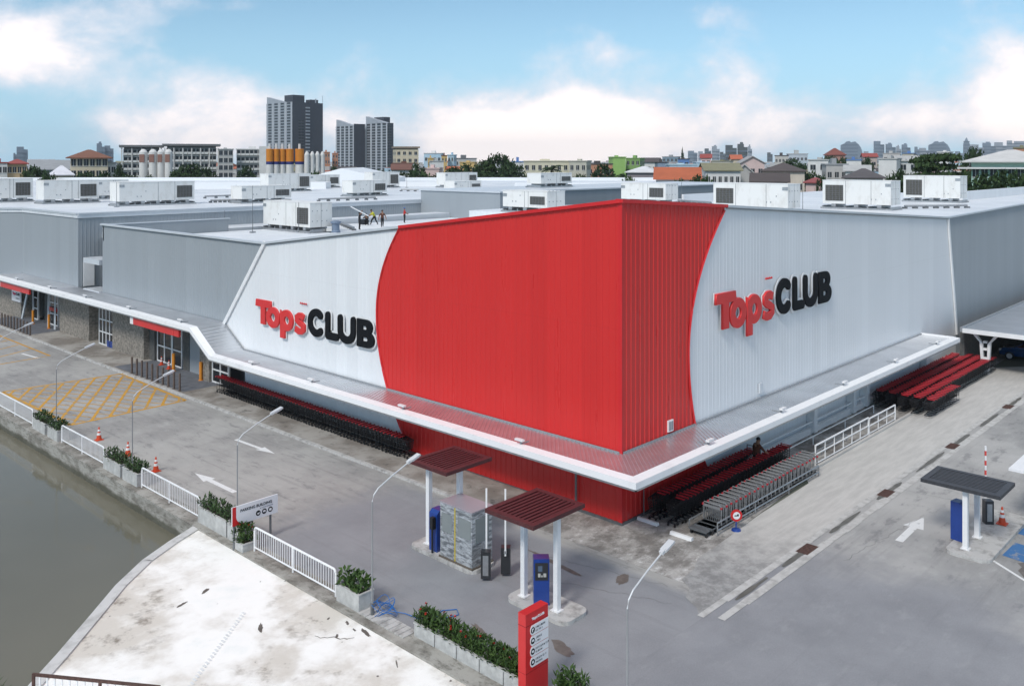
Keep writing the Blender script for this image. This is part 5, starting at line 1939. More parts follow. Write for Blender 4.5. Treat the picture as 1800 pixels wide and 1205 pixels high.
place_unit('long white rooftop unit behind the right end of the red parapet', 1254, 1385, 371, 322, ZB, 'y', True)
place_unit('white rooftop unit on a raised frame above the white wall', 1446, 1566, 366, 317, ZB, 'y', True)
place_unit('white rooftop unit farthest right, below the spreading tree', 1588, 1688, 354, 309, ZB, 'y', True)
for px, pb, pt, z, lb in ((444, 409, 326, 8.74, 'thin lightning rod left of the largest rooftop unit'), (525, 408, 355, 8.74, 'thin lightning rod in front of the largest rooftop unit'), (415, 357, 325, ZA, 'thin lightning rod left of the stained rooftop unit'), (205, 364, 320, ZA, 'thin lightning rod between the long left rooftop units'), (1198, 354, 312, ZB, 'thin lightning rod right of the red peak'), (1411, 371, 316, ZB, 'thin lightning rod between the right rooftop units'), (715, 330, 303, ZA, 'thin lightning rod near the dark tree and red parapet'), (395, 402, 370, 8.74, 'short lightning rod inside the grey parapet')):
    x_, y_ = on_z(px, pb, z)
    h_ = (pb - pt) * (CAMH - z) / (pb - HY)
    r = thing('lightning_rod', lb, 'lightning rod', (x_, y_, z), 0, 'lightning rods on the roofs')
    MB().tube([(0, 0, 0), (0, 0, h_)], .03, 5, 0, .018).build('rod', M['steel_dark'], r)
    MB().bx(-.2, .2, -.2, .2, 0, .12).build('foot', M['steel'], r)
x_, y_ = on_z(590, 408, 8.74)
for (pa_, pb_, z_, lb) in (((360, 345), (472, 341), 10.75, 'long grey pipe run on the far roof left of the stained unit'), ((560, 350), (660, 347), 10.75, 'grey pipe run on the roof behind the largest rooftop unit'), ((1192, 352), (1250, 356), 10.85, 'grey pipe run on the roof right of the red peak'), ((370, 352), (420, 351), 10.75, 'short grey pipe run on the roof beside the stained unit'), ((705, 333), (780, 334), 10.75, 'grey pipe run on the far roof in front of the dark trees'), ((600, 391), (622, 400), 8.99, 'short grey pipe behind the blue grey exhaust fan'), ((860, 333), (945, 332), 10.75, 'grey pipe run on the far roof left of the small palm unit'), ((1590, 362), (1700, 361), 10.85, 'grey pipe run on the roof in front of the rightmost unit')):
    a0, b0 = on_z(*pa_, z_), on_z(*pb_, z_)
    r = thing('roof_pipe', lb, 'pipe', (a0[0], a0[1], z_ - .27))
    dx_, dy_ = b0[0] - a0[0], b0[1] - a0[1]
    MB().tube([(0, 0, .27), (dx_, dy_, .27)], .10, 8).build('pipe', M['steel'], r)
    for k in range(7):
        f_ = k / 6
        MB().bx(dx_ * f_ - .08, dx_ * f_ + .08, dy_ * f_ - .25, dy_ * f_ + .25, 0, .18).build('support', M['steel_dark'], r)
x_, y_ = on_z(590, 408, 8.74)
r = thing('roof_fan', 'blue grey exhaust fan beside the largest rooftop unit', 'exhaust fan', (x_, y_, 8.74), R(-30))
MB().lathe([(.42, 0), (.42, .1), (.34, .18), (.34, .75), (.46, .8), (.46, .95), (.2, 1.05)], 14).build('housing', plain(.17, .22, .30, .5), r)
MB().bx(-.8, -.35, -.15, .15, .1, .35).build('duct', M['ac'], r)
x_, y_ = on_z(1618, 335, ZB)
r = thing('exhaust_duct', 'white round exhaust duct elbow between the two right rooftop units', 'duct', (x_, y_, ZB), R(-20))
MB().tube([(0, 0, 0), (0, 0, 1.0), (-.3, 0, 1.35), (-1.5, 0, 1.45)], .45, 12).build('duct', M['cap'], r)
MB().bx(-.5, .5, -.5, .5, 0, .12).build('collar', M['steel'], r)

# ------------------------------------------------------------------ people
def person(label, loc, rz, J, cols, s=1.0, helmet=None):
    """J: joints in metres, person faces -y. cols: shirt, trousers"""
    V, E, RD, REG = [], [], [], []

    def v(p, r_, reg, par=None):
        V.append(Vector(p))
        RD.append(r_)
        REG.append(reg)
        if par is not None:
            E.append((par, len(V) - 1))
        return len(V) - 1
    hip = v(J['hip'], .125, 1)
    hp_ = Vector(J['hip'])
    ch = Vector(J['chest'])
    mid_ = v(hp_.lerp(ch, .5), .115, 0, hip)
    cst = v(ch, .125, 0, mid_)
    nk = v(J['neck'], .055, 2, cst)
    hd = Vector(J['head'])
    nd = (hd - Vector(J['neck'])).normalized()
    h1 = v(Vector(J['neck']) + nd * .08, .07, 2, nk)
    h2 = v(Vector(J['neck']) + nd * .16, .095, 2, h1)
    h3 = v(Vector(J['neck']) + nd * .25, .075, 2, h2)
    fwd = Vector((0, -1, 0))
    v(V[h2] + fwd * .10 - nd * .015, .016, 2, h2)
    for sd_ in (-1, 1):
        v(V[h2] + Vector((sd_ * .095, 0, -.01)), .018, 2, h2)
    for side in 'lr':
        k_ = -1 if side == 'l' else 1
        sh_ = v(ch + Vector((k_ * .17, 0, .07)), .062, 0, cst)
        el = v(J['el_' + side], .045, 0, sh_)
        wr_ = v(J['wr_' + side], .032, 2, el)
        d_ = (Vector(J['wr_' + side]) - Vector(J['el_' + side])).normalized()
        pm_ = v(Vector(J['wr_' + side]) + d_ * .07, .034, 2, wr_)
        sdv = d_.cross(Vector((0, -1, .2))).normalized()
        for f_ in range(4):
            o_ = sdv * ((f_ - 1.5) * .022)
            l_ = (.065, .08, .076, .06)[f_]
            k1 = v(V[pm_] + o_ + d_ * .035, .010, 2, pm_)
            v(V[pm_] + o_ * 1.1 + d_ * (.035 + l_) + Vector((0, -.012, -.01)), .008, 2, k1)
        v(V[wr_] + d_ * .04 + sdv * (-k_ * .05), .010, 2, wr_)
        lg = v(hp_ + Vector((k_ * .09, 0, -.05)), .085, 1, hip)
        kn = v(J['kn_' + side], .06, 1, lg)
        an = v(J['an_' + side], .042, 1, kn)
        v(Vector(J['an_' + side]) + Vector((0, -.14, -.05)), .038, 3, an)
    me_ = bpy.data.meshes.new('person')
    me_.from_pydata([tuple(p) for p in V], E, [])
    ob_ = bpy.data.objects.new('person', me_)
    COL.objects.link(ob_)
    md = ob_.modifiers.new('skin', 'SKIN')
    md.use_smooth_shade = True
    for i_, sv in enumerate(me_.skin_vertices[0].data):
        gr_ = 1.0 if RD[i_] < .03 else 1.35 if REG[i_] < 2 else 1.12
        sv.radius = (RD[i_] * gr_, RD[i_] * gr_ * (.78 if REG[i_] == 0 and i_ < 4 else 1))
        sv.use_root = i_ == 0
    sb = ob_.modifiers.new('sub', 'SUBSURF')
    sb.levels = 1
    bpy.context.view_layer.update()
    nm = bpy.data.meshes.new_from_object(ob_.evaluated_get(bpy.context.evaluated_depsgraph_get()))
    bpy.data.objects.remove(ob_)
    nm.name = 'person'
    nm.materials.clear()
    for m_ in (cols[0], cols[1], M['skin'], M['black']):
        nm.materials.append(m_)
    for pg in nm.polygons:
        c_ = pg.center
        bi, bd_ = 0, 9
        for a_, b_ in E:
            pa_, pb_ = V[a_], V[b_]
            t_ = max(0, min(1, (c_ - pa_).dot(pb_ - pa_) / max((pb_ - pa_).length_squared, 1e-9)))
            q_ = (c_ - pa_.lerp(pb_, t_)).length
            if q_ < bd_:
                bd_, bi = q_, (REG[b_])
        pg.material_index = bi
    o = link('person', nm, None, loc, rz, (s, s, s))
    tag(o, label, 'person')
    hm = MB()
    hc = V[h2]
    rr_, n_ = .112, 10
    prof_ = [(rr_ * math.sin(a_), rr_ * 1.12 * math.cos(a_)) for a_ in [math.pi * (k / 10) for k in range(0, 6)]]
    prof_[0] = (.004, prof_[0][1])
    hm.lathe(prof_[::-1], 12, (hc.x, hc.y + .015, hc.z + .02))
    if helmet:
        hm.lathe([(.15, 0), (.15, .012)], 12, (hc.x, hc.y - .01, hc.z + .03))
    hm.build('helmet' if helmet else 'hair', helmet or M['hair'], o, smooth=True)
    return o


def pose(**k):
    b_ = dict(hip=(0, 0, .92), chest=(0, 0, 1.30), neck=(0, .01, 1.47), head=(0, -.01, 1.72), el_l=(-.27, .03, 1.12), wr_l=(-.28, -.05, .88), el_r=(.27, .03, 1.12), wr_r=(.28, -.05, .88), kn_l=(-.10, -.02, .50), an_l=(-.11, .03, .09), kn_r=(.10, -.02, .50), an_r=(.11, .03, .09))
    b_.update(k)
    return b_


ZR = 8.74
vrz = math.atan2(RA, RB)            # facing the picture plane sideways etc. is set per person
px_, py_ = on_z(632, 404, ZR)
person('roof worker in dark clothes lifting a white board above the head', (px_, py_, ZR), R(40), pose(el_l=(-.30, -.12, 1.55), wr_l=(-.18, -.22, 1.82), el_r=(.30, -.12, 1.55), wr_r=(.20, -.22, 1.85)), (M['cloth_dark'], M['cloth_dark']), .92)
bx_, by_ = px_, py_
wb = MB().bar((-.75, -.30, 2.15), (.85, -.22, 1.30), .5, .05)
o = wb.build('white_board', [M['white']])
o.location = (px_, py_, ZR)
o.rotation_euler = (0, 0, R(-47))
tag(o, 'white board held aslant by the roof workers', 'board')
px_, py_ = on_z(645, 396, ZR)
person('roof worker in dark clothes crouching under the slanted white board', (px_, py_, ZR), R(-60), pose(hip=(0, .12, .42), chest=(0, -.12, .78), neck=(0, -.2, .93), head=(0, -.28, 1.16), el_l=(-.24, -.35, .72), wr_l=(-.15, -.55, .80), el_r=(.24, -.35, .72), wr_r=(.15, -.55, .85), kn_l=(-.15, -.3, .48), an_l=(-.13, .05, .09), kn_r=(.15, -.3, .48), an_r=(.13, .05, .09)), (M['cloth_dark'], M['cloth_dark']), 1.0)
tbx = thing('tool_box', 'dark blue tool box beside the crouching roof worker', 'tool box', (*on_z(640, 394, ZR), ZR), R(20))
MB().bx(-.35, .35, -.25, .25, 0, .5).build('box', plain(.015, .02, .03), tbx)
MB().tube([(-.2, 0, .5), (-.2, 0, .6), (.2, 0, .6), (.2, 0, .5)], .02, 6).build('handle', M['steel'], tbx)
px_, py_ = on_z(657, 395, ZR)
person('roof worker in a yellow vest leaning forward with legs apart', (px_, py_, ZR), R(-110), pose(hip=(0, .1, .88), chest=(0, -.12, 1.2), neck=(0, -.22, 1.34), head=(0, -.32, 1.56), el_l=(-.26, -.3, 1.05), wr_l=(-.2, -.5, .95), el_r=(.26, -.3, 1.05), wr_r=(.2, -.5, .95), kn_l=(-.12, -.2, .48), an_l=(-.12, -.28, .09), kn_r=(.12, .18, .48), an_r=(.12, .42, .09)), (M['cloth_yellow'], M['cloth_dark']), .95)
px_, py_ = on_z(672, 399, ZR)
person('roof worker in dark brown clothes walking between the others', (px_, py_, ZR), R(-30), pose(el_l=(-.32, .05, 1.14), wr_l=(-.36, -.06, .9), el_r=(.32, .0, 1.14), wr_r=(.36, -.1, .92), kn_l=(-.10, -.16, .50), an_l=(-.11, -.14, .09), kn_r=(.10, .06, .50), an_r=(.10, .22, .12)), (M['cloth_brown'], M['cloth_dark']), .93)
px_, py_ = on_z(711, 392, ZR)
person('roof worker in a red shirt and blue helmet standing alone', (px_, py_, ZR), R(60), pose(el_l=(-.24, -.1, 1.15), wr_l=(-.12, -.3, 1.1), el_r=(.25, -.08, 1.15), wr_r=(.15, -.28, 1.05)), (M['cloth_red'], M['cloth_dark']), .9, M['helmet'])
person('person in a dark red top reaching out to the carts by the right wall', (9.3, -1.17, .016), R(75), pose(hip=(0, .03, .92), chest=(0, -.05, 1.3), neck=(0, -.08, 1.46), head=(0, -.16, 1.70), el_l=(-.30, -.22, 1.12), wr_l=(-.34, -.44, .98), el_r=(.34, -.15, 1.12), wr_r=(.50, -.32, .98), kn_l=(-.10, -.1, .5), kn_r=(.10, .04, .5), an_l=(-.11, -.08, .09), an_r=(.11, .14, .09)), (M['cloth_brown'], M['cloth_dark']), 1.0)

# ------------------------------------------------------------------ city behind
VIEW = math.atan2(RA, RB) - R(90)
WIN = {}


def win_mesh(w, h, kind):
    k = (round(w, 2), round(h, 2), kind)
    if k not in WIN:
        m_ = MB().bx(-w / 2, w / 2, -.04, .05, 0, h, 0).bx(-w / 2 - .08, w / 2 + .08, -.14, .05, -.12, 0, 1).bx(-.04, .04, -.06, -.04, 0, h, 1)
        if kind == 'balcony':
            m_ = MB().bx(-w / 2, w / 2, -.04, .05, 0, h, 0).bx(-w / 2 - .1, w / 2 + .1, -.8, .05, -.25, .0, 1).bx(-w / 2 - .1, w / 2 + .1, -.8, -.72, 0, .55, 1)
        WIN[k] = m_.mesh('window', [M['glass_far'], M['sill_far'] if kind != 'dark' else M['cap_grey']])
    return WIN[k]


M['glass_far'] = mat('far_window', (.014, .018, .024), .3, 0, .3, .5)
M['sill_far'] = mat('far_sill', (.60, .60, .58), .7, 0, .1, .5)


def block(name, label, cat, px0, px1, pyt, d, wall, roof='flat', rcol=None, rh=3.0, floors=2, cols=4, depth=10, rot=0, group=None, wk='plain', ww=1.3, wh=1.4, ov=.6, vis=320, slab=None, fh=None):
    x_, y_ = at_depth((px0 + px1) / 2, d)
    w = (px1 - px0) / F * d
    zt = zz(pyt, d)
    aim = math.atan((px1 + px0 - 1800) / 2 / F)
    w *= math.cos(aim)
    r = thing(name, label, cat, (x_, y_, 0), VIEW - aim + R(rot), group)
    hw = w / 2
    MB().bx(-hw, hw, 0, depth, 0, zt).build('wall', wall, r)
    if roof == 'flat':
        rc = rcol or wall
        MB().bx(-hw - .25, hw + .25, -.25, depth + .25, zt, zt + .35).bx(-hw * .3, hw * .15, depth * .4, depth * .7, zt + .35, zt + .35 + min(rh, 2.2)).build('roof', rc, r)
    elif roof == 'slab':
        MB().bx(-hw - ov, hw + ov, -ov, depth + ov, zt + .7, zt + 1.5).bx(-hw + .2, hw - .2, .2, depth - .2, zt, zt + .7).build('roof', rcol, r)
    elif roof == 'gable':       # ridge left to right, slope towards the viewer
        hw2 = hw + ov
        m_ = MB().add([(-hw2, -ov, zt - .15), (hw2, -ov, zt - .15), (hw2, depth / 2, zt + rh), (-hw2, depth / 2, zt + rh), (-hw2, depth + ov, zt - .15), (hw2, depth + ov, zt - .15), (-hw2, -ov, zt - .35), (hw2, -ov, zt - .35), (hw2, depth / 2, zt + rh - .25), (-hw2, depth / 2, zt + rh - .25), (-hw2, depth + ov, zt - .35), (hw2, depth + ov, zt - .35)],
                      [(0, 1, 2, 3), (3, 2, 5, 4), (6, 9, 8, 7), (9, 10, 11, 8), (0, 6, 7, 1), (4, 5, 11, 10), (0, 3, 9, 6), (3, 4, 10, 9), (1, 7, 8, 2), (2, 8, 11, 5)])
        m_.build('roof', rcol, r)
        MB().add([(-hw, 0, zt), (-hw, depth, zt), (-hw, depth / 2, zt + rh - .3), (hw, 0, zt), (hw, depth, zt), (hw, depth / 2, zt + rh - .3)], [(0, 1, 2), (3, 5, 4)]).build('gable', wall, r, fix=False)
    elif roof == 'front':       # gable end towards the viewer
        m_ = MB().add([(-hw - ov, -ov, zt - .2), (0, -ov, zt + rh), (hw + ov, -ov, zt - .2), (-hw - ov, depth + ov, zt - .2), (0, depth + ov, zt + rh), (hw + ov, depth + ov, zt - .2), (-hw - ov, -ov, zt - .45), (0, -ov, zt + rh - .28), (hw + ov, -ov, zt - .45), (-hw - ov, depth + ov, zt - .45), (0, depth + ov, zt + rh - .28), (hw + ov, depth + ov, zt - .45)],
                      [(0, 1, 4, 3), (1, 2, 5, 4), (0, 6, 7, 1), (1, 7, 8, 2), (6, 9, 10, 7), (7, 10, 11, 8), (3, 4, 10, 9), (4, 5, 11, 10), (0, 3, 9, 6), (2, 8, 11, 5)])
        m_.build('roof', rcol, r)
        MB().add([(-hw, 0, zt), (hw, 0, zt), (0, 0, zt + rh - .3)], [(0, 1, 2)]).build('gable', wall, r, fix=False)
    elif roof == 'hip':
        q_ = min(depth / 2, hw) * .9
        m_ = MB().add([(-hw - ov, -ov, zt), (hw + ov, -ov, zt), (hw + ov, depth + ov, zt), (-hw - ov, depth + ov, zt), (-hw + q_, depth / 2, zt + rh), (hw - q_, depth / 2, zt + rh), (-hw - ov, -ov, zt - .25), (hw + ov, -ov, zt - .25), (hw + ov, depth + ov, zt - .25), (-hw - ov, depth + ov, zt - .25)],
                      [(0, 1, 5, 4), (1, 2, 5), (2, 3, 4, 5), (3, 0, 4), (0, 6, 7, 1), (1, 7, 8, 2), (2, 8, 9, 3), (3, 9, 6, 0), (6, 9, 8, 7)])
        m_.build('roof', rcol, r)
    fh = fh or zt / floors
    if cols:
        wm = win_mesh(min(ww, w / cols * .72), min(wh, fh * .62), wk)
        for f_ in range(floors):
            z_ = f_ * fh + fh * .28
            if z_ + fh < zz(vis, d):
                continue
            for c_ in range(cols):
                link('window', wm, r, (-hw + w * (c_ + .5) / cols, 0, z_))
            # windows of the left hand side wall
        for f_ in range(floors):
            z_ = f_ * fh + fh * .28
            if rot and z_ + fh >= zz(vis, d):
                n_ = max(1, int(depth / (w / cols)))
                for c_ in range(n_):
                    s_ = -1 if rot > 0 else 1
                    link('window', wm, r, (s_ * hw, depth * (c_ + .5) / n_, z_), R(-90) if s_ < 0 else R(90))
    if slab:
        m_ = MB()
        for f_ in range(1, floors):
            m_.bx(-hw - .05, hw + .05, -.22, .0, f_ * fh - .15, f_ * fh + .15)
        m_.build('floor_bands', slab, r)
    return r


cream, white, lgrey, dgrey = plain(.60, .52, .38), plain(.66, .65, .63), plain(.42, .42, .41), plain(.16, .165, .17)
brown_r, red_r, orange_r, dark_r, pink = plain(.16, .07, .05), plain(.30, .06, .05), plain(.42, .11, .045), plain(.075, .065, .065), plain(.62, .47, .44)
lblue, blue_w, yellow, green_w, mint = plain(.40, .55, .65), plain(.10, .20, .42), plain(.58, .40, .16), plain(.28, .46, .13), plain(.40, .60, .50)
salmon, moss, grey_r = plain(.50, .24, .15), plain(.22, .21, .13), plain(.30, .31, .32)

# left of the towers
block('apartment_block', 'orange red apartment block with cream balconies at the far left edge', 'apartments', -14, 13, 287, 250, white, 'flat', red_r, 1, 4, 3, 10, ww=2, wh=1.6)
block('apartment_block', 'cream and red apartment block next to the left edge, lower of the orange pair', 'apartments', 13, 47, 287, 253, plain(.55, .40, .24), 'hip', red_r, 1.2, 4, 4, 10, ww=1.6, wh=1.6)
block('storage_shed', 'wide shed with a dark grey roof behind the trees on the far left', 'shed', 52, 122, 297, 330, grey_r, 'gable', grey_r, 3.4, 1, 0, 30)
block('storage_shed', 'pale grey shed roof rising behind the dark one on the far left', 'shed', 50, 95, 291, 420, grey_r, 'gable', plain(.38, .39, .41), 3.0, 1, 0, 24)
block('house', 'low house with a white hipped roof left of the cream building', 'house', 88, 128, 307, 235, cream, 'hip', plain(.66, .66, .70), 2.4, 2, 0, 12)
block('office_building', 'cream building with a brown hipped roof and dark loggias on the left', 'office building', 124, 190, 277, 250, cream, 'hip', plain(.20, .085, .05), 2.3, 5, 6, 14, ww=2.0, wh=1.9, ov=1.2, vis=318)
block('office_building', 'lower pale annex right of the brown roofed cream building', 'office building', 186, 204, 287, 255, white, 'flat', lgrey, .5, 4, 2, 10, ww=1.6, wh=1.6)
for a_ in (('apartment_block', 'grey balcony apartment block with a dark slab roof behind the white silos', 'apartments', 217, 281, 262, 340, plain(.40, .39, .37), 'slab', dgrey, 1, 7, 8, 14), ('apartment_block', 'wide grey balcony apartment block with a dark slab roof right of the silos', 'apartments', 293, 381, 260, 340, plain(.43, .42, .40), 'slab', dgrey, 1, 7, 12, 14)):
    b_ = block(*a_, ww=1.5, wh=1.9, wk='balcony', vis=316, slab=plain(.52, .51, .49), ov=1.5)
    hw = (a_[4] - a_[3]) / F * 340 / 2
    for k in range(0, a_[12] + 1, 2):
        MB().bx(-hw + 2 * hw * k / a_[12] - .22, -hw + 2 * hw * k / a_[12] + .22, -1.0, -.02, 0, zz(260, 340)).build('fin', plain(.55, .54, .52), b_)
block('apartment_block', 'white striped stair wing closing the wide grey apartment block', 'apartments', 384, 410, 263, 338, plain(.45, .44, .42), 'flat', lgrey, .5, 7, 3, 12, wk='dark', ww=1.5, wh=1.6, vis=316)
b_ = block('apartment_block', 'grey balcony apartment block right behind the orange silos', 'apartments', 416, 476, 263, 345, plain(.36, .35, .34), 'flat', white, 1, 7, 8, 14, ww=1.5, wh=1.9, wk='balcony', vis=316, slab=plain(.5, .49, .47))
MB().bx(2.0, 6.2, -.9, -.02, 0, zz(257, 345)).build('stair_wall', white, b_)


def silo(px0, px1, pyt, d, label, kind, group):
    x_, y_ = at_depth((px0 + px1) / 2, d)
    r_ = (px1 - px0) / F * d / 2
    zt = zz(pyt, d)
    r = thing('silo', label, 'silo', (x_, y_, 0), VIEW, group)
    MB().lathe([(r_, 0), (r_, zt - 1.0), (r_ * .98, zt - .9)], 18).build('shell', white, r, smooth=False)
    if kind == 'orange':
        zo = zz(284, d)
        zb = zz(289, d)
        MB().lathe([(r_ * 1.015, zo), (r_ * 1.015, zt), (r_ * .9, zt + .05)], 18).build('orange_top', plain(.62, .22, .02), r)
        MB().lathe([(r_ * 1.016, zb), (r_ * 1.016, zo)], 18).build('blue_band', plain(.015, .03, .16), r)
        MB().lathe([(.35, zt - .1), (.35, zt + 1.5)], 8, (0, 0, 0)).build('vent_stack', white, r)
    else:
        MB().lathe([(r_ * .98, zt - .95), (r_ * .5, zt - .2), (.2, zt)], 18).build('cone_top', white, r)
        if kind == 'mark':
            MB().bx(-r_ * .62, r_ * .62, -r_ * 1.03, -r_ * .7, zt - 4.2, zt - 1.7).build('rusty_mark', plain(.25, .13, .10), r)
    return r


for k, (a_, b_) in enumerate(((245, 259), (262, 276), (277, 289), (290, 303))):
    silo(a_, b_, 262, 285, ('white silo with a rusty mark, leftmost of four', 'white silo with a rusty mark, second of four', 'white silo with a rusty mark, third of four', 'white silo with a rusty mark, rightmost of four')[k], 'mark', 'white silos by the apartment blocks')
for k, (a_, b_) in enumerate(((468, 480), (480.5, 491), (491.5, 501.5), (502, 516), (519, 534))):
    silo(a_, b_, 262, 255 + k, ('orange topped silo, leftmost of five', 'orange topped silo, second of five from the left', 'orange topped silo, middle of five', 'orange topped silo, widest, left of the gap', 'orange topped silo standing right of the gap')[k], 'orange', 'orange topped silos')
for k, (a_, b_) in enumerate(((535, 544), (545, 553), (554, 562), (563, 571))):
    silo(a_, b_, 266, 258 + k, ('plain white silo right beside the orange ones', 'plain white silo, second from the orange ones', 'plain white silo, third from the orange ones', 'plain white silo farthest from the orange ones')[k], 'plain', 'plain white silos')


# residential towers ------------------------------------------------------
def tower(name, label, px_l, px_c, px_r, pyt, d, wl, wr, floors, colsl, colsr, extra=None, pyb=306):
    """corner towards the viewer at px_c; left wall runs along +y, right wall along +x"""
    x0, y0 = at_depth(px_c, d)
    ll = on_line_y(px_l, x0) - y0
    lr = on_line_x(px_r, y0) - x0
    zt = zz(pyt, d)
    r = thing(name, label, 'tower', (x0, y0, 0), 0)
    MB().bx(0, lr, 0, ll, 0, zt).build('core', wr, r)
    MB().bx(-.5, -.02, 0, ll, 0, zt).build('left_facade', wl, r)
    MB().bx(0, lr, -.5, -.02, 0, zt).build('right_facade', wr, r)
    fh = zt / floors
    wm = win_mesh(min(5.5, ll / colsl * .62), fh * .62, 'dark')
    cnt = 0
    zv = zz(pyb, d)
    mL = MB()
    w2, h2 = min(5.5, ll / colsl * .62) / 2, fh * .62
    for f_ in range(floors):
        if f_ * fh + fh < zv:
            continue
        for c_ in range(colsl):
            if cnt < 96:
                o = link('window', wm, r, (-.5, ll * (c_ + .5) / colsl, f_ * fh + fh * .25), R(-90))
                cnt += 1
            else:
                yc = ll * (c_ + .5) / colsl
                mL.bx(-.55, -.46, yc - w2, yc + w2, f_ * fh + fh * .25, f_ * fh + fh * .25 + h2)
        for c_ in range(colsr):
            if cnt < 96:
                o = link('window', wm, r, (lr * (c_ + .5) / colsr * .55, -.5, f_ * fh + fh * .25))
                cnt += 1
    if mL.v:
        struct(mL.build('upper_windows', M['glass_far'], r), 'stuff')
    m_ = MB()
    for c_ in range(colsl + 1):
        yy = ll * c_ / colsl
        m_.bx(-.75, -.5, yy - .55, yy + .55, 0, zt - .05)
    m_.build('facade_fins', plain(.46, .48, .51), r)
    return r, ll, lr, zt


def on_line_y(px, x):
    a_ = (px - 900) / F
    t_ = (x - CX) / (a_ * RA + RB)
    return CY + (-a_ * RB + RA) * t_


def on_line_x(px, y):
    a_ = (px - 900) / F
    t_ = (y - CY) / (-a_ * RB + RA)
    return CX + (a_ * RA + RB) * t_


slate, pale_t = plain(.040, .048, .064), plain(.33, .36, .40)
tw_, ll, lr, zt = tower('residential_tower', 'tallest residential tower, pale left side and dark right side', 470, 514, 567, 179, 800, pale_t, slate, 26, 4, 1)
MB().add([(-.5, ll, zt), (-.5, ll * .25, zt), (-.5, ll, zt + 6), (3, ll, zt), (3, ll * .25, zt), (3, ll, zt + 6)], [(0, 1, 2), (3, 5, 4), (0, 2, 5, 3), (1, 4, 5, 2)]).build('sloped_parapet', pale_t, tw_)
MB().bx(2, 14, 2, 16, zt, zt + 6.5).bx(20, 28, 1, 9, zt, zt + 3).build('roof_core', slate, tw_)
MB().add([(lr - 8, -.3, zt), (lr, -.3, zt), (lr, -.3, zt + 7), (lr - 8, -.3, zt + 3.8), (lr - 8, .3, zt), (lr, .3, zt), (lr, .3, zt + 7), (lr - 8, .3, zt + 3.8)], [(2, 3, 7, 6), (1, 2, 6, 5)]).bx(lr - 8, lr - 7, -.3, .3, zt, zt + 3.8).build('roof_wing', pale_t, tw_)
m_ = MB()
for f_ in range(18):
    m_.bx(lr * .42, lr * .55, -1.4, -.5, 12 + f_ * 3.0, 13.3 + f_ * 3.0)
m_.build('balconies', pale_t, tw_)
tw_, ll, lr, zt = tower('residential_tower', 'middle residential tower with a sloping top and dark right side', 592, 622, 640, 221, 780, pale_t, slate, 19, 4, 1)
MB().add([(-.5, ll, zt), (-.5, 0, zt), (-.5, ll, zt + 6), (3, ll, zt), (3, 0, zt), (3, ll, zt + 6)], [(0, 1, 2), (3, 5, 4), (0, 2, 5, 3), (1, 4, 5, 2)]).build('sloped_parapet', pale_t, tw_)
MB().bx(-.5, lr, -1.4, -.6, 0, zt + 1.6).build('dark_fin', slate, tw_)
MB().bx(lr, lr + 6, 6, 14, 0, zt - 3).build('white_slab', white, tw_)
tw_, ll, lr, zt = tower('residential_tower', 'right residential tower with a roof wedge, shorter than the tallest', 644, 681, 691, 216, 770, pale_t, slate, 20, 4, 1)
MB().add([(-.5, ll, zt), (-.5, 0, zt - .5), (-.5, ll, zt + 6.5), (3, ll, zt), (3, 0, zt), (3, ll, zt + 6.5)], [(0, 1, 2), (3, 5, 4), (0, 2, 5, 3), (1, 4, 5, 2)]).build('sloped_parapet', pale_t, tw_)
MB().bx(3, 10, ll * .3, ll * .75, zt, zt + 5.5).build('roof_core', slate, tw_)
MB().bx(-4, 0, ll, ll + 5, 0, zt - 7).build('white_slab', white, tw_)
MB().bx(-6, lr + 6, -8, -2, 0, 9).build('podium', slate, tw_)


# far towers without readable windows ---------------------------------------
def far_tower(px0, px1, pyt, label, d=1900, col=None, shape=None):
    col = col or far_a
    x_, y_ = at_depth((px0 + px1) / 2, d)
    hw = (px1 - px0) / F * d / 2
    zt = zz(pyt, d)
    r = thing('far_tower', label, 'tower', (x_, y_, 0), VIEW - math.atan((px0 + px1 - 1800) / 2 / F) + R(4), 'towers on the skyline')
    D_ = hw * 1.2
    if shape == 'curve':
        pr_ = [(u_ * hw, v_ * zt) for u_, v_ in ((-1, 0), (1, 0), (1, .42), (.93, .60), (.80, .76), (.60, .88), (.42, .93), (.30, .985), (.05, .97), (-.08, .95), (-.25, 1.0), (-.5, .985), (-.62, .93), (-1, .86))]
        k = len(pr_)
        m_ = MB().add([(x2, 0, z2) for x2, z2 in pr_] + [(x2, D_, z2) for x2, z2 in pr_], [tuple(range(k)), tuple(range(2 * k - 1, k - 1, -1))] + [(j, (j + 1) % k, k + (j + 1) % k, k + j) for j in range(k)])
    elif shape == 'point':
        m_ = MB().bx(-hw, hw, 0, D_, 0, zt - 14)
        m_.add([(-hw, 0, zt - 14), (hw, 0, zt - 14), (hw, D_, zt - 14), (-hw, D_, zt - 14), (0, D_ / 2, zt)], [(0, 1, 4), (1, 2, 4), (2, 3, 4), (3, 0, 4)])
    else:
        m_ = MB().bx(-hw, hw * .25, 0, D_, 0, zt).bx(hw * .25, hw, D_ * .1, D_ * .9, 0, zt - (zt - 15) * .18)
        if (int(px0) // 3) % 3 == 0:
            m_.bx(-hw * .5, hw * .1, D_ * .3, D_ * .6, zt, zt + 2.5)
    m_.build('body', col, r)
    b_ = MB()
    nf = int((zt) / 7)
    for k in range(1, nf):
        b_.bx(-hw * .98, hw * .96 if shape != 'curve' else hw * .5, -.4, -.05, k * 7.0, k * 7.0 + 2.2)
    (b_.split if nf < 6 else b_.build)('window_bands', far_w, r)


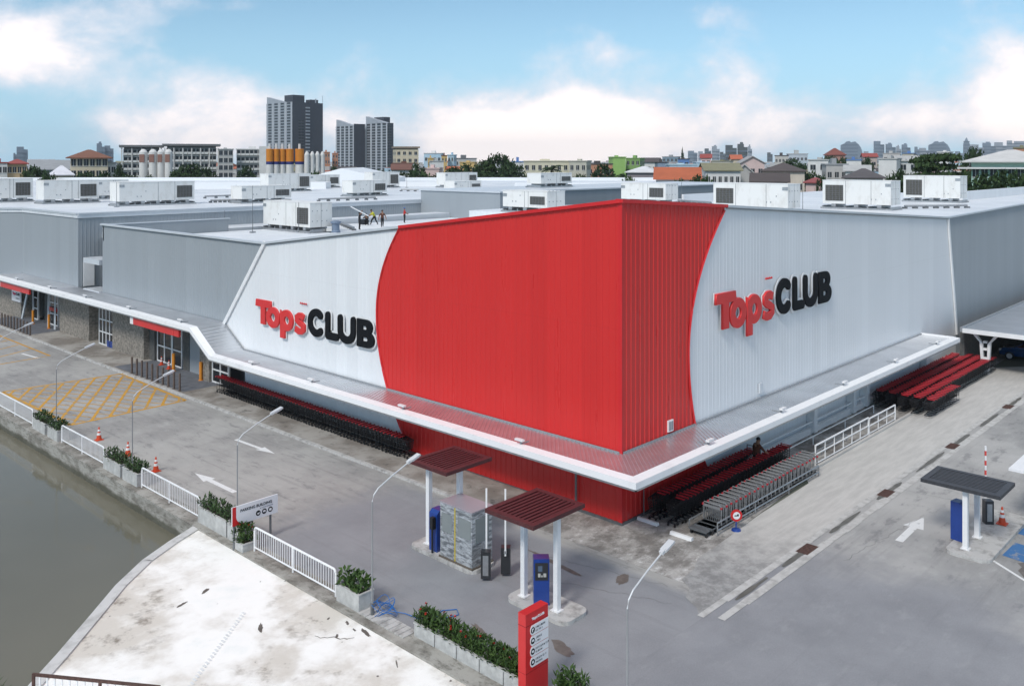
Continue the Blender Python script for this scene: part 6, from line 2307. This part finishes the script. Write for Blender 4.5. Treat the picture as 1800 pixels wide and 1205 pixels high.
far_a, far_b, far_w = plain(.17, .215, .27), plain(.28, .31, .35), plain(.11, .145, .185)  # the blue of distance haze is put into these tower colours
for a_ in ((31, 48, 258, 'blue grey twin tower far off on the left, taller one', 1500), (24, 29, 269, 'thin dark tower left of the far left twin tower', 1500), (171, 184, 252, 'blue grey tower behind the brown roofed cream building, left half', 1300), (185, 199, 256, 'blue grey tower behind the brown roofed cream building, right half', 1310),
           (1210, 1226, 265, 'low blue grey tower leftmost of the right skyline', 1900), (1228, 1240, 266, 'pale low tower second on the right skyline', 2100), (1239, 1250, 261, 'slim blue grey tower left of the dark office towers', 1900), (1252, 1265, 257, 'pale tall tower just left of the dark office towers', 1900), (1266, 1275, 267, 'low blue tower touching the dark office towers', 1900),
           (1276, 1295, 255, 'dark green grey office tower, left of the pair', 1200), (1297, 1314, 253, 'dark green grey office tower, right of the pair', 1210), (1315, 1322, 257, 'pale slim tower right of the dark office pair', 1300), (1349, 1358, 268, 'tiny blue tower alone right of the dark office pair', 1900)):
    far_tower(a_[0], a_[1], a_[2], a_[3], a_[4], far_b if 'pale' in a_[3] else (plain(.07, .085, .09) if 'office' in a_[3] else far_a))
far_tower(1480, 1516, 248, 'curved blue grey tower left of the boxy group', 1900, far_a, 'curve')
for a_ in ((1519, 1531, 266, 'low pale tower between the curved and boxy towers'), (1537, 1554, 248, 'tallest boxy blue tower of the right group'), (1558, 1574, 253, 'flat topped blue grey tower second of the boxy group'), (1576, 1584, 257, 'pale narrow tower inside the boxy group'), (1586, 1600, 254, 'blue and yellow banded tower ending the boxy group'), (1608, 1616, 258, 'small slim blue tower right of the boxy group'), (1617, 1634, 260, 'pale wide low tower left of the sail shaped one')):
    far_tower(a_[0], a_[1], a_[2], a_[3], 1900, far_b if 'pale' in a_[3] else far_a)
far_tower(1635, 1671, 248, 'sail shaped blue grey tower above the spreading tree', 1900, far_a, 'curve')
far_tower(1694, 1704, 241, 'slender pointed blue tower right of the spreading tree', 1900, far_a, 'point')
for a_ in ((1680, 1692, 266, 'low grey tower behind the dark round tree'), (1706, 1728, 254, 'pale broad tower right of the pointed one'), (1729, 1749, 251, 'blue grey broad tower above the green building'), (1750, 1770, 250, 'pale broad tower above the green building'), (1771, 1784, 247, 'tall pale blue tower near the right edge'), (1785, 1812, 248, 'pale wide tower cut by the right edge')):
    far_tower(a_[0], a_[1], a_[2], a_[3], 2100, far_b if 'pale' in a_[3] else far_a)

# houses right of the towers -------------------------------------------------
H = [
    ('apartment_block', 'orange and white narrow block between the two tower groups', 571, 580, 268, 470, salmon, 'flat', None, 1, 6, 2, 8),
    ('apartment_block', 'small pale orange block left of the middle tower', 584, 594, 270, 480, salmon, 'flat', None, 1, 6, 2, 8),
    ('office_building', 'cream block with a flat brown roof right of the towers', 696, 736, 263, 430, cream, 'slab', plain(.25, .2, .15), 1, 6, 4, 12),
    ('house', 'long low house with dark red bands below the cream block', 690, 733, 288, 300, white, 'flat', brown_r, .5, 3, 0, 10),
    ('house', 'low white house with a brown roof left of the bushy trees', 690, 722, 297, 270, white, 'gable', brown_r, 1.5, 2, 0, 9),
    ('house', 'pale blue house with dark windows right of the cream block', 745, 776, 270, 420, lblue, 'flat', white, 1, 4, 4, 9),
    ('house', 'yellow house in front of the pale blue ones', 752, 762, 279, 360, yellow, 'flat', None, 1, 4, 2, 8),
    ('house', 'white stepped house between the yellow ones', 760, 780, 284, 330, white, 'flat', lgrey, 1, 3, 2, 8),
    ('house', 'pinkish house just above the bushy trees', 744, 772, 297, 280, pink, 'flat', None, 1, 2, 3, 8),
    ('house', 'tall yellow house right of the white stepped one', 776, 786, 274, 390, yellow, 'flat', brown_r, 1, 5, 2, 8),
    ('house', 'light blue house with a dark roof hatch, left of the big trees', 787, 798, 273, 400, lblue, 'flat', None, 1, 5, 2, 8),
    ('house', 'row house with three dark roof hatches left of the big trees', 799, 838, 279, 430, plain(.48, .47, .45), 'flat', dgrey, 1.5, 4, 5, 9),
    ('house', 'yellow brick row house at the foot of the big trees', 808, 834, 286, 350, yellow, 'flat', None, .5, 3, 4, 8),
    ('house', 'white house with a blue tank right of the big trees', 900, 921, 285, 330, white, 'flat', blue_w, 1.5, 3, 2, 8),
    ('apartment_block', 'long cream apartment block behind the palm', 921, 1000, 284, 290, plain(.62, .58, .44), 'flat', None, .5, 4, 7, 10),
    ('apartment_block', 'grey cream end block right of the palm', 1000, 1031, 284, 286, plain(.50, .48, .40), 'flat', None, .5, 4, 3, 10),
    ('house', 'salmon house with a dark roof left of the green block', 1032, 1077, 289, 330, salmon, 'flat', dark_r, 1, 3, 4, 9),
    ('apartment_block', 'bright green apartment block, its blank side', 1077, 1100, 277, 330, green_w, 'flat', None, .5, 5, 0, 12),
    ('apartment_block', 'bright green apartment block, its balcony side', 1100, 1125, 279, 338, plain(.22, .36, .12), 'flat', None, 1, 5, 3, 12),
    ('house', 'white house row right of the green block', 1126, 1156, 284, 360, white, 'gable', dark_r, 1.6, 3, 3, 9),
    ('house', 'round looking house with a white hipped roof and grey walls', 1102, 1150, 302, 240, plain(.24, .22, .23), 'hip', plain(.66, .66, .66), 1.5, 2, 3, 12),
    ('house', 'blue grey house with a dark flat roof behind the red tiled roof', 1156, 1174, 286, 330, plain(.22, .28, .36), 'flat', dark_r, 1, 3, 2, 8),
    ('house', 'wide house with an orange red tiled roof and grey gable end', 1153, 1229, 313, 190, plain(.30, .32, .33), 'gable', orange_r, 2.3, 2, 4, 11),
    ('house', 'pale turquoise flat roofed house behind the red tiled roof', 1176, 1226, 290, 300, lblue, 'flat', plain(.5, .62, .68), .3, 3, 0, 9),
    ('house', 'pale blue flat house right of the turquoise one', 1224, 1246, 286, 310, lblue, 'flat', plain(.5, .6, .68), .3, 3, 0, 9),
    ('house', 'white house with a mossy green roof and many windows', 1240, 1302, 298, 210, white, 'gable', moss, 1.6, 3, 6, 11),
    ('house', 'dark blue flat roofed house in front of the left skyline', 1192, 1212, 280, 420, blue_w, 'flat', dark_r, .5, 4, 2, 8),
    ('house', 'grey blue wide house under the left skyline', 1164, 1192, 276, 520, plain(.20, .28, .34), 'flat', grey_r, 1, 5, 4, 9),
    ('house', 'house with a red roof below the pale tall tower', 1232, 1250, 277, 480, pink, 'gable', red_r, 2, 4, 2, 8),
    ('house', 'house with a bright orange roof below the dark office towers', 1286, 1304, 279, 440, cream, 'gable', plain(.45, .12, .06), 2, 3, 2, 8),
    ('house', 'white house with a beige flat roof below the dark office towers', 1252, 1284, 284, 390, plain(.55, .53, .49), 'flat', moss, .5, 3, 3, 8),
    ('house', 'pink house with a blue edged gable facing us', 1302, 1344, 286, 300, pink, 'front', plain(.34, .33, .33), 2.3, 3, 3, 12),
    ('house', 'grey concrete house with a pointed grey gable', 1296, 1322, 302, 220, lgrey, 'front', lgrey, 2, 2, 0, 8),
    ('house', 'large cream house with a dark brown hipped roof', 1340, 1414, 300, 215, plain(.60, .53, .44), 'hip', plain(.085, .068, .065), 1.8, 2, 4, 13),
    ('house', 'low annex with a dark brown roof in front of the large cream house', 1322, 1384, 318, 180, plain(.12, .10, .10), 'gable', plain(.075, .06, .058), 1.6, 1, 0, 8),
    ('house', 'small red roofed hut among the trees behind the rooftop units', 1416, 1442, 320, 200, pink, 'hip', plain(.28, .07, .07), 1.0, 1, 0, 7),
    ('house', 'pale terraced house row above the dark brown roof', 1362, 1386, 274, 470, plain(.50, .48, .44), 'flat', dark_r, 1.4, 4, 4, 8),
    ('house', 'pale blue terraced house row with roof hatches', 1386, 1420, 271, 500, plain(.45, .50, .54), 'flat', lgrey, 2, 4, 5, 8),
    ('apartment_block', 'white terraced block with deep dark balconies', 1420, 1456, 282, 260, white, 'flat', lgrey, .6, 4, 2, 9),
    ('house', 'house with a dark red pyramid roof standing tall on the skyline', 1454, 1486, 272, 420, plain(.40, .22, .18), 'hip', plain(.20, .06, .045), 3.2, 4, 3, 10),
    ('house', 'grey and white house left of the dark roof, cluttered walls', 1452, 1490, 290, 240, plain(.45, .43, .41), 'flat', grey_r, 1.5, 3, 3, 9),
    ('house', 'white house with a blue tank below the boxy towers', 1488, 1514, 282, 330, white, 'flat', blue_w, 1.0, 3, 3, 8),
    ('house', 'house with a red roof below the low pale tower', 1518, 1542, 275, 430, plain(.45, .38, .34), 'gable', red_r, 1.6, 3, 2, 8),
    ('house', 'wide house with a dark grey tiled roof behind the raised unit', 1484, 1552, 312, 190, white, 'hip', plain(.09, .082, .085), 1.9, 2, 4, 12),
    ('house', 'white gabled house row left of the tall white block', 1486, 1528, 299, 225, white, 'gable', lgrey, 1.3, 2, 5, 9),
    ('apartment_block', 'plain tall white block with a grey roof left of the spreading tree', 1544, 1576, 280, 240, white, 'flat', lgrey, .8, 4, 0, 9),
    ('apartment_block', 'plain white block touching the spreading tree, wider one', 1578, 1616, 281, 244, plain(.60, .60, .59), 'gable', lgrey, 1.2, 4, 2, 9),
    ('house', 'white house on the skyline below the boxy towers', 1552, 1582, 270, 480, plain(.5, .49, .47), 'flat', lgrey, 1.2, 4, 3, 8),
    ('house', 'blue and yellow shop house below the banded tower', 1586, 1606, 270, 440, plain(.42, .38, .30), 'flat', blue_w, 1, 4, 2, 8),
    ('house', 'white roof corner peeking over the spreading tree', 1648, 1668, 268, 300, white, 'flat', white, .4, 4, 0, 8),
    ('house', 'salmon walled roof room above the green building', 1782, 1812, 261, 240, salmon, 'flat', moss, .6, 5, 0, 8),
]
for nm, lb, p0, p1, pt, d, wl, rf_, rc, rh, fl_, cs, dp in H:
    block(nm, lb, 'apartments' if 'block' in nm else 'office building' if 'office' in nm else 'house', p0, p1, pt, d, wl, rf_, rc, rh, fl_, cs, dp, ww=(p1 - p0) / F * d / max(cs, 1) * .5, wh=1.5, vis=316, rot=(8 if (p0 // 7) % 3 == 0 else -9 if (p0 // 7) % 3 == 1 else 0))
b_ = block('school_building', 'wide mint green building with a white hipped roof at the right edge', 'building', 1706, 1850, 283, 150, mint, 'hip', plain(.58, .57, .55), 2.0, 4, 9, 16, ww=1.3, wh=1.3, ov=1.4, vis=308)
MB().bx(-8.1, 8.1, -1.4, -.02, zz(297, 150), zz(294, 150)).build('balcony_band', white, b_)

# the rest of the town that reads as one mass
random.seed(23)
dt = MB()
pal = [lgrey, white, cream, pink, grey_r, red_r, lblue, dark_r, moss, orange_r]
for q2 in range(640):
    d = random.uniform(520, 1500) if random.random() < .75 else random.uniform(360, 520)
    px = random.uniform(1130, 1700) if q2 > 420 else random.uniform(700, 1830) if random.random() < .8 else random.uniform(-30, 700)
    x_, y_ = at_depth(px, d)
    w, dp = random.uniform(6, 15), random.uniform(7, 12)
    h = random.uniform(6, 12.5) * (1.15 if d > 900 else 1)
    a_ = VIEW + random.uniform(-.5, .5)
    Mx = Matrix.Translation((x_, y_, 0)) @ Matrix.Rotation(a_, 4, 'Z')
    b1 = MB().bx(-w / 2, w / 2, 0, dp, 0, h, random.choice((0, 1, 2, 3, 4, 6, 0, 1)))
    rc_ = random.choice((4, 5, 7, 8, 9, 0, 4))
    if random.random() < .6:
        rh = random.uniform(1, 2.2)
        b1.add([(-w / 2 - .4, -.4, h + .01), (w / 2 + .4, -.4, h + .01), (w / 2 + .4, dp / 2, h + rh), (-w / 2 - .4, dp / 2, h + rh), (-w / 2 - .4, dp + .4, h + .01), (w / 2 + .4, dp + .4, h + .01)], [(0, 1, 2, 3), (3, 2, 5, 4), (0, 3, 4), (1, 5, 2)], rc_)
    else:
        b1.bx(-w / 2 + .3, w / 2 - .3, .3, dp - .3, h + .01, h + .4, rc_).bx(-1.5, 1.5, 2, 5, h + .42, h + 2.4, 0)
    for f_ in range(max(1, int(h / 3))):
        for c_ in range(max(2, int(w / 3))):
            xx = -w / 2 + w * (c_ + .5) / max(2, int(w / 3))
            b1.bx(xx - .6, xx + .6, -.06, -.02, f_ * 3 + 1, f_ * 3 + 2.3, 10)
    b1.xf(Mx)
    o_ = len(dt.v)
    dt.v += b1.v
    dt.f += [tuple(i_ + o_ for i_ in f_) for f_ in b1.f]
    dt.m += b1.m
o = dt.build('distant_town', pal + [M['glass_far']], fix=False)
struct(o, 'stuff')

# ------------------------------------------------------------------ trees
def crown_mesh(seed, rx, ry, rz_, n_cl, n_leaf, ls, shape, m_):
    rr = random.Random(seed)
    mb = MB()
    for c in range(n_cl):
        while True:
            p = Vector((rr.uniform(-1, 1), rr.uniform(-1, 1), rr.uniform(-1, 1)))
            if .25 < p.length < 1:
                break
        if shape == 'flat':
            lay = rr.choice((-.75, -.35, .05, .45, .85))
            f_ = 1.0 - .55 * max(0, lay) ** 2
            p = Vector((p.x * f_, p.y * f_, lay + rr.uniform(-.06, .06)))
            cs = (.28, .28, .10)
        elif shape == 'cone':
            p.x *= (1 - .5 * (p.z + 1) / 2)
            p.y *= (1 - .5 * (p.z + 1) / 2)
            cs = (.22, .22, .22)
        else:
            p = p.normalized() * (p.length ** .55)
            if p.z < -.3:
                p.z *= .6
            cs = (.27, .27, .22)
        for _ in range(n_leaf):
            q_ = Vector((rr.gauss(0, .5), rr.gauss(0, .5), rr.gauss(0, .5)))
            w = Vector(((p.x + q_.x * cs[0]) * rx, (p.y + q_.y * cs[1]) * ry, (p.z + q_.z * cs[2]) * rz_))
            nn = Vector((rr.uniform(-1, 1), rr.uniform(-1, 1), rr.uniform(-.2, 1.3))).normalized()
            t_ = nn.cross(Vector((rr.uniform(-1, 1), rr.uniform(-1, 1), rr.uniform(-1, 1)))).normalized()
            b_ = nn.cross(t_)
            s_ = ls * rr.uniform(.6, 1.25)
            mb.add([w + t_ * s_, w + b_ * s_ * .55, w - t_ * s_, w - b_ * s_ * .55], [(0, 1, 2, 3)])
    return mb.mesh('crown', m_, fix=False)


def trunk_mesh(h, r_, seed):
    rr = random.Random(seed)
    mb = MB().tube([(0, 0, 0), (.1, .05, h * .4), (.0, .1, h * .75)], r_, 8, 0, r_ * .6)
    for k in range(5):
        a_ = k * 1.26 + rr.uniform(-.3, .3)
        mb.tube([(0, .08, h * .62), (math.cos(a_) * h * .16, math.sin(a_) * h * .16, h * .85), (math.cos(a_) * h * .3, math.sin(a_) * h * .3, h * 1.08)], r_ * .42, 5, 0, r_ * .15)
    return mb.mesh('trunk', M['bark'])


# unit trees: 10 m high, crown about 8 m wide, centred at z = 6.6
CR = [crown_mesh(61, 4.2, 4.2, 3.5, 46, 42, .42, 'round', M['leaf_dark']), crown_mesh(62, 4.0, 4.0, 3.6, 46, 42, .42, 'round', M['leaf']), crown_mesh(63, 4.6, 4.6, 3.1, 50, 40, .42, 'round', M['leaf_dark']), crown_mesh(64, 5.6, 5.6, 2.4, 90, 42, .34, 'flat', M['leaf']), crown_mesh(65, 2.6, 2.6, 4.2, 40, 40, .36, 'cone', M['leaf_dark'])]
TR = trunk_mesh(6.4, .28, 5)


def tree(label, px, pyt, wpx, d, kind, group='trees behind the store', zc=None):
    x_, y_ = at_depth(px, d)
    ht = zz(pyt, d)
    w = wpx / F * d
    r = thing('tree', label, 'tree', (x_, y_, 0), random.uniform(0, 6), group)
    unit_w = (8.4, 8.0, 9.2, 11.2, 5.2)[kind] * .95
    sxy = w / unit_w
    sz = ht / (8.9 if kind == 3 else 10.0)
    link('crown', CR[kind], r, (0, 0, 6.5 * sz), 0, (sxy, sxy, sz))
    link('trunk', TR, r, (0, 0, 0), 0, (sz, sz, sz))


random.seed(31)
T = [(62, 292, 36, 225, 2, 'dark round tree in front of the far left sheds'), (45, 303, 22, 215, 1, 'small dark tree left of the far left round tree'), (85, 304, 30, 210, 0, 'low tree in front of the white hipped roof'), (148, 302, 40, 215, 2, 'low dark tree in front of the brown roofed cream building'), (182, 304, 34, 215, 0, 'low dark tree right of the cream building'), (209, 290, 16, 235, 0, 'small round tree between the cream building and apartments'), (230, 307, 36, 225, 2, 'dark tree at the foot of the first apartment block'), (262, 310, 26, 222, 0, 'low bush below the white silos'),
     (310, 302, 40, 235, 1, 'green tree right of the rightmost marked silo'), (332, 288, 50, 240, 2, 'broad dark tree in front of the wide apartment block'), (362, 297, 40, 238, 0, 'dark tree at the right end of the wide apartment block'), (432, 294, 30, 250, 0, 'dark tree in front of the block behind the orange silos'), (550, 303, 44, 196, 2, 'dark green tree just left of the roof gable'), (590, 294, 20, 300, 0, 'small palm like tree below the middle tower'),
     (735, 290, 30, 250, 0, 'dark tree right of the long low house'), (742, 302, 46, 235, 1, 'bushy mid green tree behind the white roof edge'), (705, 304, 34, 240, 0, 'dark bush right below the towers'), (775, 305, 34, 240, 2, 'dark bush below the pinkish house'), (800, 294, 44, 255, 2, 'dark tree left of the big tree group'), (825, 291, 44, 260, 0, 'dense tree at the left end of the big tree group'), (851, 285, 50, 262, 1, 'green tree in the left middle of the big tree group'), (877, 271, 56, 265, 2, 'tallest tree of the big group behind the far roof'), (902, 287, 46, 258, 0, 'dark tree at the right end of the big tree group'), (858, 302, 60, 240, 2, 'low dark tree in front of the big tree group'),
     (930, 308, 30, 235, 1, 'low bush in front of the cream apartments, left of the palm'), (1018, 308, 34, 232, 1, 'low bush in front of the cream apartments, right of the palm'), (1062, 290, 38, 245, 0, 'dark round tree in front of the salmon house'), (1090, 308, 44, 225, 1, 'low bush below the green block'), (1108, 312, 26, 210, 1, 'small yellowish bush below the white hipped roof'), (1198, 318, 34, 150, 1, 'bush at the left of the hedge below the red tiled roof'), (1226, 311, 46, 150, 1, 'leafy green tree below the red tiled roof, behind the roof'), (1250, 320, 26, 150, 2, 'dark bush right of the leafy tree below the red tiled roof'),
     (1200, 264, 7, 900, 4, 'single dark slim tree on the left skyline'), (1390, 281, 34, 330, 0, 'dark tree above the large brown roof'), (1410, 286, 26, 300, 2, 'dark tree right of the large brown roof'), (1430, 303, 30, 215, 1, 'green tree below the white terraced block'), (1444, 312, 20, 195, 0, 'dark slim tree above the small red hut'), (1458, 274, 30, 400, 2, 'dark roof garden tree below the pyramid roof'), (1480, 278, 22, 350, 1, 'green tree between the white houses and curved tower'), (1522, 279, 24, 330, 0, 'dark tree right of the blue tank house'),
     (1580, 301, 36, 175, 0, 'dark tree left of the spreading tree'), (1566, 308, 26, 170, 2, 'low dark tree behind the rightmost rooftop unit'), (1656, 271, 108, 178, 3, 'big spreading flat crowned tree behind the rightmost rooftop unit'), (1622, 277, 66, 182, 3, 'left flat layered limb tree joined to the spreading tree'), (1712, 262, 40, 260, 0, 'dark round tree on the skyline left of the green building'), (1728, 308, 60, 140, 1, 'bushy tree in front of the green building, left'), (1762, 303, 60, 138, 1, 'bushy tree in front of the green building, middle'), (1800, 304, 56, 140, 2, 'bushy tree in front of the green building at the edge')]
for px, pt, w, d, kd, lb in T:
    tree(lb, px, pt, w, d, kd)
# palm
x_, y_ = at_depth(969, 225)
pm = thing('palm_tree', 'palm with a wide fan of fronds in front of the cream apartments', 'palm', (x_, y_, 0), 0)
hz = zz(298, 225)
MB().tube([(0, 0, 0), (.15, .1, hz * .5), (0, 0, hz)], .28, 8, 0, .2).build('trunk', M['bark'], pm)
fr = MB()
rr = random.Random(4)
for k in range(22):
    a_ = k * 2.4 + rr.uniform(-.2, .2)
    el = rr.uniform(.1, 1.25)
    L_ = rr.uniform(3.0, 4.4)
    pv_ = None
    for j in range(9):
        f_ = j / 8
        c = Vector((math.cos(a_) * L_ * f_ * math.cos(el * (1 - f_ * .6)), math.sin(a_) * L_ * f_ * math.cos(el * (1 - f_ * .6)), hz + L_ * f_ * math.sin(el) - 1.5 * f_ * f_ * L_ * .45))
        if pv_ is not None:
            d_ = (c - pv_)
            sdv = d_.cross(Vector((0, 0, 1))).normalized()
            w = .7 * math.sin(math.pi * min(.95, f_ + .05)) + .08
            for s_ in (-1, 1):
                tip = c + sdv * s_ * w - Vector((0, 0, w * .5)) + d_ * .8
                fr.add([pv_, c, tip], [(0, 1, 2)])
        pv_ = c
fr.build('crown', M['leaf_dark'], pm, fix=False)
# ground cover and woods too far to tell apart
wd_ = MB()
rr = random.Random(77)
for _ in range(2600):
    d = rr.uniform(300, 1600)
    px = rr.uniform(-60, 1860)
    x_, y_ = at_depth(px, d)
    s_ = rr.uniform(1.2, 3.2)
    c = Vector((x_, y_, rr.uniform(2, 8.5)))
    for k in range(5):
        o_ = Vector((rr.gauss(0, s_), rr.gauss(0, s_), rr.gauss(0, s_ * .6)))
        nn = Vector((rr.uniform(-1, 1), rr.uniform(-1, 1), rr.uniform(0, 1))).normalized()
        t_ = nn.orthogonal().normalized() * s_ * .6
        b_ = nn.cross(t_)
        wd_.add([c + o_ + t_, c + o_ + b_, c + o_ - t_, c + o_ - b_], [(0, 1, 2, 3)])
struct(wd_.build('far_woods', M['leaf_dark'], fix=False), 'stuff')
# hedge masses filling the foot of the trees behind the roof
hg = MB()
for _ in range(5200):
    d = rr.uniform(205, 300)
    px = rr.choice((rr.uniform(-40, 560), rr.uniform(690, 1120), rr.uniform(1150, 1830)))
    x_, y_ = at_depth(px, d)
    c = Vector((x_, y_, rr.uniform(.5, 7.5)))
    nn = Vector((rr.uniform(-1, 1), rr.uniform(-1, 1), rr.uniform(0, 1))).normalized()
    t_ = nn.orthogonal().normalized() * rr.uniform(.5, 1.1)
    b_ = nn.cross(t_)
    hg.add([c + t_, c + b_, c - t_, c - b_], [(0, 1, 2, 3)])
struct(hg.build('undergrowth', M['leaf_dark'], fix=False), 'stuff')

# ------------------------------------------------------------------ the hazy air
hz_m = bpy.data.materials.new('haze')
hz_m.use_nodes = True
ht = hz_m.node_tree
ht.nodes.clear()
ho = ht.nodes.new('ShaderNodeOutputMaterial')
hv = ht.nodes.new('ShaderNodeVolumePrincipled')
hv.inputs['Color'].default_value = (.90, .94, 1.0, 1)
hv.inputs['Density'].default_value = .00010
ht.links.new(hv.outputs[0], ho.inputs['Volume'])
struct(MB().bx(-2510, 4210, -2510, 4210, -4, 140).build('haze', [hz_m]), 'stuff')
